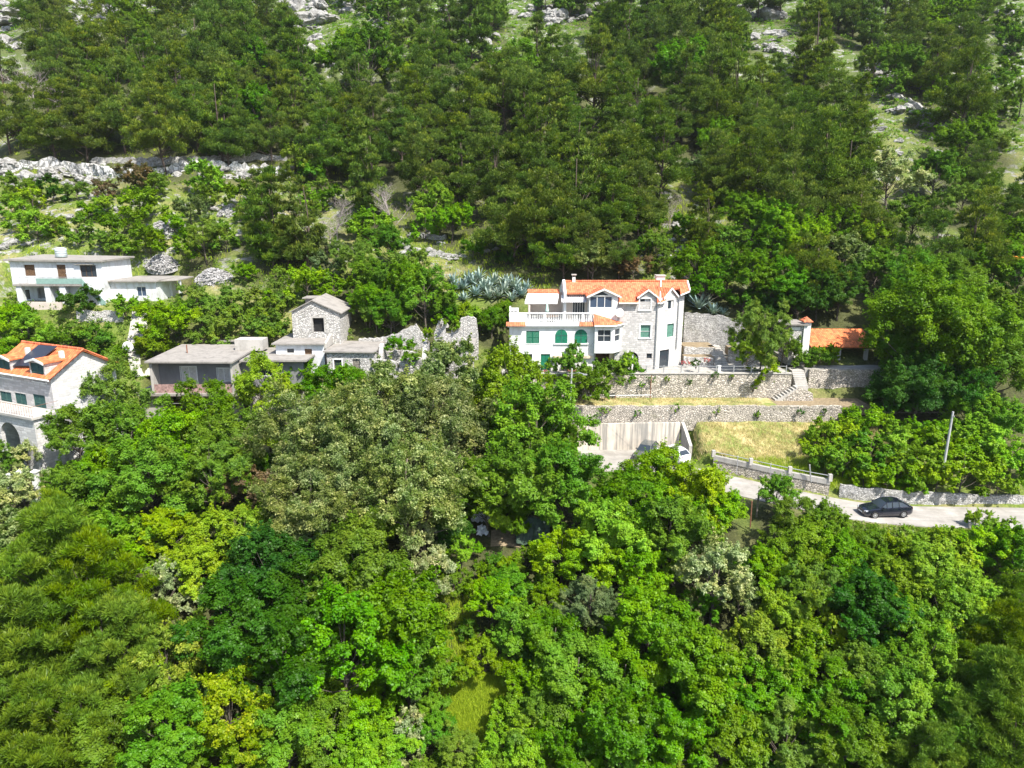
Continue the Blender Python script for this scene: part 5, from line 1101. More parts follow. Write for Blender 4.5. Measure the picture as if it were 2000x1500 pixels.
t=thing('tarpaulin','dark green tarpaulin draped like a tent among the trees','tarpaulin',(XW(1040,1075,59),59,Tz(XW(1040,1075,59),59))); rng=random.Random(5); mb=MB(); n=14; G=[]
for i in range(n+1):
    u=i/n*2-1; row=[]
    for j in range(8): v=j/7; row.append((u*1.5+rng.uniform(-.05,.05),-1.2+2.4*v,2.3*(1-abs(2*v-1)**1.3)*(1-.25*abs(u))-.1*math.sin(u*9)*abs(2*v-1)+rng.uniform(-.05,.05)))
    G.append(row)
for i in range(n):
    for j in range(7): mb.quad(G[i][j],G[i+1][j],G[i+1][j+1],G[i][j+1])
mb.build('sheet',MATS['tarp_green'],t); mb=MB(); mb.tube([(-1.4,-.02,0),(-1.4,-.02,1.75)],.04,5); mb.tube([(1.4,-.02,0),(1.4,-.02,1.75)],.04,5); mb.build('pole',MATS['grey_wood'],t)
def sheeting(px,py,Y,w,d,label,seed):
    p=P(px,py,Y); t0=Tz(p.x,Y); rng=random.Random(seed); mb=MB(); n=9; G=[[(w*(i/n-.5)+rng.uniform(-.06,.06),d*(j/n-.5)+rng.uniform(-.06,.06),.25+rng.uniform(0,.28)+.5*j/n) for j in range(n+1)] for i in range(n+1)]
    for i in range(n):
        for j in range(n): mb.quad(G[i][j],G[i+1][j],G[i+1][j+1],G[i][j+1])
    o=mb.build('plastic_sheet',MATS['plastic_white']); o.location=(p.x,Y,t0); tag(o,label,'plastic sheet')
sheeting(940,1052,61.0,1.7,1.2,'crumpled white plastic sheet behind the small bright sapling',3); sheeting(943,1085,59.2,1.0,1.0,'small pale blue-white plastic heap beside bare reddish soil',4)
def patch(name,x0,x1,y0,y1,mat,off=.06,n=14):
    GX,GY=np.meshgrid(np.linspace(x0,x1,n),np.linspace(y0,y1,n),indexing='ij'); V=np.stack([GX.ravel(),GY.ravel(),T(GX,GY).ravel()+off],1); i,j=np.meshgrid(np.arange(n-1),np.arange(n-1),indexing='ij'); a=(i*n+j).ravel()
    o=bpy.data.objects.new(name,mesh_np(name,V,np.stack([a,a+n,a+n+1,a+1],1),MATS[mat])); COL.objects.link(o); return tag(o,kind='structure')
p=P(985,1085,58.8); patch('clearing_soil',p.x-1.2,p.x+1.8,57.9,60.0,'bare_soil')
for nm,(qa,ya_),(qb,yb_) in (('power_cable',(1114,75.2),(1210,82.3)),('power_cable',(1852,64.6),(1114,75.2))):
    a=P(qa,724 if qa<1200 else 806,ya_); b=P(qb,592 if qb>1150 else 726,yb_); mb=MB(); mb.tube([a.lerp(b,k/12)-Vector((0,0,4*(.035*(b-a).length)*(k/12)*(1-k/12))) for k in range(13)],.009,4); tag(mb.build(nm,MATS['tyre_rubber']),'thin dark power cable sagging from the lamp pole to the big house' if qb>1150 else 'thin dark power cable sagging between the two roadside poles','cable','power cables')
t=thing('crane_arm','thin orange metal boom poking out of the trees at the frame edge','boom',P(1978,501,95)); mb=MB(); mb.tube([(0,0,0),(4,.5,-.4)],.09,6); mb.build('boom',MATS['orange_paint'],t); mb=MB(); mb.tube([(.2,0,-.25),(4,.5,-.75)],.05,5); [mb.tube([(.2+.5*k,.03*k,-.03*k),(.45+.5*k,.03*k,-.3-.06*k)],.03,4) for k in range(7)]; mb.build('brace',MATS['orange_paint'],t); mb=MB(); mb.tube([(3.9,.5,-8),(3.9,.5,-.3)],.12,6); mb.build('mast',MATS['orange_paint'],t)
# ------------------------------------------------------------------ cars
def car(label, paint, loc, rot, L=4.6, W=1.78, Hc=1.46, style='sedan'):
    """car pointing along -x in its own frame"""
    t=thing('parked_car',label,'car',loc,rot,'cars parked by the road')
    # stations along x from nose (-L/2) to tail: (x, half width, sill z, shoulder z)
    if style=='sedan': prof=[(-.5,.62,.34,.56),(-.485,.80,.22,.68),(-.43,.90,.18,.76),(-.30,.97,.18,.86),(-.17,1.0,.18,.93),(0,1.0,.18,.95),(.2,1.0,.18,.97),(.34,.985,.18,1.0),(.45,.93,.22,1.0),(.49,.84,.28,.94),(.5,.70,.38,.80)]; cab=[(-.19,.93),(-.055,1.0),(.06,1.0),(.20,.985),(.30,.92),(.46,.70)]
    else: prof=[(-.5,.64,.34,.58),(-.485,.82,.22,.72),(-.42,.92,.18,.82),(-.30,.98,.18,.90),(-.2,1.0,.18,.95),(0,1.0,.18,.97),(.2,1.0,.18,.99),(.36,.985,.18,1.02),(.47,.93,.22,1.02),(.495,.86,.28,.95),(.5,.76,.38,.80)]; cab=[(-.24,.93),(-.09,1.0),(.06,1.0),(.25,.985),(.38,.93),(.475,.72)]
    mb=MB(); rings=[]; w=W/2
    for f,hw,zb,zs in prof:
        y=hw*w; zm=zb+(zs-zb)*.55; rings.append([(f*L,-y*.92,zb),(f*L,-y,zb+(zm-zb)*.4),(f*L,-y,zm),(f*L,-y*.95,zs-.03),(f*L,-y*.84,zs),(f*L,0,zs+.025),(f*L,y*.84,zs),(f*L,y*.95,zs-.03),(f*L,y,zm),(f*L,y,zb+(zm-zb)*.4),(f*L,y*.92,zb)])
    n=len(rings[0])
    for a,b in zip(rings[:-1],rings[1:]):
        for i in range(n): j=(i+1)%n; mb.quad(a[i],a[j],b[j],b[i])
    mb.poly(rings[0][::-1]); mb.poly(rings[-1]); body=mb.build('body',MATS[paint],t,True)
    # greenhouse: glass volume with painted roof and pillars
    zs=.93; g=MB(); A=[]; nC=len(cab)
    zroof=[.94,Hc-.06,Hc,Hc-.02,Hc-.12,1.0] if style=='sedan' else [.95,Hc-.06,Hc,Hc-.01,Hc-.1,1.03]
    for (f,k),zr_ in zip(cab,zroof):
        yb=w*.86; yt=w*.66*k if zr_>1.1 else w*.8; A.append([(f*L,-yb,zs-.02),(f*L,-yt,zr_),(f*L,yt,zr_),(f*L,yb,zs-.02)])
    for a,b in zip(A[:-1],A[1:]):
        for i in range(3): g.quad(a[i],a[i+1],b[i+1],b[i])
    g.poly(A[0][::-1]); g.poly(A[-1]); gl=g.build('glasshouse',MATS['window_glass'],t)
    r=MB(); up=.012
    for a,b in zip(A[1:4],A[2:5]): r.quad(*[(p[0],p[1]*1.01,p[2]+up) for p in (a[1],a[2],b[2],b[1])])
    r.build('roof',MATS[paint],t,True); r=MB()
    for i in (0,3):
        s=-1 if i==0 else 1; j=1 if i==0 else 2
        for q in (1,2,3): 
            a=A[q]; r.tube([(a[i][0]+(.25 if q==1 else .0)*0,a[i][1]+s*.012,a[i][2]),(a[j][0],a[j][1]+s*.012,a[j][2])],.03 if q!=2 else .035,5)
        r.tube([(A[0][i][0],A[0][i][1],A[0][i][2]),(A[1][j][0],A[1][j][1]+s*.01,A[1][j][2])],.035,5); r.tube([(A[4][j][0],A[4][j][1]+s*.01,A[4][j][2]),(A[5][i][0],A[5][i][1],A[5][i][2]+.02)],.05,5)
        r.tube([(A[1][j][0],A[1][j][1]+s*.01,A[1][j][2]),(A[2][j][0],A[2][j][1]+s*.01,A[2][j][2]),(A[3][j][0],A[3][j][1]+s*.01,A[3][j][2]),(A[4][j][0],A[4][j][1]+s*.01,A[4][j][2])],.03,5)
    r.build('pillars',MATS[paint],t)
    for s in (-1,1):
        for fx in (-.305,.29):
            arch=MB(); arch.lathe([(.37,s*(w*.985)),(.37,s*(w*1.004)),(.30,s*(w*1.004))],(fx*L,0,.33),20,'y'); arch.build('wheel_arch',MATS['dark_interior'],t)
            wh=MB(); y0_,y1_=sorted((s*(w-.17),s*(w+.015))); wh.lathe([(.2,y0_),(.30,y0_),(.32,y0_+.04),(.32,y1_-.04),(.30,y1_),(.21,y1_)],(fx*L,0,.32),20,'y'); wh=wh.build('wheel',MATS['tyre_rubber'],t)
            rm=MB(); ys_=s*(w+.012); 
            for q in range(7): a=2*math.pi*q/7; ca,sa=math.cos(a),math.sin(a); rm.prism([(fx*L-sa*.03,ys_,.32+ca*.03-0),(fx*L+ca*.2-sa*.02,ys_,.32+sa*.2+ca*.02),(fx*L+ca*.2+sa*.02,ys_,.32+sa*.2-ca*.02),(fx*L+sa*.03,ys_,.32-ca*.03)],(0,s*.012,0))
            rm.lathe([(.205,ys_-.005),(.215,ys_+.012),(.185,ys_+.012),(.18,ys_-.005)] if s>0 else [(.205,ys_+.005),(.215,ys_-.012),(.185,ys_-.012),(.18,ys_+.005)],(fx*L,0,.32),20,'y'); rm.lathe([(.06,ys_),(.05,ys_+s*.015)],(fx*L,0,.32),10,'y'); rm.build('rim',MATS['alloy'],wh)
        h=MB(); h.prism([(-.497*L,s*w*.52,.60),(-.470*L,s*w*.86,.62),(-.44*L,s*w*.90,.76),(-.478*L,s*w*.6,.705)],(-.02,s*.01,.012)); h.build('headlight',MATS['lamp_glass'],t)
        h=MB(); h.prism([(.499*L,s*w*.5,.78),(.492*L,s*w*.83,.76),(.47*L,s*w*.93,.92),(.497*L,s*w*.55,.93)],(.015,s*.01,.01)); h.build('tail_light',MATS['red_lamp'],t)
        h=MB(); h.box(-.165*L,-.135*L,min(s*w*.93,s*w*1.12),max(s*w*.93,s*w*1.12),.93,1.06); h.build('mirror',MATS[paint],t)
        h=MB(); [h.box(q*L,q*L+.14,min(s*w*.995,s*w*1.02),max(s*w*.995,s*w*1.02),.80,.825) for q in (.02,.2)]; h.build('door_handle',MATS[paint],t)
        h=MB(); [h.tube([(q*L,s*w*1.002,.25),(q*L,s*w*1.002,.70),(q*L+.02,s*w*.955,.93)],.006,4) for q in (-.16,.05,.21)]; h.build('door_seam',MATS['dark_interior'],t)
    MB().box(.499*L,.508*L,-.26,.26,.62,.73).build('number_plate',MATS['white_paint'],t); MB().box(-.508*L,-.499*L,-.26,.26,.40,.51).build('number_plate',MATS['white_paint'],t)
    MB().box(-.503*L,-.496*L,-.38,.38,.52,.585).build('grille',MATS['dark_interior'],t)
    return t
def on_road(px,py):
    x,y=None,None
    for Y in np.arange(56,80,.05):
        p=P(px,py,Y); d,rz,_=road_dist(np.array([p.x]),np.array([Y]))
        if p.z<=rz[0]+.02: return Vector((p.x,Y,float(rz[0])+.012))
    return Vector((p.x,Y,float(rz[0])))
cp=on_road(1726,1004); car('glossy black saloon parked on the pale road, nose to the left','black_car_paint',cp,math.radians(-2.5)+.13)
car('dark grey hatchback at the back of the parking bay behind bright leaves','grey_car_paint',(XW(1262,885,73.7),73.7,-26.5),math.radians(62),4.2,1.75,1.5,'hatch')
car('white hatchback parked beside the concrete side wall of the bay','white_car_paint',(XW(1312,890,73.0),73.0,-26.5),math.radians(-58),4.1,1.72,1.5,'hatch')
# ------------------------------------------------------------------ vegetation
# kind: (library class, leaf material, object name, look, noun, category, group)
KIND = {
 'b': ('mid','leaf_green','broadleaf_tree','leafy mid-green','broadleaf tree','tree'),
 'B': ('mid','leaf_bright','broadleaf_tree','bright fresh-green','broadleaf tree','tree'),
 'd': ('mid','leaf_dark','broadleaf_tree','deep green dense','broadleaf tree','tree'),
 'L': ('mid','leaf_lime','broadleaf_tree','lime-green layered','broadleaf tree','tree'),
 'y': ('oakmid','leaf_yellow','flowering_tree','yellow-flushed','leafy tree','tree'),
 'F': ('big','leaf_green','broadleaf_tree','huge spreading mid-green','tree','tree'),
 'G': ('big','leaf_green','broadleaf_tree','large full-crowned green','broadleaf tree','tree'),
 'D': ('big','leaf_dark','broadleaf_tree','large dark green','broadleaf tree','tree'),
 'O': ('oakbig','leaf_oak','holm_oak','massive olive-grey','holm oak','tree'),
 'o': ('oakmid','leaf_oak','holm_oak','olive-green rounded','holm oak','tree'),
 'c': ('oakmid','leaf_cream','flowering_tree','pale cream-flowered','tree','tree'),
 'f': ('plume','leaf_feather','broadleaf_tree','feathery light green','tree','tree'),
 'g': ('plume','leaf_grey','olive_tree','soft grey-green','olive-like tree','tree'),
 'l': ('column','leaf_bright','young_tree','slender bright green','young tree','tree'),
 'p': ('pine','needle','pine_tree','dark green','pine','pine tree'),
 't': ('thinpine','needle','pine_tree','slim pointed dark','pine','pine tree'),
 'N': ('nearpine','needle_olive','pine_tree','big olive-yellow','pine','pine tree'),
 's': ('small','leaf_green','shrub','low green','shrub','shrub'),
 'S': ('small','leaf_bright','shrub','bright green rounded','shrub','shrub'),
 'k': ('small','leaf_dark','shrub','dark green rounded','shrub','shrub'),
 'm': ('small','leaf_grey','shrub','grey-green','shrub','shrub'),
 'r': ('small','leaf_rust','shrub','rusty brown half-dry','shrub','shrub'),
 'h': ('small','leaf_feather','shrub','pale feathery','shrub','shrub'),
 'x': ('dead',None,'dead_tree','bare grey dead','tree','dead tree'),
}
LAND = [('the big orange-roofed house',1165,640),('the white flat-roofed house',140,540),('the grey concrete house',390,750),('the gabled stone house',634,615),
 ('the lower left stone house',90,790),('the roofless ruins',830,670),('the black car',1725,995),('the parking bay',1240,860),('the open orange-roofed shed',1630,665),
 ('the grass clearing',920,1390),('the green tarpaulin',1040,1065),('the pale rock band',330,335),('the bare dead tree',770,400),('the bare rock high up',615,60),
 ('the stony path',1790,225),('the concrete roadside wall',1500,935),('the satellite dish post',250,680),('the bare roadside pole',1850,840),('the massive grey oak',730,890),
 ('the agave bed',950,565),('the top left cliff',20,50),('the flower beds',1365,690),('the big olive-yellow pine',120,1220),('the high rocks over the ridge',1085,30),('the huge spreading tree',1800,640)]
ORD = ['nearest','second nearest','third nearest','fourth nearest','fifth nearest','sixth nearest','seventh nearest','eighth nearest','ninth nearest','tenth nearest','eleventh nearest','twelfth nearest','thirteenth nearest','fourteenth nearest','fifteenth nearest','sixteenth nearest','seventeenth nearest','eighteenth nearest','nineteenth nearest','twentieth nearest']+[f'{a}-{b} nearest' for a in ('twenty','thirty') for b in ('first','second','third','fourth','fifth','sixth','seventh','eighth','ninth')]
TREES = []   # (root, px, py, kind, depth)
rngT = random.Random(77)
for me_list in LIB.values():
    for me in me_list:
        if len(me[0].materials) == 0: me[0].materials.append(None)
def plant(px, py, w, kind, hs=1.0, label=None, maxY=None, fixed=None):
    """grow a tree whose crown appears w px wide about the photo point (px, py); it stands on the ground beneath"""
    cls, mat, name, look, noun, cat = KIND[kind]; w *= 1.28 if kind in 'pt' else 1.10
    k = rngT.randrange(len(LIB[cls])); crown, trunk, W0, zc = LIB[cls][k]
    if fixed is None:
        x, y, d = solve(px, py, lambda d: zc/W0*w*d/FPX*hs)
    else: 
        p = P(px, py, fixed); x, y, d = p.x, fixed, fixed*CT-p.z*ST
    s = w*d/FPX/W0; gz = Tz(x, y)
    if fixed is not None: gz = p.z-zc*s*hs
    e = thing(name, None, cat, (x, y, gz-.05), rngT.uniform(0,6.28))
    c = bpy.data.objects.new('branches' if kind == 'x' else 'crown', crown); COL.objects.link(c); c.parent = e
    base = BASEOFF.get(cls); c.location = (0,0,(zc if base is None else base)*s*hs)
    c.scale = (s, s, s*hs); c.rotation_euler = (0,0,0)
    if mat: c.material_slots[0].link = 'OBJECT'; c.material_slots[0].material = MATS[mat]
    t = bpy.data.objects.new('trunk', trunk); COL.objects.link(t); t.parent = e; t.location = c.location; t.scale = c.scale
    if label: e['label'] = label
    TREES.append((e, px, py, kind, d, w)); return e

# trees and shrubs read off the photograph one by one: (px, py, crown width px, kind, height factor)
MAN = """
640 850 230 O|850 830 220 O|610 985 200 O|800 960 240 O|880 745 150 o 1.1|740 800 180 o|700 900 200 O|930 900 120 o
1000 770 150 B 1.2|1050 860 190 b|1010 940 180 b|1085 945 165 b|1100 862 80 f|955 980 120 b|1095 985 130 b
515 765 105 B 1.15|585 750 90 B|640 765 110 b|690 750 70 b|395 795 100 b 1.15|198 772 135 f 1.1|250 850 150 f|150 850 130 b|330 880 150 B|430 860 130 b|410 930 150 f|290 950 160 b|210 930 120 B
525 1130 190 d|480 1240 200 d|560 1300 200 d|620 1180 180 d|700 1120 190 b|760 1210 220 b|680 1290 220 b|800 1310 150 b|580 1060 110 g
830 1060 80 c 1.3|840 1130 100 c|315 1140 100 c|370 1180 70 c|810 1420 80 c 1.2|800 1470 60 c
1390 1130 150 c 1.05|1340 1200 70 o|1440 1180 90 o|40 970 110 c|30 1030 120 o|90 1010 80 g|50 890 60 c|20 1080 80 c
420 1060 130 L|470 1050 110 L|390 1110 110 L|330 1290 150 y 1.1|390 1250 110 y|450 1400 150 y 1.15|500 1450 120 y|280 1340 130 B|690 1410 130 B|640 1440 130 b|760 1450 100 B
80 1130 230 N|190 1180 210 N|60 1290 240 N|200 1300 190 N|40 1420 240 N|150 1430 200 N|120 1060 150 N
230 1450 160 b|330 1440 170 b|560 1440 150 b|540 1370 120 d|610 1360 110 b|860 1310 100 b|700 1480 120 B
240 1050 110 B|260 1100 90 S|150 950 120 b|330 1040 100 B|200 1010 100 B|480 960 110 r|450 920 120 f|540 900 90 s
1270 945 125 B 1.15|1345 966 130 B 1.1|1395 985 100 B|1310 1000 120 B|1380 1010 110 B|1230 1010 150 b|1180 1050 150 B|1310 1050 150 b|1100 1080 110 B|1070 1130 60 S|985 1118 50 S|1015 1122 46 s|943 1112 40 s|1058 1104 44 S|1030 1096 50 s|1000 1104 50 S|968 1098 44 s|925 1075 40 S|898 1085 50 l 1.1|965 1135 56 s|1240 1130 120 B|1170 1110 110 B
1560 1030 110 b|1605 1035 105 b|1675 1078 100 b|1520 970 75 b 1.1|1560 1090 120 b|1640 1110 130 b|1750 1075 90 S|1800 1080 100 S|1850 1085 110 S|1930 1075 110 S|1890 1060 80 S|1970 1060 80 S|1910 1010 40 S 1.2|1980 1090 110 b|1820 1130 140 B|1740 1150 130 b
1150 1190 120 g|1210 1210 110 g|1010 1235 120 b|1085 1260 130 b|1130 1330 170 b|1270 1240 180 b|1340 1310 190 b|1220 1340 150 b|1050 1340 120 B|1470 1290 160 B|1400 1380 160 b|965 1185 100 B|930 1150 56 S|945 1285 80 B|915 1235 44 s|1000 1160 90 b
1560 1150 110 f|1600 1190 140 f|1500 1120 100 B|1520 1210 110 B|1620 1260 130 y|1570 1300 140 b|1700 1200 160 d|1760 1240 120 b|1840 1210 150 B|1880 1160 110 B|1790 1320 160 B|1680 1330 140 b|1900 1240 140 B|1500 1370 140 b|1620 1390 150 b|1750 1390 150 b
1200 1430 180 b|1060 1430 140 b|1310 1440 160 b|1420 1460 160 b|1540 1450 150 f|1650 1460 150 b|1130 1480 140 b|1000 1450 120 B|1780 1470 140 N|1850 1430 150 b
1950 1280 150 N 1.1|1930 1380 190 N|1970 1460 200 N|1880 1470 150 N|1980 1200 100 N|1890 1330 110 N
1822 640 225 F 1.15|1795 690 140 F|1890 680 180 F|1800 580 150 F|1860 580 150 F|1960 640 130 b|1790 755 140 D|1860 760 140 D|1950 730 130 b|1900 800 100 B|1735 792 76 d|1950 820 110 B
1640 845 90 S|1590 880 60 S|1690 830 90 S|1700 885 100 s|1755 870 100 S|1790 910 100 s|1840 875 110 S|1880 915 110 S|1930 870 110 S|1975 900 100 S|1950 935 80 s|1650 900 80 S|1740 925 80 S|1830 930 80 S|1605 850 60 S|1800 850 80 s|1900 850 90 S|1615 915 50 s|1690 930 60 S|1775 945 50 S
1490 660 100 f 1.2|1460 690 70 f|1530 670 70 f|1490 735 60 S|1570 700 45 s|1600 700 50 s|1615 690 45 S
1115 720 70 s 1.3|1160 740 70 s 1.3|1205 725 60 s|1140 755 80 s|1095 750 50 s|1235 740 45 s|1225 710 50 S
745 545 90 b|735 612 60 f|770 618 50 b|715 600 55 b|872 612 46 b|905 645 30 s|800 700 34 s|850 712 36 s|760 715 30 s|905 705 34 s|790 560 100 b|830 580 100 b|720 590 80 b|760 610 80 b|860 600 60 b|938 622 56 S|912 612 44 B|960 628 56 b|985 620 54 b
450 585 60 h|500 590 60 h|530 605 55 h|420 600 55 h|390 622 60 h|540 630 55 h|470 620 64 h|430 640 60 h|500 650 60 h|360 605 50 h|555 590 44 h|330 645 90 B|395 672 50 h|430 676 50 h|600 555 80 S|650 560 70 s|525 655 56 h|310 690 74 B
158 590 70 k|245 598 52 S|20 585 26 S|20 640 90 B|60 660 80 B|130 670 70 s|190 665 70 s|230 690 50 s|90 680 60 s|20 690 70 B|180 690 50 s|150 650 60 h|40 620 60 s
1155 512 80 o 1.05|1240 520 60 r|1290 510 50 s|1210 480 70 p|1470 545 90 b|1530 560 90 b|1420 530 80 b|1590 520 100 p 1.1|1650 500 90 o|1600 570 90 d|1380 560 70 b|1500 610 70 d|1560 590 80 d|1640 570 90 d|1450 600 60 s|1500 480 80 b|1560 470 90 B|1520 430 90 B|1710 460 80 p|1690 470 90 y
525 420 80 t 1.05|590 420 80 t 1.05|500 400 60 t|560 470 70 p|1000 430 110 p|1110 430 110 p|1190 400 110 p|1250 380 100 p|1060 360 100 p|960 330 110 p
765 390 90 x 1.1|655 410 80 x|640 450 70 x|60 160 80 x 1.2|110 180 70 x|355 145 45 x|1110 95 60 x|1310 410 50 x
850 400 85 B|880 430 70 B|830 440 60 S|730 440 80 S|760 480 80 b|690 510 80 f|800 520 80 h|640 520 70 m|700 440 60 s|730 550 70 b
400 345 75 S|205 370 45 r|270 345 75 r|300 360 60 h|60 385 60 S|40 420 64 S|100 370 56 k|150 370 44 h|270 400 80 S|70 440 70 S|470 380 70 s|240 440 70 s|370 410 60 m|400 470 70 f|370 480 60 s|150 450 60 s|200 470 50 h|20 400 50 S|480 530 50 S|440 460 60 h|290 470 70 s|340 440 50 S
1740 340 120 c|1830 340 90 b|1640 460 90 b|1780 430 90 b|1900 460 110 p 1.1|1970 420 90 p|1950 520 100 b|1990 560 80 b|1380 480 70 p|1340 440 60 s|1420 470 80 s
1340 650 36 S|1348 668 30 s|1395 650 26 S|1398 675 26 s|1350 690 30 s|1388 695 24 s|1025 705 26 m|1040 714 24 S
"""
for line in MAN.strip().splitlines():
    for it in line.split('|'):
        q = it.split()
        plant(float(q[0]), float(q[1]), float(q[2]), q[3], float(q[4]) if len(q) > 4 else 1.0)
for px_ in range(-20, 2040, 58):     # trees whose tops only reach over the upper edge of the photo
    if rngT.random() < .85: plant(px_+rngT.uniform(-18,18), rngT.uniform(-30,2), rngT.uniform(52,78), rngT.choice('ppptsb') if not (560 < px_ < 680 or px_ < 60 or 1040 < px_ < 1110) else 's', rngT.uniform(.95,1.2))
# the rest of the wood, by the kind of growth seen in each 50 px cell of the photograph
ROWS = [
 'rpprrppppppprrsspppsgrsrsppppsrsspppppps',
 'rprpppppppppRsssppsgprppppppspppgrppspps',
 'p.ppppppppppsRpssggspppppppppppssgsspsss'.replace('R','s'),
 'p.pppppppppsspppppppppppppppppppppssspss',
 'p.pppppppppppppppppppppppppppppppprrssss',
 'hsspppppppprppppppppppppppppppppppprgssp',
 'rrrrrrrrrrrsssppppppppppppgspppppppgsspp',
 'ssgggggsgsgsss..pppppppppgghssppppppssspp'[:40],
 '..ssgg.s.spp.....sgppppppsgpsbbpppbppbpp',
 '..ggsss.spp.sssgggssspppssrbbbppbbbppppb',
 'g......rrs.ssssb..........rbbbp.o.b...bb',
 '.......hh.h...............ad.d.........',
]
NFAR = 0
PROT = [(25,480,360,600),(0,670,225,900),(300,650,620,830),(540,570,740,740),(725,615,940,740),(990,540,1345,730),(1110,725,1700,830),(1520,615,1700,720),(1140,820,1350,920),(1400,910,2000,1020)]
NOPINE = [(555,0,665,115),(1035,0,1115,70),(0,0,55,115),(105,20,165,60),(1440,0,1560,120),(690,130,860,150),(600,345,940,540),(1235,350,1345,480),(1690,130,1880,330),(0,270,590,520)]
def free(px, py, w):
    for (e, qx, qy, kd, d, qw) in TREES:
        if abs(px-qx) < .36*(w+qw)*.62 and abs(py-qy) < .36*(w+qw)*.55: return False
    return True
for r, row in enumerate(ROWS):
    for cidx, ch in enumerate(row):
        if ch in '.graR': continue
        px = cidx*50+25+rngT.uniform(-17,17)+(12 if r%2 else -12); py = r*50+25+rngT.uniform(-15,15)
        if r == 5 and px < 600: py -= 24
        if ch == 'p':
            w = (74+.05*py)*rngT.uniform(.78,1.28); kd = 't' if rngT.random() < .24 else ('b' if rngT.random() < .05 else 'p')
            if kd == 't': w *= .68
            if not free(px, py, w*.72) or any(a<=px<=c and b<=py<=d for a,b,c,d in NOPINE): continue
            plant(px, py, w, kd, rngT.uniform(.95,1.25)); NFAR += 1
        else:
            kd = {'s': rngT.choice('ssSSmhbf') if px > 560 or py < 250 else rngT.choice('SSShhhm'), 'h':'h', 'b':'b', 'o':'o', 'd':'d'}[ch]; w = {'b':85,'o':80,'d':85,'f':62}.get(kd, 48)+rngT.uniform(-8,14)
            if not free(px, py, w*.8): continue
            plant(px, py, w, kd, rngT.uniform(.9,1.15))
            for _ in range(2):
                a, b = px+rngT.uniform(-30,30), py+rngT.uniform(-24,24)
                if free(a, b, 26): plant(a, b, rngT.uniform(24,42), rngT.choice('sSmhk'))
# lower wood: fill what is still open
LOWOPEN = [(850,1330,990,1450),(905,1030,1085,1112),(860,1170,930,1330),(60,930,130,1000),(0,640,300,900),(300,640,960,840)]
for gy in range(820, 1560, 44):
    for gx in range(-20, 2040, 52):
        px, py = gx+rngT.uniform(-16,16)+(26 if (gy//44)%2 else 0), gy+rngT.uniform(-14,14)
        if any(a <= px <= c and b <= py <= d for a,b,c,d in LOWOPEN): continue
        w = rngT.uniform(62,92)
        if px > 1040 and py-.5*w < 1035 and px > 1400: continue
        if px > 1090 and py < 960: continue
        if not free(px, py, w*.95): continue
        kd = rngT.choice('bbBBbfdsSS') if px > 300 else rngT.choice('bBBfoL')
        plant(px, py, w, kd, rngT.uniform(.85,1.1))
lit = np.zeros(len(HILLV)); hx, hy = HILLV[:,0], HILLV[:,1]  # ground darkening round each tree: litter plus painted shade
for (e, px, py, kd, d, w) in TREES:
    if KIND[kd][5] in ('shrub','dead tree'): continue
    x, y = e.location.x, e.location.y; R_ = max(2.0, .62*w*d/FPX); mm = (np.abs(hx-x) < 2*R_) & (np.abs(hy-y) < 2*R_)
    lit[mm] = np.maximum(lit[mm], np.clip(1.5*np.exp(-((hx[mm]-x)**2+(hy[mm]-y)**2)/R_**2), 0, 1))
HILL.data.attributes['litter_shade'].data.foreach_set('value', lit.astype(np.float32))
# labels: look + nearest landmark + side + rank
LABELLED = {}
for T_ in TREES:
    e, px, py, kd, d, w = T_
    if 'label' in e: continue
    j = min(range(len(LAND)), key=lambda i: math.hypot(px-LAND[i][1], (py-LAND[i][2])*1.2)); dx, dy = px-LAND[j][1], py-LAND[j][2]
    side = (('right of' if dx > 0 else 'left of') if abs(dx) > abs(dy) else ('below' if dy > 0 else 'above')); LABELLED.setdefault((kd, j, side), []).append((math.hypot(dx,dy), T_))
for (kd, j, side), lst in LABELLED.items():
    lst.sort(key=lambda q: q[0]); cls, mat, name, look, noun, cat = KIND[kd]
    for i, (_, T_) in enumerate(lst):
        e = T_[0]; e['label'] = f"{look} {noun} {side} {LAND[j][0]}" + (f", {ORD[min(i,len(ORD)-1)]}" if len(lst) > 1 else '')
        e['group'] = {'p':'pines on the hillside','t':'pines on the hillside','N':'olive-yellow pines in the lower wood'}.get(kd, 'shrubs on the slope' if cat == 'shrub' else 'broadleaf trees of the wood' if cat == 'tree' else 'dead trees on the slope')
# ------------------------------------------------------------------ agaves, flowers, ivy
def agave_mesh(seed, n=26):
    rng = random.Random(seed); V=[]; Fq=[]; tn=[]
    for i in range(n):
        a = i*2.399+rng.uniform(-.2,.2); el = .25+1.1*(i/n)+rng.uniform(-.1,.1); L = rng.uniform(.8,1.15); w=.09; prev=None; pos=Vector((0,0,.1)); dirv=Vector((math.cos(a)*math.cos(el),math.sin(a)*math.cos(el),math.sin(el))); s=Vector((-math.sin(a),math.cos(a),0))
        for k in range(5):
            f=k/4; ww=w*(1-.15*f)*(1 if k<4 else .1); b=len(V); V += [tuple(pos-s*ww+Vector((0,0,.03))),tuple(pos+s*ww+Vector((0,0,.03)))]
            if prev is not None: Fq.append((prev,prev+1,b+1,b)); tn.append(rng.random())
            prev=b; dirv=(dirv+Vector((0,0,-.07))).normalized(); pos=pos+dirv*L/4
    return mesh_np('agave_rosette', np.array(V), np.array(Fq), MATS['agave_leaf'], np.array(tn), np.zeros(len(Fq)))
AG = [agave_mesh(i) for i in range(3)]
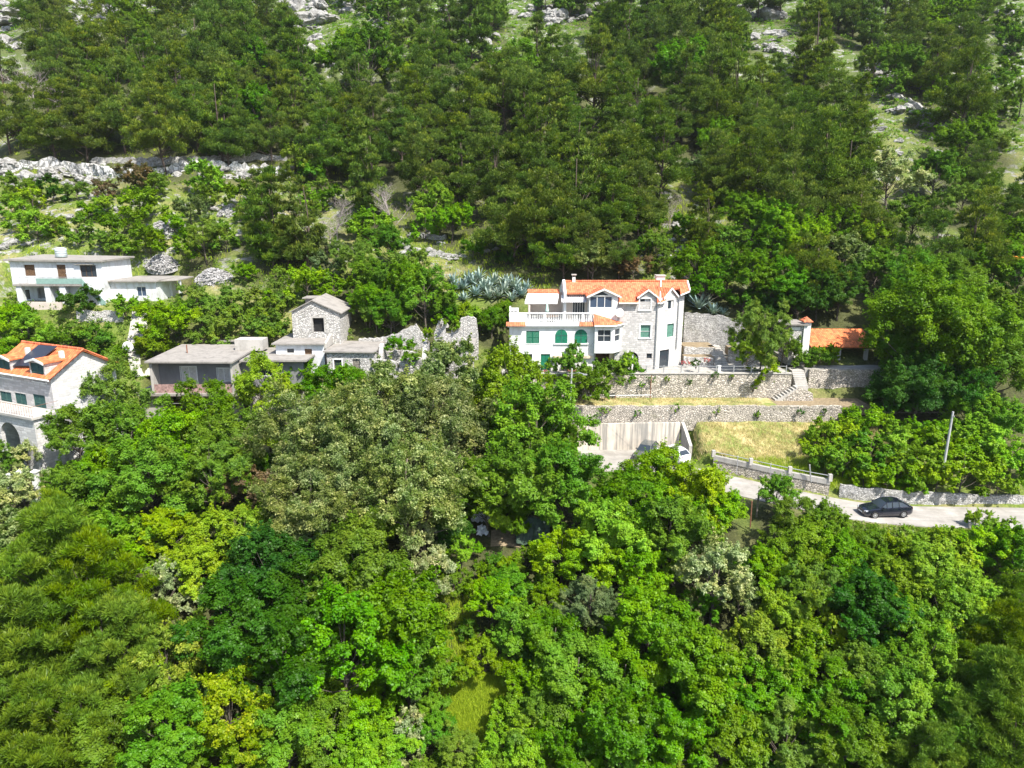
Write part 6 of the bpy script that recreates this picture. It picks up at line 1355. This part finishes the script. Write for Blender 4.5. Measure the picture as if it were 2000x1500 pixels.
AGP = [(885,545,28),(905,558,34),(925,548,34),(945,560,36),(930,572,34),(965,550,36),(985,565,34),(1005,555,34),(1020,572,30),(890,560,28),(915,545,30),(935,540,30),(955,562,30),(975,575,32),(990,548,30),(1012,565,28),(1028,560,26),(955,578,32),(1000,582,30),(905,580,26),(1365,600,44),(1392,607,34),(1350,585,28),(1410,620,24),(1380,585,26)]
side_word = ORD
for i,(px,py,w) in enumerate(sorted(AGP)):
    x,y,d = solve(px,py+w*.2,lambda d: .25); s=1.35*w*d/FPX/1.9; left = px < 1200; rank=[q for q in sorted(AGP) if (q[0]<1200)==left].index((px,py,w))
    o=bpy.data.objects.new('agave',AG[i%3]); COL.objects.link(o); o.location=(x,y,Tz(x,y)-.05); o.scale=(s,s,s*1.15); o.rotation_euler=(0,0,i)
    tag(o,('blue-grey agave of the clump left of the big house roof, from its left end: ' if left else 'blue-grey agave by the wall right of the big house, from left: ')+['first','second','third','fourth','fifth','sixth','seventh','eighth','ninth','tenth','eleventh','twelfth','thirteenth','fourteenth','fifteenth','sixteenth','seventeenth','eighteenth','nineteenth','twentieth','twenty-first'][rank],'agave','agaves round the big house')
def clump(name,label,cat,px,py,Y,w,h,mat,z=None,seed=0,n=700,L=.14,group=None):
    me,c,r=crown_mesh(name,900+seed,w,h,9,n,L,L*.7,sub=6,lump=(.22,.4),bottom=-.6); me.materials.append(MATS[mat]); p=P(px,py,Y); zz=p.z if z is None else z
    e=thing(name,label,cat,(p.x,Y,zz),0,group); o=bpy.data.objects.new('foliage',me); COL.objects.link(o); o.parent=e; o.location=(0,0,h*.5); 
    mb=MB(); [mb.tube([(0,0,-.05),(math.cos(a)*w*.2,math.sin(a)*w*.2,h*.55)],[.03,.01],4,False) for a in (0,1.6,3.1,4.6)]; mb.build('stem',MATS['bark'],e); return e
clump('topiary','clipped dark round bush on the terrace edge','shrub',1359,720,81.0,1.15,1.1,'leaf_dark',seed=1,n=1800,L=.1)
m_leaf('leaf_flower',(.35,.05,.07),(.6,.14,.16),rnd=.02)
clump('flower_bush','pink flowering bush on the lowest rubble bed','flower bush',1340,712,83.4,1.1,.5,'leaf_flower',seed=2,n=350,L=.1,group='flowering bushes in the terraced beds'); clump('flower_bush','pinkish flowers under the shrub by the stone steps','flower bush',1381,708,83.6,.9,.5,'leaf_flower',seed=3,n=300,L=.1,group='flowering bushes in the terraced beds')
clump('flower_bush','red flowering bush at the green front door steps','flower bush',1064,733,80.9,.7,.6,'leaf_flower',seed=4,n=260,L=.1,group='flowering bushes in the terraced beds')
clump('ivy_bush','bright ivy mass filling the inside of the pointed ruin','ivy',782,690,82.0,3.6,2.3,'leaf_green',seed=5,n=5200,L=.16); clump('ivy_bush','ivy spilling over the right gable stump of the ruin','ivy',836,672,81.2,1.6,1.9,'leaf_bright',seed=6,n=2400,L=.16); clump('ivy_bush','dense ivy hanging over the low front wall of the pointed ruin','ivy',800,712,79.2,2.2,1.1,'leaf_feather',seed=8,n=2400,L=.14); clump('ivy_bush','ivy hood on the broken wall behind the slab-roofed hut','ivy',860,640,84.6,1.8,1.7,'leaf_green',seed=9,n=2600,L=.15); clump('ivy_bush','ivy climbing the jagged wall behind the ruins','ivy',890,656,85,1.6,2.4,'leaf_green',seed=7,n=2600,L=.16)
# ------------------------------------------------------------------ rocks
m, nt, out = newmat('rock'); co = worldco(nt); n1=noise_tex(nt,co,.9,7,.7); n2=noise_tex(nt,co,4,6,.7)
v=N(nt,'ShaderNodeTexVoronoi',feature='DISTANCE_TO_EDGE'); v.inputs['Scale'].default_value=1.1; nt.links.new(mixc(nt,.35,co,n1.outputs[1],'ADD'),v.inputs['Vector'])
c=ramp(nt,n1.outputs[0],[(.35,(.17,.165,.155)),(.5,(.31,.305,.29)),(.7,(.42,.415,.40))]); c=mixc(nt,ramp(nt,v.outputs[0],[(0,(1,1,1)),(.05,(0,0,0))]),c,(.13,.125,.11)); c=mixc(nt,ramp(nt,n2.outputs[0],[(.5,(0,0,0)),(.75,(.5,.5,.5))]),c,(.30,.29,.26))
hb=N(nt,'ShaderNodeMath',operation='ADD'); nt.links.new(n1.outputs[0],hb.inputs[0]); nt.links.new(n2.outputs[0],hb.inputs[1]); finish(nt,out,c,.95,hb.outputs[0],.8,.25)
def rock_mesh(seed, n):
    rng=random.Random(seed); bm=bmesh.new()
    for i in range(n):
        b2=bmesh.new(); bmesh.ops.create_icosphere(b2,subdivisions=3,radius=1.0); off=Vector((rng.uniform(-9,9),rng.uniform(-9,9),rng.uniform(-9,9))); sc=Vector((rng.uniform(.5,1),rng.uniform(.5,.9),rng.uniform(.35,.8))); c=Vector((0,0,0)) if i==0 else Vector((rng.uniform(-1.7,1.7),rng.uniform(-.8,.8),rng.uniform(-.35,.25)))
        for vv in b2.verts:
            d=vv.co.normalized(); q=d+off; f=1+.45*mnoise.noise(q*1.3)+.22*mnoise.noise(q*3.1); cell=mnoise.cell(q*1.7)*.16; vv.co=Vector((d.x*sc.x,d.y*sc.y,d.z*sc.z))*(f+cell)*(.9 if i==0 else rng.uniform(.5,.55))+c
        me=bpy.data.meshes.new('t'); b2.to_mesh(me); bm.from_mesh(me); b2.free(); bpy.data.meshes.remove(me)
    me=bpy.data.meshes.new('outcrop'); bm.to_mesh(me); bm.free(); me.materials.append(MATS['rock']); return me
RM=[rock_mesh(i,4+i%3) for i in range(6)]
ROCKS="""10 335 60|50 345 55|95 340 60|140 345 50|175 355 60|185 385 35|230 335 55|275 330 60|300 345 45|330 335 50|370 330 40|420 330 45|470 340 60|520 340 60|560 330 45|170 330 40|200 320 50|555 350 35|15 320 60|60 325 50|110 350 46|35 360 40|205 350 46|255 345 40|320 320 40|345 345 36|395 345 36|445 345 40|495 330 45|540 345 40|300 322 36|120 330 40|75 350 36
10 40 70|5 85 60|140 45 45|115 35 30|200 10 60|215 30 40|160 15 35|580 15 60|610 40 60|620 75 40|605 95 45|625 15 50|660 125 40|570 40 30|690 15 30|740 40 35|760 60 25
1080 35 50|1085 15 40|1050 20 35|930 10 40|960 45 35|945 85 40|890 100 30|920 5 30|1200 15 40|1270 20 30|1030 30 24|970 70 26|1145 30 24|650 90 26
1455 20 40|1505 35 60|1515 65 40|1520 100 25|1760 55 40|1600 25 40|1710 135 40|1720 150 40|1745 190 40|1775 210 50|1800 235 50|1790 220 30|1845 265 45|1870 160 40|1830 270 30|1700 315 45|1545 245 25|1735 335 30|1855 245 30|1960 25 30
1300 380 45|1320 440 40|1335 490 60|1320 520 55|1340 540 45|1350 470 36|1270 460 30|1290 470 36|1360 405 30|1240 500 20
450 405 40|235 410 30|220 420 24|160 425 40|480 420 26|330 465 26|100 420 26|40 470 50|15 480 50|840 490 45|880 500 40|820 460 40|905 500 30|780 475 30|700 520 22|810 490 40|860 475 26|950 490 26|985 480 26"""
rk=0; RN={}; rq=random.Random(4)
for (a,b,c,d,n) in ((0,0,60,110,7),(100,10,230,60,8),(560,0,680,120,16),(880,0,1115,100,16),(1440,0,1540,115,9),(1690,130,1870,320,14),(1290,440,1370,540,6),(1580,0,1960,60,8),(700,0,880,60,6)):
    ROCKS+='\n'+'|'.join(f'{rq.uniform(a,c):.0f} {rq.uniform(b,d):.0f} {rq.uniform(14,34):.0f}' for _ in range(n))
for line in ROCKS.splitlines():
    for it in line.split('|'):
        px,py,w=map(float,it.split()); x,y,d=solve(px,py,lambda d:.1); s=(1.35 if py>150 else 2.0)*w*d/FPX/3.2
        o=bpy.data.objects.new('rock_outcrop',RM[rk%6]); COL.objects.link(o); o.location=(x,y,Tz(x,y)-.1*s); o.scale=(s*rngT.uniform(.9,1.2),s,s*rngT.uniform(.7,1.1)); o.rotation_euler=(rngT.uniform(-.2,.2),rngT.uniform(-.2,.2),rngT.uniform(-.5,.5)+(3.14 if rk%2 else 0)); rk+=1
        tag(o,None,'rock','pale limestone outcrops on the hillside')
        j=min(range(len(LAND)),key=lambda i:math.hypot(px-LAND[i][1],py-LAND[i][2])); dx,dy=px-LAND[j][1],py-LAND[j][2]; side=(('right of' if dx>0 else 'left of') if abs(dx)>abs(dy) else ('below' if dy>0 else 'above')); nm=LAND[j][0]
        if nm in ('the pale rock band','the top left cliff','the bare rock high up','the high rocks over the ridge','the stony path'): side={'right of':'on the right of','left of':'on the left of','above':'at the top of','below':'at the foot of'}[side]
        RN.setdefault((j,side,nm),[]).append((math.hypot(dx,dy),o))
for (j,side,nm),lst in RN.items():
    lst.sort(key=lambda q:q[0])
    for i,(_,o) in enumerate(lst): o['label']=f"pale limestone rock {side} {nm}"+(f", {ORD[min(i,len(ORD)-1)]}" if len(lst)>1 else '')
def heap(px,py,w,h,label,seed):
    x,y,d=solve(px,py+h*.5,lambda d:0.0); W=w*d/FPX; Hh=h*d/FPX; rng=random.Random(seed); V=[];Fq=[]
    mb=MB()
    for i in range(420):
        a=rng.uniform(0,6.28); r=math.sqrt(rng.random()); zz=Hh*.45*(1-r**1.6)+rng.uniform(-.06,.08); px_,py_=math.cos(a)*r*W/2,math.sin(a)*r*W*.4; s=rng.uniform(.12,.3); q=[Vector((rng.uniform(-1,1),rng.uniform(-1,1),rng.uniform(-.5,.5)))*s for _ in range(4)]
        cc=Vector((px_,py_,zz)); mb.add([cc+Vector((s,0,0))+q[0]*.4,cc+Vector((-s*.6,s*.8,0))+q[1]*.4,cc+Vector((-s*.6,-s*.8,0))+q[2]*.4,cc+Vector((0,0,s*.6))+q[3]*.4,cc-Vector((0,0,s*.6))],[(0,1,3),(1,2,3),(2,0,3),(1,0,4),(2,1,4),(0,2,4)])
    n=24
    for k in range(n):
        a0,a1=6.283*k/n,6.283*(k+1)/n
        for r0,r1 in ((0,.35),(.35,.7),(.7,1.02)):
            f=lambda r,a:(math.cos(a)*r*W/2,math.sin(a)*r*W*.4,Hh*.42*(1-r**1.6) if r<1 else -.5); mb.quad(f(r0+.001,a0),f(r1,a0),f(r1,a1),f(r0+.001,a1))
    o=mb.build('stone_heap',MATS['scree_stone']); o.location=(x,y,Tz(x,y)-.1); o.rotation_euler=(.42,0,0); tag(o,label,'stone heap','stone clearance heaps on the slope')
L=[]
for px in range(-10,575,24):
    x,y,d=solve(px,342-8*math.sin(px*.02)+rngT.uniform(-3,3),lambda d:0.0); L.append((x,y,Tz(x,y)+rngT.uniform(1.1,2.0),Tz(x,y)-1.5))
wall('rock_ledge','long pale limestone ledge crossing the slope under the left pine wood',L,1.6,'limestone',jitter=.45,seed=41)['category']='rock ledge'
WT=[(1300,745),(1342,752),(1430,742),(1270,748),(1470,765),(1395,738),(1255,756)]; WT2=[(1180,808),(1245,815),(1320,806),(1400,812),(1480,818),(1560,808),(1610,812)]
for k,(px,py) in enumerate(WT+WT2):
    top=k<len(WT); clump('wall_plant',f"green tuft growing out of the {'tall terrace wall' if top else 'long wall above the yellow bank'}, {['first','second','third','fourth','fifth','sixth','seventh'][sorted(q[0] for q in (WT if top else WT2)).index(px)]} from left",'plant',px,py,80.1 if top else 76.3,rngT.uniform(.7,1.3),rngT.uniform(.5,1.0),rngT.choice(['leaf_green','leaf_feather','leaf_dark']),seed=50+k,n=350,L=.13,group='tufts on the terrace walls')
heap(326,428,74,32,'uppermost loose grey stone heap on the open slope left of the dark pines',1); heap(318,496,64,46,'loose grey stone heap just above the right end of the white flat-roofed house',2); heap(418,522,72,46,'shadowed stone heap with a dark foot right of the white flat-roofed house',3); heap(445,405,40,26,'small stone heap beside grey-green bushes under the rock band',4)
def field_wall(pts,h,label,seed):
    L=[]; 
    for px,py in pts: x,y,d=solve(px,py,lambda d:0.0); L.append((x,y,Tz(x,y)+h,Tz(x,y)-1.0))
    wall('field_wall',label,L,.7,'dry_stone',jitter=.2,seed=seed)
field_wall([(180,322),(260,324),(340,321),(420,318),(500,318),(560,321)],1.1,'long dry-stone field wall in shade below the left pine wood',31); field_wall([(790,493),(830,500),(870,505)],.9,'short broken dry-stone wall above the agave clump',32); field_wall([(800,465),(840,468),(870,470)],.8,'low dry-stone wall under the bright fig bush',33)
field_wall([(1745,190),(1790,215),(1820,245)],1.0,'stony wall running down beside the hillside path',34)
# ------------------------------------------------------------------ undergrowth and grass (uncountable)
def scatter(name, mat, pts, size, nleaf, L, Wd, seed, blade=False):
    rng=np.random.default_rng(seed); pts=np.array(pts); n=len(pts)*nleaf; idx=np.repeat(np.arange(len(pts)),nleaf)
    sz=rng.uniform(.5,1.4,len(pts))*size
    if blade:
        C=pts[idx]+np.stack([rng.normal(size=n)*sz[idx]*.5,rng.normal(size=n)*sz[idx]*.5,np.full(n,L*.35)],1); t=unit(np.stack([rng.normal(size=n)*.35,rng.normal(size=n)*.35,np.ones(n)],1)); b=unit(np.cross(t,rng.normal(size=(n,3)))); s=rng.uniform(.5,1.4,(n,1))
        Lh=t*L*.5*s; Wh=b*Wd*.5; V=np.stack([C-Lh-Wh*.7,C-Lh+Wh*.7,C+Lh+Wh*.15,C+Lh-Wh*.15],1).reshape(-1,3)
    else:
        d=unit(rng.normal(size=(n,3))); d[:,2]=np.abs(d[:,2]); C=pts[idx]+d*sz[idx][:,None]*rng.uniform(.4,1,(n,1))*np.array([1,1,.7]); Nr=unit(d+np.array([0,0,.4])+rng.normal(size=(n,3))*.5); V,_=leaf_cards(rng,C,Nr,L,Wd)
    F=np.arange(4*n).reshape(-1,4); ct=rng.uniform(0,1,len(pts)); me=mesh_np(name,V,F,MATS[mat],np.clip(.55*ct[idx]+.45*rng.uniform(0,1,n),0,1),np.zeros(n)); o=bpy.data.objects.new(name,me); COL.objects.link(o); tag(o,kind='stuff'); return o
rg=random.Random(9)
def ground_pts(rects, n):
    o=[]
    for k in range(n):
        a,b,c,d=rg.choice(rects); x,y,dd=solve(rg.uniform(a,c),rg.uniform(b,d),lambda d:0.0); o.append((x,y,Tz(x,y)))
    return o
scatter('undergrowth','undergrowth_leaf',ground_pts([(0,280,700,560),(0,330,600,520),(600,0,1250,120),(0,0,1250,80),(1250,0,2000,80),(1400,0,2000,300),(1400,0,2000,300),(700,380,1080,580),(1250,330,1450,560),(0,590,320,720),(280,540,560,700),(560,540,1000,700)],3600),.75,26,.26,.16,1)
scatter('undergrowth','leaf_green',ground_pts([(0,0,2000,110),(600,0,1300,130),(1400,0,2000,300),(0,0,2000,60)],2600),1.3,30,.42,.26,7)
gx0, gx1, gy0, gy1 = 20.2, 36.0, 69.6, 76.3; nx, ny = 46, 20; GX, GY = np.meshgrid(np.linspace(gx0,gx1,nx), np.linspace(gy0,gy1,ny), indexing='ij')
gv = np.stack([GX.ravel(),GY.ravel(),T(GX,GY).ravel()+.06],1); gi, gj = np.meshgrid(np.arange(nx-1),np.arange(ny-1),indexing='ij'); ga=(gi*ny+gj).ravel(); keep=road_dist(gv[:,0],gv[:,1])[0][ga]>3.3
go = bpy.data.objects.new('grass_bank',mesh_np('grass_bank',gv,np.stack([ga,ga+ny,ga+ny+1,ga+1],1)[keep],MATS['dry_grass_ground'])); COL.objects.link(go); tag(go,kind='structure')
def box_pts(x0,x1,y0,y1,n,zf=None): return [(x,y,(Tz(x,y) if zf is None else zf)) for x,y in ((rg.uniform(x0,x1),rg.uniform(y0,y1)) for _ in range(n))]
bank=[p for p in box_pts(20,40,65,76.2,5200) if road_dist(np.array([p[0]]),np.array([p[1]]))[0][0]>3.2]
scatter('dry_grass','grass_dry',[p for p in bank if p[1]>69.5],.3,7,.42,.05,2,True)
scatter('grass','grass_green',[p for p in bank if p[1]<=70.5]+ground_pts([(845,1325,995,1455)],4200)+ground_pts([(860,1160,930,1340)],500),.3,9,.5,.055,3,True)
scatter('dry_grass','grass_dry',box_pts(5.8,28,76.7,79.9,900,-21.6),.25,6,.28,.045,4,True)
scatter('roadside_grass','undergrowth_leaf',[p for p in box_pts(28,66,54,60.5,3000) if road_dist(np.array([p[0]]),np.array([p[1]]))[0][0]>2.7],.4,14,.24,.12,5)
scatter('hill_grass','grass_green',ground_pts([(0,280,700,560),(700,380,1080,580),(600,0,1250,120),(1400,0,2000,300),(1250,330,1450,560)],3800),.6,8,.6,.09,6,True)
print('TREES', len(TREES), 'pines', sum(1 for t in TREES if t[3] in 'ptN'), 'verts ok')
# ------------------------------------------------------------------ the air over the valley
mb = MB(); mb.box(-420,420,-6,560,-62,300)
hz = mb.build('haze', None); m = bpy.data.materials.new('haze_air'); m.use_nodes = True; nt = m.node_tree; nt.nodes.clear(); out = nt.nodes.new('ShaderNodeOutputMaterial'); pv = nt.nodes.new('ShaderNodeVolumePrincipled')
pv.inputs['Density'].default_value = .00008; pv.inputs['Color'].default_value = (.94,.97,1,1); pv.inputs['Anisotropy'].default_value = .2; nt.links.new(pv.outputs[0], out.inputs['Volume']); hz.data.materials.append(m); tag(hz, kind='stuff')
